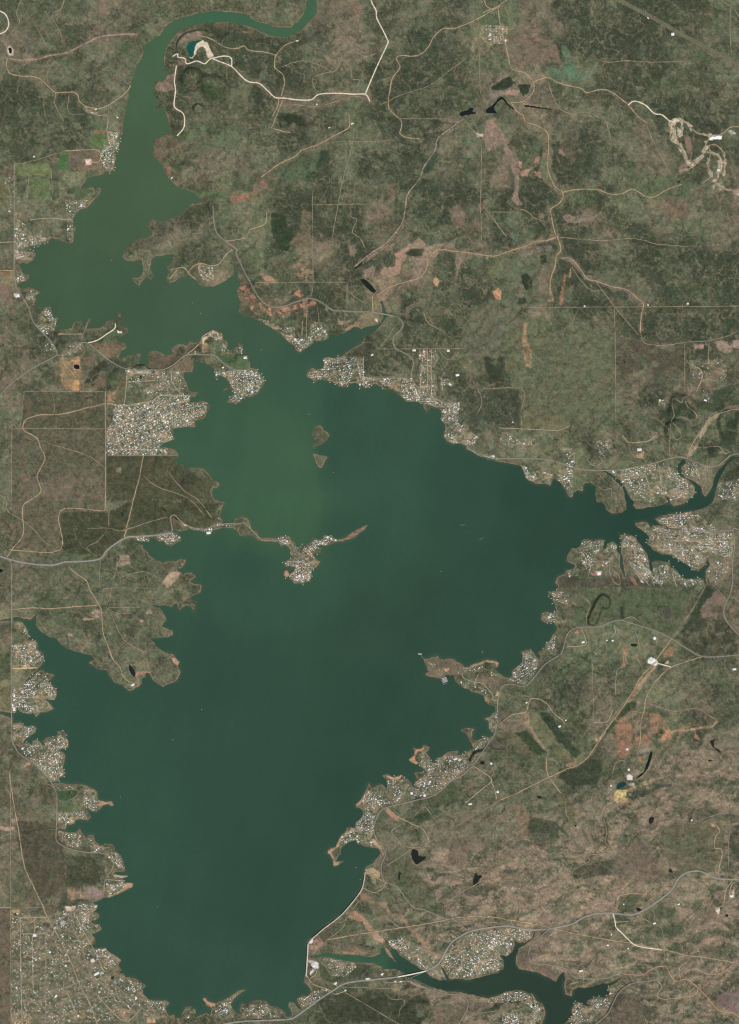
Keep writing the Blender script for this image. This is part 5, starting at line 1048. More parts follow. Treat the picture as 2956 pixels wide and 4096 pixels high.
def mesh_np(name, v, loops, starts, totals, mats=(), midx=None, smooth=False):
    me = bpy.data.meshes.new(name)
    me.vertices.add(len(v)); me.vertices.foreach_set("co", np.asarray(v, np.float32).ravel())
    me.loops.add(len(loops)); me.loops.foreach_set("vertex_index", np.asarray(loops, np.int32).ravel())
    me.polygons.add(len(starts)); me.polygons.foreach_set("loop_start", np.asarray(starts, np.int32))
    try: me.polygons.foreach_set("loop_total", np.asarray(totals, np.int32))
    except Exception: pass
    for m in mats: me.materials.append(m)
    if midx is not None: me.polygons.foreach_set("material_index", np.asarray(midx, np.int32))
    me.polygons.foreach_set("use_smooth", np.full(len(starts), smooth))
    me.update(calc_edges=True)
    return me

def mesh_quads(name, v, q, mats=(), midx=None, smooth=False):
    q = np.asarray(q, np.int32).reshape(-1, 4)
    return mesh_np(name, v, q.ravel(), np.arange(len(q)) * 4, np.full(len(q), 4), mats, midx, smooth)

def set_color(me, col):
    a = me.color_attributes.new("surface_color", 'FLOAT_COLOR', 'POINT')
    c = np.ones((len(me.vertices), 4), np.float32); c[:, :3] = col
    a.data.foreach_set("color", c.ravel())

def material(name, color=None, rough=0.9, grain=((60, .25), (18, .3)), attr=False, spec=0.2, bump=0.0, metal=0.0):
    """plain or attribute-coloured surface broken up by layers of noise; grain = (feature size in metres, strength)"""
    m = bpy.data.materials.new(name); m.use_nodes = True
    nt = m.node_tree; n = nt.nodes; l = nt.links
    b = n.get("Principled BSDF")
    b.inputs["Roughness"].default_value = rough
    b.inputs["Specular IOR Level"].default_value = spec
    b.inputs["Metallic"].default_value = metal
    if attr:
        a = n.new("ShaderNodeAttribute"); a.attribute_name = "surface_color"; src = a.outputs["Color"]
    else:
        a = n.new("ShaderNodeRGB"); a.outputs[0].default_value = (*[float(x) for x in color], 1); src = a.outputs[0]
    tc = n.new("ShaderNodeTexCoord")
    last = None
    for size, amt in grain:
        t = n.new("ShaderNodeTexNoise"); t.inputs["Scale"].default_value = 1.0 / size
        t.inputs["Detail"].default_value = 3.0; t.inputs["Roughness"].default_value = 0.6
        l.new(tc.outputs["Object"], t.inputs["Vector"])
        r = n.new("ShaderNodeMapRange")
        r.inputs["From Min"].default_value = 0.3; r.inputs["From Max"].default_value = 0.7
        r.inputs["To Min"].default_value = 1 - amt; r.inputs["To Max"].default_value = 1 + amt
        l.new(t.outputs["Fac"], r.inputs["Value"])
        mx = n.new("ShaderNodeVectorMath"); mx.operation = 'SCALE'
        l.new(src, mx.inputs[0]); l.new(r.outputs[0], mx.inputs["Scale"])
        src = mx.outputs[0]; last = t
    l.new(src, b.inputs["Base Color"])
    if bump and last:
        bp = n.new("ShaderNodeBump"); bp.inputs["Strength"].default_value = bump; bp.inputs["Distance"].default_value = 3.0
        l.new(last.outputs["Fac"], bp.inputs["Height"]); l.new(bp.outputs[0], b.inputs["Normal"])
    return m

# ------------------------------------------------------------------ ground relief
lake_in = inside(LAKE); inks_in = inside(INKS)
isle_in = np.zeros_like(lake_in)
for _, _, p in ISLES: isle_in |= inside(p)
water_in = (lake_in | inks_in) & ~isle_in
D = edge_distance([LAKE, INKS] + [p for _, _, p in ISLES])
D = np.where(water_in, -D, D)
crinkle = (fbm(MX, MY, 26, 11, 3) - .5) * 9.0
D = D + crinkle * sstep(22, 6, np.abs(D)) * np.where(isle_in, .5, 1.0)
far = sstep(8, 70, D)
HILLS = [("I 600,1300", 170, 55, 2), ("A 1245,515", 46, 30, 1), ("A 1400,580", 62, 26, 1), ("A 1305,715", 26, 22, 1),
         ("F 1260,1040", 70, 35, 1), ("F 1220,1180", 45, 30, 1), ("F 1465,1325", 40, 32, 0), ("F 1600,1160", 70, 35, 1), ("F 980,1240", 80, 28, 0),
         ("O 760,300", 110, 28, 0), ("L 1570,1490", 70, 35, 0), ("K 1080,1560", 85, 26, 2), ("E 1480,900", 120, 28, 0), ("B 800,850", 60, 16, 0), ("K 820,1540", 70, 18, 2)]
h = 2.0 + np.clip(D, 0, 60) * 0.22
h = h + far * (fbm(MX, MY, 420, 21, 4) * 55 + (fbm(MX, MY, 110, 31, 4) - .3) * 22)
rid = 1 - np.abs(2 * fbm(MX + 0.4 * MY, MY * 1.9 - 0.5 * MX, 120, 41, 4) - 1)
gran = sstep(1450, 1800, MX + 0.15 * (MY - 3300)) * sstep(2850, 3450, MY + (MX - 2200) * .35 + (fbm(MX, MY, 200, 233, 3) - .5) * 500)
h = h + far * gran * rid ** 3 * 26
slopes = []                               # steep flanks carry dark juniper
rough_ = 1 - np.abs(2 * fbm(MX, MY, 62, 239, 4, .55) - 1)
h = h + far * (rough_ ** 2 * 15 + (fbm(MX, MY, 24, 241, 3, .6) - .5) * 5)
for pt, r, hh, mesa in HILLS:
    c = P(pt)[0]
    dd = np.hypot(MX - c[0], MY - c[1]) + (fbm(MX, MY, 40, 51, 2) - .5) * r * .5
    h = h + far * hh * (sstep(r, r * .72, dd) if mesa == 1 else np.exp(-(dd / r) ** 2 * 1.6))
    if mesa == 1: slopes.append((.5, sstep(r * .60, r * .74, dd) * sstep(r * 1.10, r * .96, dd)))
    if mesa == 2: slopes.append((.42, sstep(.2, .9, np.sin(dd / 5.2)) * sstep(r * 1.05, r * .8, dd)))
path = edge_distance([P("I 676,788 688,762 704,716 724,684 748,652 766,664 762,684")], closed=False, R=60) + (fbm(MX, MY, 30, 53, 2) - .5) * 7
h = h + 26 * sstep(25, 16, path)
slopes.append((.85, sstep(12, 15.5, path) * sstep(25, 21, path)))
import heapq
def drainage(height, sea):
    """cells draining through each cell: flood inward from the water and the edges, then sum back downstream"""
    n = height.size; hl = height.ravel().tolist(); seen = bytearray(n); recv = [-1] * n; order = []; heap = []
    edge = np.zeros_like(sea); edge[0] = edge[-1] = True; edge[:, 0] = edge[:, -1] = True
    rim = sea.copy(); rim[1:-1, 1:-1] &= ~(sea[:-2, 1:-1] & sea[2:, 1:-1] & sea[1:-1, :-2] & sea[1:-1, 2:])
    start = np.flatnonzero((rim | edge).ravel()).tolist()
    for k in np.flatnonzero(sea.ravel() | edge.ravel()).tolist(): seen[k] = 1
    heap = [(hl[k], k) for k in start]; heapq.heapify(heap)
    nb = (-1, 1, -NX, NX, -NX - 1, -NX + 1, NX - 1, NX + 1); pop = heapq.heappop; push = heapq.heappush
    rnd = (np.random.default_rng(5).random(n) ** 2 * 1.1).tolist()
    while heap:
        z, k = pop(heap); order.append(k)
        if k < NX + 1 or k > n - NX - 2: continue
        for o in nb:
            m = k + o
            if not seen[m]:
                seen[m] = 1; recv[m] = k; hm = hl[m]
                zf = z + rnd[m]
                push(heap, (hm if hm > zf else zf, m))
    acc = [1.0] * n
    for k in reversed(order):
        if recv[k] >= 0: acc[recv[k]] += acc[k]
    return np.array(acc, np.float32).reshape(height.shape)
ACC = drainage(h + (vnoise(MX, MY, 9, 353) - .5) * 5 + (vnoise(MX, MY, 4, 359) - .5) * 1.5, D < 0)
def spread(a):
    b = np.pad(a, 1, 'edge'); return np.maximum(a, .7 * np.maximum.reduce([b[:-2, 1:-1], b[2:, 1:-1], b[1:-1, :-2], b[1:-1, 2:]]))
gully = np.where(D > 0, sstep(math.log(22), math.log(420), np.log(ACC)), 0).astype(np.float32)
creek = np.where(D > 0, sstep(math.log(1200), math.log(7000), np.log(ACC)), 0).astype(np.float32)
h = h - far * (5 * spread(gully) + 4 * spread(spread(creek)))
h = np.maximum(h, 1.2 + np.clip(D, 0, 20) * .1)
h = np.where(D < 0, np.maximum(D * 0.35, -6), h)
ponds = []
for text, colr, label in PONDS:
    p = smooth_line(P(text), 3, True)
    c = p.mean(0)
    lo = p.min(0) - 45; hi = p.max(0) + 45
    i0 = int(np.clip((lo[0] - GX[0]) / STEP, 0, NX - 2)); i1 = int(np.clip((hi[0] - GX[0]) / STEP, i0 + 2, NX)); j0 = int(np.clip((lo[1] - GY[0]) / STEP, 0, NY - 2)); j1 = int(np.clip((hi[1] - GY[0]) / STEP, j0 + 2, NY))
    sub = (slice(j0, j1), slice(i0, i1)); X, Y = MX[sub], MY[sub]; hs = h[sub]
    d = np.full(X.shape, 40.0)
    for a, b in zip(p, np.roll(p, -1, 0)):
        e = b - a; t = np.clip(((X - a[0]) * e[0] + (Y - a[1]) * e[1]) / max(e @ e, 1e-9), 0, 1)
        d = np.minimum(d, np.hypot(X - a[0] - t * e[0], Y - a[1] - t * e[1]))
    ins = inside(p, GX[i0:i1], GY[j0:j1])
    if not ins.any(): ins.flat[np.argmin(np.hypot(X - c[0], Y - c[1]))] = True
    d = np.where(ins, -d, d)
    z = float(hs[ins].min())
    k = sstep(26, 3, d)
    hs = hs * (1 - k) + (z + 1.0) * k
    hs = np.where(d < 0, z - 1.5 + np.maximum(d, -6) * .3, hs)
    h[sub] = np.where((d >= 0) & (d < 40), np.maximum(hs, z + 0.5 + 0.1 * d), hs)
    ponds.append((p, z, colr, label))
h = h.astype(np.float32)

def Z(x, y):
    u = np.clip((np.asarray(x) - GX[0]) / STEP, 0, NX - 1.001); v = np.clip((np.asarray(y) - GY[0]) / STEP, 0, NY - 1.001)
    i = u.astype(int); j = v.astype(int); fu = u - i; fv = v - j
    return (h[j, i] * (1 - fu) + h[j, i + 1] * fu) * (1 - fv) + (h[j + 1, i] * (1 - fu) + h[j + 1, i + 1] * fu) * fv

def shore(x, y):
    i = np.clip(((np.asarray(x) - GX[0]) / STEP).round().astype(int), 0, NX - 1); j = np.clip(((np.asarray(y) - GY[0]) / STEP).round().astype(int), 0, NY - 1)
    return D[j, i]

# ------------------------------------------------------------------ ground cover colours (real surface colours, no light in them)
keys = list(COVER)
pal = np.array([lin(COVER[k]) for k in keys])
rows = [r.ljust(24, 'm')[:24] for r in COVER_MAP]
G = np.array([[pal[keys.index(c)] for c in r] for r in rows])
wx = MX + (fbm(MX, MY, 150, 61, 4) - .5) * 190; wy = MY + (fbm(MX, MY, 150, 67, 4) - .5) * 190
u = np.clip(wx / 123.2 - .5, 0, 22.999); v = np.clip(wy / 124.1 - .5, 0, 31.999)
i = u.astype(int); j = v.astype(int); fu = sstep(.15, .85, u - i)[..., None]; fv = sstep(.15, .85, v - j)[..., None]
C = (G[j, i] * (1 - fu) + G[j, i + 1] * fu) * (1 - fv) + (G[j + 1, i] * (1 - fu) + G[j + 1, i + 1] * fu) * fv
cpink = lin((126, 108, 90)); cdark = lin((62, 67, 52)); cgreen = lin((80, 94, 66))
def mix(c, k): 
    global C
    C = C * (1 - k[..., None]) + c * k[..., None]
bright = sstep(.06, .12, C.mean(-1))
ax = MX + (fbm(MX, MY, 60, 313, 3) - .5) * 60; ay = MY + (fbm(MX, MY, 60, 317, 3) - .5) * 60
mix(cpink, (.10 + .34 * bright) * sstep(.565, .62, fbm(ax, ay, 95, 71, 6, .6)))
mix(lin((100, 102, 80)), .45 * sstep(.57, .615, fbm(ax, ay, 80, 331, 6, .6)))
mix(cdark, .46 * sstep(.545, .595, fbm(ax, ay, 85, 73, 6, .62)))
mix(cgreen, .24 * sstep(.56, .70, fbm(MX, MY, 120, 79, 4, .55)))
def veins(scale, seed, width, gain=.6, n=4):
    x = MX + (vnoise(MX, MY, scale * .35, seed + 5) - .5) * scale * .3; y = MY + (vnoise(MX, MY, scale * .35, seed + 6) - .5) * scale * .3
    return sstep(width, width * .2, np.abs(2 * fbm(x, y, scale, seed, n, gain) - 1))
mix(cdark, .25 * veins(150, 83, .05, .55))
mix(cpink, .42 * veins(110, 89, .03))
mix(cdark, .15 * veins(52, 193, .075))
mix(lin((122, 108, 88)), .36 * veins(60, 197, .055))
mix(lin((114, 104, 84)), .24 * veins(34, 263, .06))
# banded granite of the south-east: ledges and the scrub in their joints
qx = MX + (fbm(MX, MY, 170, 199, 3) - .5) * 130; qy = MY + (fbm(MX, MY, 170, 211, 3) - .5) * 130
st = fbm(qx * .75 - qy * .45, qy * 2.0 + qx * .75, 60, 97, 6, .66)
mix(lin((132, 113, 95)), gran * .62 * sstep(.495, .555, st))
mix(lin((78, 80, 63)), gran * .46 * sstep(.465, .42, st))
jt = np.abs(2 * fbm(qx * .8 - qy * .4, qy * 1.7 + qx * .6, 46, 337, 5, .62) - 1)
mix(lin((72, 72, 57)), gran * .5 * sstep(.07, .015, jt))
jt = np.abs(2 * fbm(qx * .8 - qy * .4, qy * 1.7 + qx * .6, 60, 347, 5, .62) - 1)
mix(lin((148, 126, 106)), gran * .5 * sstep(.05, .01, jt))
C = C * (1.19 + .34 * sstep(.055, .115, C.mean(-1)))[..., None] * np.array([.985, 1.014, .985])
PIECES = []
zone = np.zeros((NY, NX), np.int32)
for text, colr, soft, blotch, piece in PATCHES:
    p = P(text)
    x0, y0 = p.min(0) - 40; x1, y1 = p.max(0) + 40
    i0 = int(np.clip((x0 - GX[0]) / STEP, 0, NX - 2)); i1 = int(np.clip((x1 - GX[0]) / STEP + 2, 2, NX)); j0 = int(np.clip((y0 - GY[0]) / STEP, 0, NY - 2)); j1 = int(np.clip((y1 - GY[0]) / STEP + 2, 2, NY))
    sub = (slice(j0, j1), slice(i0, i1))
    X, Y = MX[sub], MY[sub]
    q = inside(p, GX[i0:i1], GY[j0:j1])
    dd = np.full(q.shape, 40.0)
    for a, b in zip(p, np.roll(p, -1, 0)):
        e = b - a; t = np.clip(((X - a[0]) * e[0] + (Y - a[1]) * e[1]) / max(e @ e, 1e-9), 0, 1)
        dd = np.minimum(dd, np.hypot(X - a[0] - t * e[0], Y - a[1] - t * e[1]))
    dd = np.where(q, dd, -dd) + (fbm(X, Y, max(10, soft * 4), 101, 3, .6) - .5) * (soft * 2.2 + 2)
    k = sstep(-soft * .6, soft * .6, dd)
    if blotch > .02:
        nn = fbm(X, Y, 7 + soft * 1.9, 103 + len(text) % 7, 4, .65)
        th = .5 + (blotch - .5) * .32
        k = k * (1 - min(1.0, blotch * 1.5) * sstep(th + .08, th - .08, nn))
    cc = lin(colr) * (1.16 if colr[0] - colr[1] > 9 and sum(colr) < 420 else 1.06 if sum(colr) < 420 else 1.0)
    if colr[0] - colr[2] > 62: cc = cc * .8 + lin((158, 136, 112)) * .2
    C[sub] = C[sub] * (1 - k[..., None]) + cc * k[..., None]
    if piece:
        PIECES.append(piece); zone[sub] = np.where((dd > 0), len(PIECES), zone[sub])
# verges, creek flats and worn ground beside the roads
CORR = [("golden dirt road down", 15, (122, 114, 88), .8), ("golden dirt road along", 9, (142, 122, 98), .8), ("pinkish creek road wandering", 8, (128, 110, 94), .8), ("tan road east past", 6, (122, 106, 86), .6),
        ("pale road east to the green", 7, (112, 108, 84), .7), ("tan creek-side", 8, (130, 108, 90), .7), ("rocky creek wash", 8, (80, 88, 68), .7), ("broad white haul", 9, (136, 114, 96), .55), ("pinkish track running", 11, (128, 108, 90), .6),
        ("pinkish sandy creek", 7, (140, 114, 94), .8), ("power-line cut", 4.5, (126, 108, 84), .7), ("white loop road through", 6, (206, 192, 168), .8), ("white bench road", 5, (206, 192, 168), .8), ("pale bench road", 6, (200, 186, 162), .8), ("quarry scar", 5, (206, 192, 168), .8),
        ("pipeline road", 6, (130, 112, 88), .6), ("red-soil slopes", 5, (146, 112, 88), .4), ("green swale", 9, (82, 92, 68), .7), ("white quarry road", 6, (128, 110, 90), .5), ("pale gravel creek bed", 11, (150, 136, 110), .6),
        ("rocky pink ledge", 8, (128, 108, 92), .7), ("pink sandy creek curving", 8, (150, 122, 102), .8), ("winding dry creek", 6, (80, 80, 62), .7), ("pale green wash", 8, (104, 104, 82), .6), ("tan ranch road", 5, (118, 104, 84), .5)]
for kind, text, label in ROADS:
    hw_, cc_, am_ = {"dirt_road": (4.2, (116, 104, 84), .4), "paved_road": (5.5, (110, 106, 84), .4), "highway": (7, (112, 108, 88), .45), "gravel_road": (5, (128, 114, 94), .4), "track": (3.2, (108, 100, 80), .28)}.get(kind, (5, (116, 104, 84), .3))
    for key, a1, a2, a3 in CORR:
        if key in label: hw_, cc_, am_ = a1, a2, a3
    p = smooth_line(P(text), 3)
    lo = p.min(0) - 40; hi = p.max(0) + 40
    i0 = int(np.clip((lo[0] - GX[0]) / STEP, 0, NX - 2)); i1 = int(np.clip((hi[0] - GX[0]) / STEP, i0 + 2, NX)); j0 = int(np.clip((lo[1] - GY[0]) / STEP, 0, NY - 2)); j1 = int(np.clip((hi[1] - GY[0]) / STEP, j0 + 2, NY))
    sub = (slice(j0, j1), slice(i0, i1)); X, Y = MX[sub], MY[sub]
    dd = np.full(X.shape, 40.0, np.float32)
    for a, b in zip(p[:-1], p[1:]):
        r0 = int(max(0, (min(a[0], b[0]) - 34 - X[0, 0]) / STEP)); r1 = int((max(a[0], b[0]) + 34 - X[0, 0]) / STEP + 1); t0 = int(max(0, (min(a[1], b[1]) - 34 - Y[0, 0]) / STEP)); t1 = int((max(a[1], b[1]) + 34 - Y[0, 0]) / STEP + 1)
        w_ = (slice(t0, t1), slice(r0, r1))
        if X[w_].size == 0: continue
        e = b - a; t = np.clip(((X[w_] - a[0]) * e[0] + (Y[w_] - a[1]) * e[1]) / max(e @ e, 1e-9), 0, 1)
        dd[w_] = np.minimum(dd[w_], np.hypot(X[w_] - a[0] - t * e[0], Y[w_] - a[1] - t * e[1]))
    near = dd < 38
    if not near.any(): continue
    nn = np.zeros(X.shape, np.float32); nn[near] = fbm(X[near], Y[near], 13 + hw_ * .8, 277, 3, .7)
    k = am_ * sstep(hw_ * 1.35, hw_ * .55, dd + (nn - .5) * hw_ * 2.6) * np.where(nn > .62, .6, 1.0)
    if sum(cc_) > 520: k = k * sstep(.44, .60, np.where(near, fbm(X, Y, 11, 283, 3, .7), 0))
    C[sub] = C[sub] * (1 - k[..., None]) + lin(cc_) * k[..., None]
red = inside(P("I 835,1400 930,1390 1040,1380 1200,1470 1340,1450 1500,1450 1350,1560 1180,1580 1000,1600 920,1660 835,1660")) * 1.0 + inside(P("E -60,200 200,300 440,320 420,380 240,450 60,400 -60,330")) * .8
red = red * (1 - water_in)
mix(lin((168, 124, 98)), .5 * red * veins(30, 281, .13))
# mottling of grass and bare earth a few tens of metres across
open_ = (1 - .75 * sstep(.16, .30, C.mean(-1))) * np.where(zone > 0, .25, 1.0)
mix(lin((64, 71, 54)), .40 * spread(gully) * open_)
mix(lin((68, 78, 58)), .60 * spread(spread(creek)) * open_)
mix(lin((138, 122, 102)), .70 * creek * open_)
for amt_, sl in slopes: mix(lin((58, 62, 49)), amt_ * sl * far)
mot = fbm(MX, MY, 24, 191, 4, .72)
dull = sstep(.30, .16, C.mean(-1))
mix(lin((92, 102, 78)), .42 * dull * sstep(.50, .66, mot) * sstep(.055, .10, C.mean(-1)))
mix(lin((118, 104, 86)), .30 * dull * sstep(.06, .10, C.mean(-1)) * sstep(.48, .34, mot))
# beaches, then grain
pat = fbm(MX, MY, 60, 107, 3)
sandy = sstep(.46, .66, pat + .10 * sstep(1900, 2600, MY))
mix(lin((158, 124, 100)), .62 * sandy * sstep(4.2, .6, D) * (D > -8))
mix(lin((98, 84, 68)), .40 * (1 - sandy) * sstep(3.5, .5, D) * (D > -8))
townk = np.zeros((NY, NX), np.float32)
for phrase, dens, ang, polys in TOWNS:
    for t in polys: townk = np.maximum(townk, inside(P(t)) * (.35 + .65 * min(1.0, dens / 90.0)))
tn = fbm(MX, MY, 10, 109, 3, .7)
mix(lin((102, 106, 82)), .38 * townk)
for phrase, dens, ang, polys in TOWNS:
    a_ = math.radians(ang)
    for t in polys:
        p = P(t); i0 = int((p[:, 0].min() - GX[0]) / STEP); i1 = int((p[:, 0].max() - GX[0]) / STEP) + 2; j0 = int((p[:, 1].min() - GY[0]) / STEP); j1 = int((p[:, 1].max() - GY[0]) / STEP) + 2
        sub = (slice(j0, j1), slice(i0, i1)); X, Y = MX[sub], MY[sub]
        q = inside(p, GX[i0:i1], GY[j0:j1]) * min(1, dens / 80)
        vv = (X * math.sin(a_) + Y * math.cos(a_) + (vnoise(X, Y, 90, 307) - .5) * 14) / 19.0
        uu = (X * math.cos(a_) - Y * math.sin(a_)) / 62.0
        k = .40 * q * np.maximum(sstep(.13, .05, np.abs(vv - np.round(vv))), sstep(.035, .012, np.abs(uu - np.round(uu))))
        C[sub] = C[sub] * (1 - k[..., None]) + lin((158, 150, 128)) * k[..., None]
tn2 = fbm(MX, MY, 7, 227, 2, .8)
mix(lin((186, 176, 152)), .46 * townk * sstep(.50, .70, tn2))
mix(lin((170, 144, 114)), 0.70 * townk * sstep(.50, .64, fbm(MX * .6, MY * 1.5, 20, 229, 3, .65)))
mix(lin((72, 90, 64)), .60 * townk * sstep(.48, .36, tn))
g1 = fbm(MX, MY, 15, 113, 3, .75); g2 = vnoise(MX, MY, 4.2, 127)
amp = (1 - .55 * sstep(.25, .5, C.mean(-1)))
C = C * (1 + amp * ((g1 - .5) * .62 + (g2 - .5) * .46))[..., None]
tint = (fbm(MX, MY, 22, 131, 3, .7) - .5)[..., None] * np.array([.18, .02, -.08])
C = np.clip(C * (1 + tint), .004, .95)
ground_cover = np.clip(C / ILL, .004, .9)

# ------------------------------------------------------------------ ground meshes
for n_, (nm, lb, p) in enumerate(ISLES):
    PIECES.append((nm, lb)); zone[inside(p) | (edge_distance([p], R=20) < 14)] = len(PIECES)
mat_ground = material("ground_scrub", attr=True, grain=((34, .16), (11, .22)), rough=1.0, spec=0.05)
gv = np.stack([(MX - CX) * S, (CY - MY) * S, h], -1).reshape(-1, 3)
gc = ground_cover.reshape(-1, 3)
idx = np.arange(NX * NY).reshape(NY, NX)
Q4 = np.stack([idx[:-1, :-1], idx[1:, :-1], idx[1:, 1:], idx[:-1, 1:]], -1)
keep = np.maximum.reduce([D[:-1, :-1], D[1:, :-1], D[1:, 1:], D[:-1, 1:]]) > -16
zq = zone[:-1, :-1]
def ground_piece(name, sel, label, cat, extra=False):
    q = Q4[sel]
    used = np.unique(q); rm = np.full(NX * NY, -1, np.int64); rm[used] = np.arange(len(used))
    v = gv[used]; c = gc[used]; f = rm[q]
    if extra:     # the same sheet carries on to the horizon
        rim = np.concatenate([idx[0, :-1], idx[:-1, -1], idx[-1, :0:-1], idx[:0:-1, 0]])
        rim = rim[rm[rim] >= 0]
        o = gv[rim].copy(); n0 = len(v)
        o[:, :2] *= 9.0; o[:, 2] = 30
        mid = gv[rim].copy(); mid[:, :2] *= 1.25; mid[:, 2] = 45
        m1 = np.tile(lin((86, 85, 66)) / ILL, (len(rim), 1))
        v = np.concatenate([v, mid, o]); c = np.concatenate([c, m1, m1])
        k = np.arange(len(rim)); k2 = (k + 1) % len(rim)
        a = rm[rim]
        f = np.concatenate([f, np.stack([a[k], a[k2], n0 + k2, n0 + k], -1), np.stack([n0 + k, n0 + k2, n0 + len(rim) + k2, n0 + len(rim) + k], -1)])
    me = mesh_quads(name, v, f, [mat_ground], smooth=True)
    set_color(me, c)
    return link(bpy.data.objects.new(name, me), label=label, cat=cat, kind="structure")
ground_piece("ground", keep & (zq == 0), "rolling brown and grey-green scrubland around the lake", "ground", True)
for n_, (nm, lb) in enumerate(PIECES):
    sel = keep & (zq == n_ + 1)
    if sel.any(): ground_piece(nm, sel, lb, nm.replace('_', ' '))

# ------------------------------------------------------------------ water
WP = [(1200, 130, 73, 106, 80), (900, 60, 68, 104, 80), (640, 160, 75, 104, 78), (560, 400, 77, 101, 76), (520, 700, 77, 98, 75), (450, 900, 75, 96, 73), (300, 1080, 71, 93, 71), (180, 1150, 69, 92, 70),
      (500, 1200, 70, 94, 73), (800, 1220, 71, 96, 76), (1000, 1380, 67, 93, 74), (1250, 1420, 60, 88, 72), (1200, 1550, 62, 91, 73), (1100, 1700, 67, 97, 74), (1180, 1830, 67, 97, 74),
      (900, 1800, 64, 95, 74), (1050, 2050, 67, 98, 74), (1230, 2060, 67, 98, 74), (1340, 1640, 59, 88, 72), (1340, 1850, 59, 88, 72), (1500, 1800, 57, 85, 70), (1800, 1900, 52, 80, 67), (2200, 2050, 49, 75, 63), (2600, 2050, 44, 70, 60),
      (1400, 2150, 54, 83, 69), (1000, 2300, 54, 83, 69), (1500, 2500, 52, 78, 65), (1900, 2400, 50, 76, 64), (900, 2700, 53, 80, 67), (1500, 2850, 50, 77, 64), (300, 2700, 53, 83, 69), (600, 3300, 54, 83, 69),
      (1000, 3200, 53, 80, 67), (1100, 3600, 51, 79, 66), (700, 3800, 55, 83, 69), (1000, 3900, 55, 83, 69), (1350, 3250, 51, 78, 66), (2700, 1850, 43, 68, 58)]
WI = [(1350, 3830, 62, 98, 76), (1480, 3840, 60, 94, 74), (1620, 3880, 50, 76, 63), (1800, 3950, 48, 67, 56), (2100, 3960, 48, 65, 54), (2200, 4050, 47, 64, 54), (2400, 3950, 46, 63, 53), (2040, 3780, 48, 64, 54)]
def water_color(x, y, pts):
    x = x + (fbm(x, y, 160, 141, 3) - .5) * 150; y = y + (fbm(x, y, 160, 149, 3) - .5) * 150
    num = np.zeros(x.shape + (3,)); den = np.zeros(x.shape)
    for px, py, *c in pts:
        wgt = 1 / ((x - px) ** 2 + (y - py) ** 2 + 900) ** 1.6
        num += wgt[..., None] * lin(c); den += wgt
    return num / den[..., None]
mat_water = material("lake_water", attr=True, grain=((700, .03), (90, .03)), rough=0.22, spec=0.35, bump=0.02)
mat_water.node_tree.nodes["Principled BSDF"].inputs["IOR"].default_value = 1.33
WSTEP = 7.0
def water_sheet(name, poly, pts, label, y0=None, y1=None):
    xs = np.arange(max(poly[:, 0].min() - 30, -260), min(poly[:, 0].max() + 30, 3220), WSTEP)
    ys = np.arange(max(poly[:, 1].min() - 30, -290), min(poly[:, 1].max() + 30, 4390), WSTEP)
    X, Y = np.meshgrid(xs, ys)
    near = inside(poly, xs, ys)
    for _ in range(2):
        n2 = near.copy(); n2[1:] |= near[:-1]; n2[:-1] |= near[1:]; n2[:, 1:] |= near[:, :-1]; n2[:, :-1] |= near[:, 1:]; near = n2
    ii = np.arange(X.size).reshape(X.shape)
    q = np.stack([ii[:-1, :-1], ii[1:, :-1], ii[1:, 1:], ii[:-1, 1:]], -1)
    sel = near[:-1, :-1] | near[1:, 1:]
    if y0 is not None: sel &= (Y[:-1, :-1] >= y0)
    if y1 is not None: sel &= (Y[:-1, :-1] < y1)
    q = q[sel]; used = np.unique(q); rm = np.full(X.size, -1); rm[used] = np.arange(len(used))
    x = X.ravel()[used]; y = Y.ravel()[used]
    c = water_color(x, y, pts)
    if pts is WP:     # silty water meeting the clear basin along a sharp front
        e = sstep(1262, 1290, x + (vnoise(x, y, 90, 151) - .5) * 36 - sstep(2060, 1900, y) * 6)
        band = sstep(1480, 1640, y) * sstep(2110, 2050, y) * sstep(1000, 1180, x) * sstep(1500, 1330, x)
        c = c * (1 + (band * (.02 - .09 * e))[:, None] * np.array([1.25, 1, .7]))
    c = c * (1 + (fbm(x, y, 260, 157, 3) - .5)[:, None] * .14) * np.array([.94, .945, .86])
    c = c * (.985 + 0 * y)[:, None]
    streak = fbm(x * .45 + y * .2, y * .16 - x * .05 + x * .9, 60, 311, 4, .6) - .5
    c = c * (1 + .09 * streak)[:, None]
    d = shore(x, y); shal = sstep(-15, -1, d) * sstep(.45, .68, fbm(x, y, 60, 107, 3) + .08 * sstep(1900, 2600, y))
    c = c * (1 - .4 * shal)[:, None] + lin((82, 96, 72)) * (.4 * shal)[:, None]
    v = np.stack([(x - CX) * S, (CY - y) * S, np.zeros(len(x))], -1)
    me = mesh_quads(name, v, rm[q], [mat_water], smooth=True); set_color(me, np.clip(c / ILL, .002, .9))
    return link(bpy.data.objects.new(name, me), label=label, cat=name, kind="structure")
water_sheet("lake", LAKE, WP, "wide dark green lake filling the middle of the picture", y0=820)
water_sheet("river", LAKE, WP, "silty green river arm looping in from the top of the picture", y1=820)
water_sheet("reservoir", INKS, WI, "dark lower reservoir at the bottom right below the dam")
def fill_poly(name, pts, z, mats):
    bm = bmesh.new()
    vs = [bm.verts.new((*W(p), z)) for p in pts]
    es = [bm.edges.new((vs[k], vs[(k + 1) % len(vs)])) for k in range(len(vs))]
    bmesh.ops.triangle_fill(bm, use_beauty=True, use_dissolve=False, edges=es, normal=(0, 0, 1))
    for f in bm.faces:
        if f.normal.z < 0: f.normal_flip()
    me = bpy.data.meshes.new(name); bm.to_mesh(me); bm.free()
    for m in mats: me.materials.append(m)
    return me
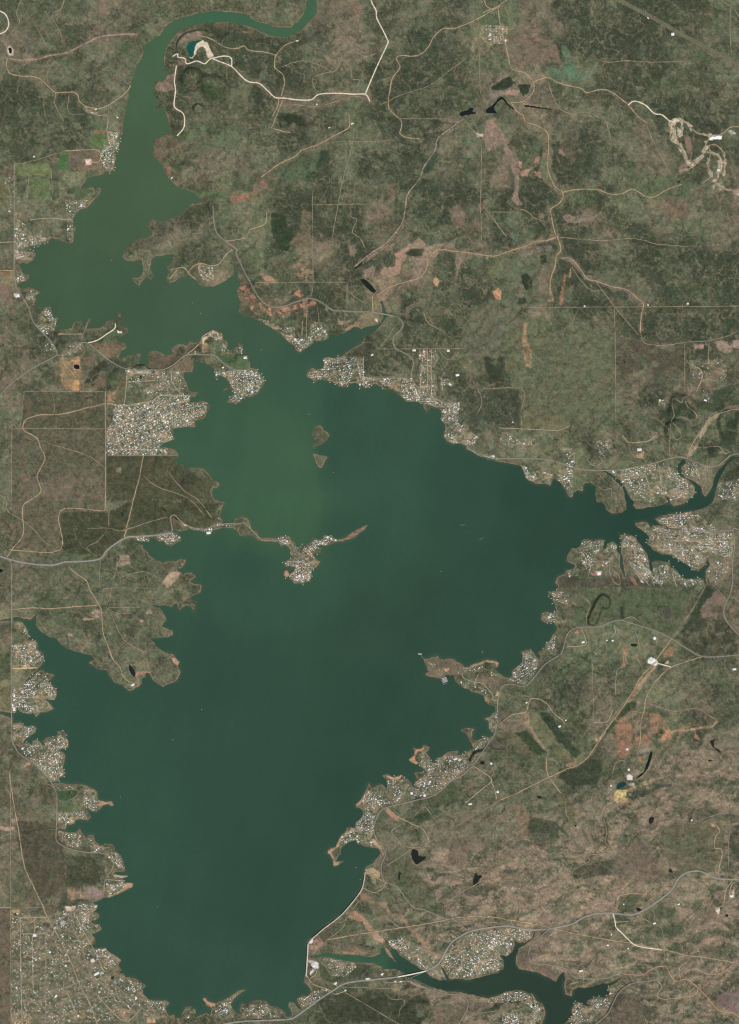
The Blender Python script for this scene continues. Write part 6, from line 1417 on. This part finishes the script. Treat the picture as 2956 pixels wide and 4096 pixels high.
for p, z, colr, label in ponds:
    c = p.mean(0); e = p - c
    grow = c + e * (1 + 1.5 / np.maximum(np.hypot(e[:, 0], e[:, 1]), 4))[:, None]
    m = material("pond_water", alb(np.array(colr) * .9 + (10, 11, 8)), rough=0.25, spec=0.35, grain=((60, .15),))
    link(bpy.data.objects.new("pond", fill_poly("pond", grow, z - .4, [m])), label=label, cat="pond", kind="structure")
mat_shoal = material("shoal_sand", alb((78, 92, 68)), grain=((30, .15),), rough=.8)
for p, lb in zip(SHOALS, ["faint olive shoal in open water east of the middle peninsula", "second faint shoal south-east of the first", "little green shoal off the eastern headland's sand bar"]):
    q = smooth_line(p, 4, True); c = q.mean(0); k = len(q)
    vv = np.concatenate([[[*W(c), .25]], np.c_[W(c + (q - c) * .55), np.full(k, .18)], np.c_[W(q), np.full(k, -.4)]])
    fs = [(0, 1 + a, 1 + (a + 1) % k) for a in range(k)] + [(1 + a, 1 + k + a, 1 + k + (a + 1) % k, 1 + (a + 1) % k) for a in range(k)]
    me = bpy.data.meshes.new("shoal"); me.from_pydata([tuple(x) for x in vv], [], fs); me.materials.append(mat_shoal); me.update()
    link(bpy.data.objects.new("shoal", me), label=lb, cat="shoal", kind="structure")

# ------------------------------------------------------------------ roads
RK = dict(highway=(5.2, (150, 146, 134)), paved_road=(3.9, (138, 132, 115)), gravel_road=(3.8, (224, 214, 186)), street=(2.5, (166, 156, 132)), dirt_road=(3.2, (168, 149, 118)),
          track=(2.5, (144, 132, 108)), wash=(4.2, (158, 138, 118)), cleared_strip=(14.0, (112, 110, 88)))
RG = dict(street=((40, .14),), highway=((60, .08),), paved_road=((60, .14),), gravel_road=((60, .22), (14, .12)), dirt_road=((90, .28), (22, .22)), track=((120, .26), (26, .24)), wash=((50, .42), (18, .3)), cleared_strip=((90, .14), (24, .14)))
RMAT = {k: material(k, alb(c), grain=RG[k], rough=.95, spec=.08) for k, (w_, c) in RK.items()}
def road_center(p):
    p = smooth_line(p, 5)
    seg = np.hypot(*np.diff(p, axis=0).T); s = np.concatenate([[0], np.cumsum(seg)])
    n = max(3, int(s[-1] / 2.6)); t = np.linspace(0, s[-1], n)
    return np.stack([np.interp(t, s, p[:, 0]), np.interp(t, s, p[:, 1])], -1)
for rank, (kind, text, label) in enumerate(ROADS):
    if kind == 'track' and ('street' in label or 'lane b' in label): kind = 'street'
    c = road_center(P(text)); wdt = RK[kind][0]
    t = np.gradient(c, axis=0); t /= np.maximum(np.hypot(t[:, 0], t[:, 1]), 1e-6)[:, None]
    nrm = np.stack([-t[:, 1], t[:, 0]], -1)
    s = np.arange(len(c)) * 2.6
    if kind in ("track", "dirt_road", "wash"):
        c = c + nrm * ((vnoise(s, s * 0 + rank * 7.7, 16, 161) - .5) * (2.6 if len(P(text)) > 3 else .8))[:, None]
    soft = {"track": .75, "wash": .9, "dirt_road": .4, "cleared_strip": .12}.get(kind, .12)
    half = wdt * .5 * (1 + (fbm(s, s * 0 + rank * 3.1, 20, 163, 3, .7) - .5) * 2 * soft)
    tip = np.minimum(np.arange(len(c)), np.arange(len(c))[::-1])
    half = half * (np.clip((tip + 2) / 8, .25, 1) if kind in ("track", "wash") else 1)
    lay = 1.2 + .012 * (rank % 100) + {"highway": 2.0, "paved_road": 1.6, "gravel_road": 1.3, "dirt_road": .8}.get(kind, 0)
    cols = []
    zc = np.maximum.reduce([Z(*(c + nrm * half[:, None] * f).T) for f in (-1.3, 0, 1.3)])
    zc = np.maximum(np.convolve(np.pad(zc, 3, 'edge'), np.ones(7) / 7, 'valid'), zc)
    zc = np.maximum(zc, .8) + lay
    for f, dz in ((-1.25, -3.0), (-1, 0), (0, .15), (1, 0), (1.25, -3.0)):
        cols.append(np.concatenate([W(c + nrm * half[:, None] * f), (zc + dz)[:, None]], 1))
    v = np.stack(cols, 1).reshape(-1, 3); n = len(c)
    a = (np.arange(n - 1)[:, None] * 5 + np.arange(4)[None]).ravel()
    me = mesh_quads(kind, v, np.stack([a, a + 1, a + 6, a + 5], -1), [RMAT[kind]], smooth=False)
    link(bpy.data.objects.new(kind, me), label=label, cat=kind.replace('_', ' '), kind="structure")
# ------------------------------------------------------------------ solid building blocks
def boxv(x0, x1, y0, y1, z0, z1):
    return [(x0, y0, z0), (x1, y0, z0), (x1, y1, z0), (x0, y1, z0), (x0, y0, z1), (x1, y0, z1), (x1, y1, z1), (x0, y1, z1)]
BOXF = [(0, 3, 2, 1), (4, 5, 6, 7), (0, 1, 5, 4), (1, 2, 6, 5), (2, 3, 7, 6), (3, 0, 4, 7)]
class Build:
    def __init__(s): s.v = []; s.f = []
    def box(s, x0, x1, y0, y1, z0, z1):
        n = len(s.v); s.v += boxv(x0, x1, y0, y1, z0, z1); s.f += [tuple(n + k for k in f) for f in BOXF]; return s
    def roof(s, x0, x1, y0, y1, z0, z1, hip=0.0):
        """pitched roof with a slab thickness; ridge along x"""
        n = len(s.v); ym = (y0 + y1) / 2; hx = hip * (y1 - y0) / 2
        s.v += [(x0, y0, z0), (x1, y0, z0), (x1, y1, z0), (x0, y1, z0), (x0 + hx, ym, z1), (x1 - hx, ym, z1)]
        s.f += [tuple(n + k for k in f) for f in ((0, 1, 5, 4), (2, 3, 4, 5), (1, 2, 5), (3, 0, 4), (0, 3, 2, 1))]; return s
    def prism(s, ring, z0, z1, taper=1.0):
        n = len(s.v); k = len(ring); cx = sum(p[0] for p in ring) / k; cy = sum(p[1] for p in ring) / k
        s.v += [(x, y, z0) for x, y in ring] + [(cx + (x - cx) * taper, cy + (y - cy) * taper, z1) for x, y in ring]
        s.f += [tuple(n + a for a in reversed(range(k))), tuple(n + k + a for a in range(k))] + [(n + a, n + (a + 1) % k, n + k + (a + 1) % k, n + k + a) for a in range(k)]; return s
    def mesh(s, name, mat):
        me = bpy.data.meshes.new(name); me.from_pydata(s.v, [], s.f); me.materials.append(mat); me.update(); return me

ROOF = {"white": (240, 237, 228), "cream": (226, 214, 194), "grey": (178, 172, 160), "tan": (178, 152, 122), "brown": (112, 96, 82), "rust": (168, 104, 84), "green": (120, 136, 118)}
RM = {k: material("roof_" + k, np.clip(alb(c), 0, .82), grain=((5, .10), (1.5, .06)), rough=.6, spec=.3) for k, c in ROOF.items()}
wall_mat = material("house_wall", alb((176, 166, 148)), grain=((3, .12),), rough=.9)

def house_parts(kind):
    """unit house 1 x 1, 4.5 m walls; kinds: plain gable, hip roof, L-shaped, gable with porch"""
    w, r = Build(), Build()
    if kind == 0:
        w.box(-.5, .5, -.5, .5, -3, 4.0); r.roof(-.54, .54, -.56, .56, 3.9, 6.6)
    elif kind == 1:
        w.box(-.5, .5, -.5, .5, -3, 4.0); r.roof(-.55, .55, -.55, .55, 3.9, 6.9, .8)
    elif kind == 2:
        w.box(-.5, .5, -.5, .02, -3, 4.0); w.box(-.5, -.05, .02, .5, -3, 3.9)
        r.roof(-.54, .54, -.54, .06, 3.9, 6.4); r.roof(-.52, -.03, -.2, .54, 3.85, 5.9, .1)
    else:
        w.box(-.5, .5, -.5, .3, -3, 4.0); w.box(-.46, -.40, .40, .46, -3, 3.2); w.box(.40, .46, .40, .46, -3, 3.2)
        r.roof(-.54, .54, -.55, .34, 3.9, 6.6); r.box(-.5, .5, .34, .5, 3.2, 3.5)
    return w, r
KINDS4 = [house_parts(k) for k in range(4)]
WME = [w.mesh("wall", wall_mat) for w, r in KINDS4]
RME = {(k, c): KINDS4[k][1].mesh("roof", RM[c]) for k in range(4) for c in ROOF}

# ------------------------------------------------------------------ houses
gap_field = fbm(MX, MY, 42, 349, 2); bend_field = (vnoise(MX, MY, 90, 307) - .5) * 14
def at(field, x, y): return float(field[int(np.clip((y - GY[0]) / STEP, 0, NY - 1)), int(np.clip((x - GX[0]) / STEP, 0, NX - 1))])
houses = []          # x, y (map), length, width, heading, kind, roof, town
roofs = ["white", "cream", "grey", "tan", "brown", "green", "rust"]
for ti, (phrase, dens, ang, polys) in enumerate(TOWNS):
    placed = []
    for text in polys:
        p = P(text); area = .5 * abs(np.sum(p[:, 0] * np.roll(p[:, 1], -1) - p[:, 1] * np.roll(p[:, 0], -1)))
        want = max(2, int(area / 1e4 * dens * 1.7)); lo, hi = p.min(0), p.max(0); tries = 0; got = 0
        while got < want and tries < want * 40:
            tries += 1
            x, y = lo + rng.random(2) * (hi - lo)
            ar = math.radians(ang); uu = x * math.cos(ar) - y * math.sin(ar); vv = x * math.sin(ar) + y * math.cos(ar)
            wob = at(bend_field, x, y)
            vq = (np.floor((vv + wob) / 19.0) + (.28 if rng.random() < .5 else .72)) * 19.0 - wob + rng.normal(0, 1.1)
            if rng.random() < .8: vv = vq
            x = uu * math.cos(ar) + vv * math.sin(ar); y = -uu * math.sin(ar) + vv * math.cos(ar)
            ins = False
            for (x0, y0), (x1, y1) in zip(p, np.roll(p, -1, 0)):
                if (y0 > y) != (y1 > y) and x < (x1 - x0) * (y - y0) / (y1 - y0) + x0: ins = not ins
            if at(gap_field, x, y) < .40 and dens < 100: continue
            if not ins or shore(x, y) < 3.2 or (Z(x, y) < 1.0): continue
            if any((x - a) ** 2 + (y - b) ** 2 < 16 for a, b in placed[-400:]): continue
            placed.append((x, y)); got += 1
            big = rng.random()
            L = 10 + 12 * rng.random() ** 1.3 + (22 * rng.random() if big > .87 else 0); Wd = L * (.55 + .35 * rng.random())
            rf = roofs[rng.choice(7, p=[.50, .20, .12, .07, .06, .04, .01])]
            houses.append((x, y, L, Wd, math.radians(ang + 90 * rng.integers(0, 2) + rng.normal(0, 7)), int(rng.integers(0, 4)), rf, ti))
def town_group(ti): return "houses " + TOWNS[ti][0]
order = sorted(range(len(houses)), key=lambda k: -houses[k][2] * houses[k][3] * (1.25 if houses[k][6] in ("white", "cream") else .8))
def in_view(k): return 0 < houses[k][0] < 2950 and 0 < houses[k][1] < 4090
single = [k for k in order if in_view(k)][:300]
sset = set(single)
def add_house(x, y, L, Wd, a, kind, rf, name, label, cat, group=None, tall=1.0):
    e = bpy.data.objects.new(name, None); e.empty_display_size = 5
    z = float(Z(x, y))
    e.location = (*W((x, y)), z); e.rotation_euler = (0, 0, a)
    link(e, label=label, cat=cat, group=group)
    for nm, me in (("wall", WME[kind]), ("roof", RME[(kind, rf)])):
        o = bpy.data.objects.new(nm, me); o.scale = (L, Wd, tall); link(o, e)
    return e
town_mid = {ti: np.mean([(q[0], q[1]) for q in houses if q[7] == ti], 0) for ti in range(len(TOWNS))}
OCT = ["east", "south-east", "south", "south-west", "west", "north-west", "north", "north-east"]
RANK = ["largest", "second-largest", "third-largest", "fourth-largest", "fifth-largest", "sixth-largest", "seventh-largest", "eighth-largest", "ninth-largest"]
count = {}
for k in single:                           # biggest first, so the rank in each corner of a town is its size rank
    x, y, L, Wd, a, kd, rf, ti = houses[k]
    d = np.array((x, y)) - town_mid[ti]
    oc = OCT[int(round(math.atan2(d[1], d[0]) / (math.pi / 4))) % 8]
    n_ = count.get((ti, oc, rf), 0); count[(ti, oc, rf)] = n_ + 1
    where = TOWNS[ti][0].split(" ", 1)[1]
    add_house(x, y, L, Wd, a, kd, rf, "house", "%s %s-roofed house, %s part of %s" % (RANK[min(n_, 8)], rf, oc, where), "house", town_group(ti))
# every other house, joined: too many to list
V, Fl, St, To, Mi = [], [], [], [], []
nv = nl = 0
rest = [houses[k] for k in range(len(houses)) if k not in sset]
matlist = [wall_mat] + [RM[c] for c in roofs]
for x, y, L, Wd, a, kd, rf, ti in rest:
    ca, sa = math.cos(a), math.sin(a); wx_, wy_ = W((x, y)); z = float(Z(x, y))
    for b, mi in ((KINDS4[kd][0], 0), (KINDS4[kd][1], 1 + roofs.index(rf))):
        v = np.array(b.v) * (L, Wd, 1)
        V.append(np.stack([wx_ + v[:, 0] * ca - v[:, 1] * sa, wy_ + v[:, 0] * sa + v[:, 1] * ca, z + v[:, 2]], -1))
        for f in b.f:
            Fl.extend(nv + k for k in f); St.append(nl); To.append(len(f)); nl += len(f); Mi.append(mi)
        nv += len(v)
me = mesh_np("houses", np.concatenate(V), Fl, St, To, matlist, Mi)
link(bpy.data.objects.new("houses", me), label="thousands of tiny white and grey roofed houses around the lake", cat="houses", kind="stuff")
for pt, L, Wd, a, rf, label in LONE:
    x, y = P(pt)[0]
    L, Wd = L * .85, Wd * .85
    add_house(x, y, L, Wd, math.radians(a), 1 if L * Wd > 2600 else 0, rf, "building", label, "building", tall=1.6 if L > 55 else 1.2)

# ------------------------------------------------------------------ boats and docks
hull_mat = material("boat_hull", (.78, .78, .76), grain=((3, .05),), rough=.35, spec=.5)
cabin_mat = material("boat_cabin", (.42, .46, .50), grain=((2, .1),), rough=.3, spec=.5)
def hull():
    b = Build(); n = 9; ring0, ring1 = [], []
    for s_ in (-1, 1):
        rr = range(n) if s_ < 0 else reversed(range(n))
        for k in rr:
            t = k / (n - 1); wdt = 3.0 * (1 - max(0, t - .45) ** 2 / .31)
            ring1.append((-10 + 20 * t, s_ * max(wdt, .08))); ring0.append((-9.4 + 18 * t, s_ * max(wdt * .6, .06)))
    k = len(ring1)
    b.v = [(x, y, -.7) for x, y in ring0] + [(x, y, 1.5 + .04 * max(0, x)) for x, y in ring1]
    b.f = [tuple(reversed(range(k))), tuple(k + a for a in range(k))] + [(a, (a + 1) % k, k + (a + 1) % k, k + a) for a in range(k)]
    return b
HULL = hull().mesh("hull", hull_mat)
CABIN = Build().prism([(-6, -2.1), (2, -2.1), (5, -1.2), (5, 1.2), (2, 2.1), (-6, 2.1)], 1.4, 3.8, .78).mesh("cabin", hull_mat)
SCREEN = Build().prism([(2.1, -1.9), (4.9, -1.2), (4.9, 1.2), (2.1, 1.9)], 2.4, 3.5, .82).mesh("windscreen", cabin_mat)
for n_, (pt, where) in enumerate(zip(BOATS, BOAT_WHERE)):
    x, y = P(pt)[0]
    e = bpy.data.objects.new("boat", None); e.location = (*W((x, y)), 0.0); e.rotation_euler = (0, 0, rng.random() * 6.28); e.scale = (.95,) * 3
    link(e, label="small white motor boat " + where, cat="boat", group="boats out on the lake")
    for nm, me in (("hull", HULL), ("cabin", CABIN), ("windscreen", SCREEN)): link(bpy.data.objects.new(nm, me), e)
deck_mat = material("dock_deck", (.46, .42, .36), grain=((3, .15),), rough=.85)
DOCK_ROOF = Build().roof(-8, 8, -6, 6, 3.6, 5.2).mesh("roof", RM["white"])
DOCK_DECK = Build().box(-8, 8, -6.2, -4.6, .4, .9).box(-8, 8, 4.6, 6.2, .4, .9).box(-9.6, -8, -6.2, 6.2, .4, .9).box(-28, -9.6, -1, 1, .4, .9).mesh("deck", deck_mat)
DOCK_POST = Build().box(-7.5, -7, -5.6, -5.1, -3, 3.7).box(7, 7.5, -5.6, -5.1, -3, 3.7).box(-7.5, -7, 5.1, 5.6, -3, 3.7).box(7, 7.5, 5.1, 5.6, -3, 3.7).mesh("posts", deck_mat)
gD = np.gradient(D)
docks = 0
for ti in DOCKED:
    spots = []
    allp = np.concatenate([P(t) for t in TOWNS[ti][3]]); lo, hi = allp.min(0) - 12, allp.max(0) + 12
    for _ in range(3000):
        x, y = lo + rng.random(2) * (hi - lo)
        d = float(shore(x, y))
        if not (-6.5 < d < -3.5) or not (0 < x < 2950 and 0 < y < 4090): continue
        if not any((x - q[0]) ** 2 + (y - q[1]) ** 2 < 500 for q in ((hh[0], hh[1]) for hh in houses if hh[7] == ti)): continue
        if any((x - a) ** 2 + (y - b) ** 2 < 110 for a, b in spots): continue
        spots.append((x, y))
        if len(spots) >= 10: break
    ORD = ["northernmost", "second", "third", "fourth", "fifth", "sixth", "seventh", "eighth", "ninth", "tenth"]
    for n_, (x, y) in enumerate(sorted(spots, key=lambda q: q[1])):
        jj = int((y - GY[0]) / STEP); ii = int((x - GX[0]) / STEP)
        gy, gx = gD[0][jj, ii], gD[1][jj, ii]
        ang = math.atan2(gy, -gx)
        e = bpy.data.objects.new("boat_dock", None); e.location = (*W((x, y)), 0); e.rotation_euler = (0, 0, ang)
        link(e, label="%s boat dock%s, %s" % (ORD[n_], "" if n_ == 0 else " from the north", TOWNS[ti][0].split(" ", 1)[1]), cat="dock", group="boat docks " + TOWNS[ti][0])
        for nm, me in (("roof", DOCK_ROOF), ("deck", DOCK_DECK), ("posts", DOCK_POST)): link(bpy.data.objects.new(nm, me), e)
        docks += 1

# ------------------------------------------------------------------ marina and pier on the eastern headland
grey_deck = material("marina_deck", alb((132, 128, 138)), grain=((8, .12),), rough=.8)
def local_thing(name, pt, ang, label, cat, z=0.0):
    e = bpy.data.objects.new(name, None); e.location = (*W(P(pt)[0]), z); e.rotation_euler = (0, 0, math.radians(ang)); return link(e, label=label, cat=cat)
e = local_thing("marina", "R 655,620", 25, "grey grid of floating marina berths below the eastern headland", "marina")
for k in range(4):
    link(bpy.data.objects.new("pontoon", Build().box(-48, 48, -42 + k * 26, -36 + k * 26, .3, 1.1).mesh("pontoon", grey_deck)), e)
    link(bpy.data.objects.new("berth_roof", Build().roof(-46, 46, -35 + k * 26, -19 + k * 26, 4.2, 5.6).mesh("berth_roof", RM["grey"])), e)
link(bpy.data.objects.new("walkway", Build().box(-54, -48, -46, 96, .3, 1.2).mesh("walkway", grey_deck)), e)
link(bpy.data.objects.new("breakwater", Build().box(-70, -64, -70, 40, -1, 1.4).box(-64, 20, -70, -64, -1, 1.4).mesh("breakwater", grey_deck)), e)
e = local_thing("pier", "R 243,187", -4, "pale covered pier head off the western tip of the eastern headland", "pier")
link(bpy.data.objects.new("deck", Build().box(-42, 42, -14, 14, .5, 1.3).mesh("deck", grey_deck)), e)
link(bpy.data.objects.new("roof", Build().roof(-36, 36, -12, 12, 4, 6).mesh("roof", RM["grey"])), e)
a, b = W(P("R 255,205 R 318,285")); d = b - a; le = float(np.hypot(*d))
wk = Build().box(0, le, -1.6, 1.6, .5, 1.2).mesh("walkway", deck_mat); o = bpy.data.objects.new("walkway", wk); link(o, e)
o.location = (*(a - W(P("R 243,187")[0])), 0); o.rotation_euler = (0, 0, math.atan2(d[1], d[0]) + math.radians(4))
e.rotation_euler = (0, 0, math.radians(-4))
vv = a - W(P("R 243,187")[0]); ca, sa = math.cos(math.radians(4)), math.sin(math.radians(4)); o.location = (vv[0] * ca - vv[1] * sa, vv[0] * sa + vv[1] * ca, 0)

# ------------------------------------------------------------------ the dam
conc = material("dam_concrete", alb((206, 196, 180)), grain=((40, .12), (8, .08)), rough=.9)
conc2 = material("dam_face", alb((176, 164, 148)), grain=((30, .2),), rough=.9)
gate_m = material("gate_steel", (.16, .17, .17), grain=((6, .1),), rough=.5)
def strip_mesh(name, line, offs, zs, mat):
    """sweep a cross-section (offsets to the right of travel, heights) along a line in map pixels"""
    w = W(line); t = np.gradient(w, axis=0); t /= np.hypot(t[:, 0], t[:, 1])[:, None]; n = np.stack([t[:, 1], -t[:, 0]], -1)
    k = len(offs)
    v = np.concatenate([np.concatenate([w + n * o_, np.full((len(w), 1), z_)], 1)[:, None] for o_, z_ in zip(offs, zs)], 1).reshape(-1, 3)
    f = [(a * k + b, a * k + (b + 1) % k, (a + 1) * k + (b + 1) % k, (a + 1) * k + b) for a in range(len(w) - 1) for b in range(k)]
    f += [tuple(range(k)), tuple((len(w) - 1) * k + b for b in reversed(range(k)))]
    me = bpy.data.meshes.new(name); me.from_pydata([tuple(x) for x in v], [], f); me.materials.append(mat); me.update(); 
    bm = bmesh.new(); bm.from_mesh(me); bmesh.ops.recalc_face_normals(bm, faces=bm.faces); bm.to_mesh(me); bm.free()
    return me
dam = bpy.data.objects.new("dam", None); link(dam, label="long pale concrete dam bending along the lake's south-eastern shore", cat="dam")
L1 = road_center(P("U 95,840 105,700 115,560 122,420 128,300"))[::2]
L2 = road_center(P("U 128,300 200,215 K 440,1047 480,1012 540,968 600,918 640,873 690,813 730,753 746,690 752,640"))[::2]
for nm, ln, offs, zs, mt in (("spillway_wall", L1, (-9, -7, 9, 22), (-6, 20, 20, -4), conc), ("embankment", L2, (-6, -4, 5, 20), (-6, 19, 19, 2), conc2)):
    link(bpy.data.objects.new(nm, strip_mesh(nm, ln, offs, zs, mt)), dam)
link(bpy.data.objects.new("crest_road", strip_mesh("crest_road", L1, (-4, -4, 5, 5), (20, 20.6, 20.6, 20), material("crest_road", alb((214, 196, 176)), grain=((30, .12),)))), dam)
link(bpy.data.objects.new("crest_road", strip_mesh("crest_road", L2, (-3.4, -3.4, 4.4, 4.4), (19, 19.5, 19.5, 19), material("crest_gravel", alb((190, 170, 144)), grain=((30, .2),)))), dam)
for ln, off, zz in ((L1, -6, 20), (L1, 7.5, 20)):
    link(bpy.data.objects.new("parapet", strip_mesh("parapet", ln, (off, off, off + 1, off + 1), (zz, zz + 1.6, zz + 1.6, zz), conc)), dam)
gate_me = Build().box(-12, 12, -1.2, 1.2, 6, 18).mesh("gate", gate_m); pier_me = Build().box(-2, 2, -9, 10, -5, 23).mesh("pier", conc)
w1 = W(L1)
for k in range(6, len(L1) - 6, 4):
    d = w1[min(k + 1, len(w1) - 1)] - w1[k - 1]; a = math.atan2(d[1], d[0])
    o = bpy.data.objects.new("pier", pier_me); o.location = (*w1[k], 0); o.rotation_euler = (0, 0, a); link(o, dam)
    o = bpy.data.objects.new("gate", gate_me); o.location = (w1[k][0] - 11 * -math.sin(a) * -1, w1[k][1], 0); o.rotation_euler = (0, 0, a)
    m2 = (w1[k] + w1[min(k + 2, len(w1) - 1)]) / 2 + np.array([-math.sin(a), math.cos(a)]) * 10.5
    o.location = (*m2, 0); link(o, dam)

# ------------------------------------------------------------------ bridges
def bridge(line, width, z0, label, deck_c, piers=True):
    c = road_center(line)[::2]
    e = bpy.data.objects.new("bridge", None); e.location = (0, 0, 0); link(e, label=label, cat="bridge")
    hw = width / 2
    dm = material("bridge_deck", alb(deck_c), grain=((20, .06),), rough=.85); rm_ = material("bridge_rail", alb((190, 186, 176)), grain=((10, .08),))
    link(bpy.data.objects.new("deck", strip_mesh("deck", c, (-hw, -hw, hw, hw), (z0 - 1.6, z0, z0, z0 - 1.6), dm)), e)
    for s_ in (-1, 1):
        o_ = s_ * (hw - .6); link(bpy.data.objects.new("railing", strip_mesh("railing", c, (o_ - .3, o_ - .3, o_ + .3, o_ + .3), (z0, z0 + 1.2, z0 + 1.2, z0), rm_)), e)
    w = W(c); pm = Build().box(-1.4, 1.4, -hw * .8, hw * .8, -8, z0 - 1.5).mesh("pier", conc)
    for k in range(2, len(c) - 2, 4 if piers else 3):
        d = w[k + 1] - w[k - 1]; o = bpy.data.objects.new("pier", pm); o.location = (*w[k], 0); o.rotation_euler = (0, 0, math.atan2(d[1], d[0])); link(o, e)
zl, zr = float(Z(*P("K 970,1328")[0])), float(Z(*P("K 1140,1293")[0]))
bridge(P("K 955,1330 970,1328 1055,1312 1140,1293 1155,1287"), 26, max(zl, zr, 12) + 5.5, "bright cream highway bridge over the lower reservoir", (232, 222, 200))
bridge(P("T 690,645 800,600 920,545 1060,488"), 11, 9, "narrow old grey-green bridge just south of the highway bridge", (124, 132, 112))
bridge(P("E 855,416 880,420 915,428 940,433"), 22, max(float(Z(*P("E 940,433")[0])), 8) + 6, "grey highway bridge over the narrow creek inlet", (150, 146, 134))
bridge(P("F 738,1442 760,1443 785,1442"), 20, max(float(Z(*P("F 785,1442")[0])), 8) + 6, "short grey bridge at the head of the eastern creek", (150, 144, 130))
bridge(P("F 1238,1357 1258,1355 1290,1362"), 20, max(float(Z(*P("F 1290,1362")[0])), 8) + 6, "short grey bridge over the head of the river's western channel", (150, 144, 130))
bridge(P("G 75,1370 75,1400 M 155,60 155,90"), 20, 9, "grey causeway bridge over the western inlet mouth", (140, 132, 116))

# ------------------------------------------------------------------ scrub woodland: nobody could count it
N_TREES = 230000
tx = rng.random(N_TREES * 4) * (GX[-1] - GX[0] - 8) + GX[0] + 4; ty = rng.random(N_TREES * 4) * (GY[-1] - GY[0] - 8) + GY[0] + 4
ci = ((tx - GX[0]) / STEP).astype(int); cj = ((ty - GY[0]) / STEP).astype(int)
lum = (C[cj, ci] @ np.array([.3, .6, .1]))
prob = (sstep(.15, .045, lum) + .22 * townk[cj, ci]) * (D[cj, ci] > 3) * (1 - .5 * townk[cj, ci]) * (.35 + .9 * fbm(tx, ty, 18, 171, 3, .7))
ok = rng.random(len(tx)) < prob
for kind, text, _ in ROADS:
    pass
tx, ty = tx[ok][:N_TREES], ty[ok][:N_TREES]
tz = Z(tx, ty)
me = bpy.data.meshes.new("scrub_woodland"); me.vertices.add(len(tx))
me.vertices.foreach_set("co", np.stack([(tx - CX) * S, (CY - ty) * S, tz], -1).astype(np.float32).ravel())
sz = me.attributes.new("crown_size", 'FLOAT', 'POINT'); sz.data.foreach_set("value", (3.2 + 4.2 * rng.random(len(tx)) ** 2).astype(np.float32))
me.update()
wood = bpy.data.objects.new("scrub_woodland", me)
link(wood, label="dark juniper and oak scrub speckling the land around the lake", cat="woodland", kind="stuff")
tree_mat = material("scrub_leaves", alb((66, 74, 55)), grain=((40, .35), (4, .3)), rough=1.0, spec=.05)
ng = bpy.data.node_groups.new("scatter_scrub", 'GeometryNodeTree')
ng.interface.new_socket("Geometry", in_out='INPUT', socket_type='NodeSocketGeometry'); ng.interface.new_socket("Geometry", in_out='OUTPUT', socket_type='NodeSocketGeometry')
N = ng.nodes; Lk = ng.links
gi = N.new("NodeGroupInput"); go = N.new("NodeGroupOutput")
ico = N.new("GeometryNodeMeshIcoSphere"); ico.inputs["Radius"].default_value = 1.0; ico.inputs["Subdivisions"].default_value = 2
tr = N.new("GeometryNodeTransform"); tr.inputs["Scale"].default_value = (1, 1, .8); tr.inputs["Translation"].default_value = (0, 0, .55)
nz = N.new("ShaderNodeTexNoise"); nz.inputs["Scale"].default_value = 1.7
sp = N.new("GeometryNodeSetPosition"); nrm_ = N.new("GeometryNodeInputNormal"); sc_ = N.new("ShaderNodeVectorMath"); sc_.operation = 'SCALE'
mr = N.new("ShaderNodeMapRange"); mr.inputs["To Min"].default_value = -.5; mr.inputs["To Max"].default_value = .5
Lk.new(nz.outputs["Fac"], mr.inputs["Value"]); Lk.new(nrm_.outputs[0], sc_.inputs[0]); Lk.new(mr.outputs[0], sc_.inputs["Scale"])
Lk.new(ico.outputs["Mesh"], sp.inputs["Geometry"]); Lk.new(sc_.outputs[0], sp.inputs["Offset"]); Lk.new(sp.outputs[0], tr.inputs["Geometry"])
sm = N.new("GeometryNodeSetMaterial"); sm.inputs["Material"].default_value = tree_mat; Lk.new(tr.outputs[0], sm.inputs["Geometry"])
mp = N.new("GeometryNodeMeshToPoints"); Lk.new(gi.outputs[0], mp.inputs["Mesh"])
ip = N.new("GeometryNodeInstanceOnPoints"); Lk.new(mp.outputs[0], ip.inputs["Points"]); Lk.new(sm.outputs[0], ip.inputs["Instance"])
at = N.new("GeometryNodeInputNamedAttribute"); at.data_type = 'FLOAT'; at.inputs["Name"].default_value = "crown_size"; Lk.new(at.outputs["Attribute"], ip.inputs["Scale"])
rv = N.new("FunctionNodeRandomValue"); rv.data_type = 'FLOAT_VECTOR'; rv.inputs["Min"].default_value = (0, 0, 0); rv.inputs["Max"].default_value = (0, 0, 6.28); Lk.new(rv.outputs["Value"], ip.inputs["Rotation"])
Lk.new(ip.outputs[0], go.inputs[0])
md = wood.modifiers.new("scatter", 'NODES'); md.node_group = ng
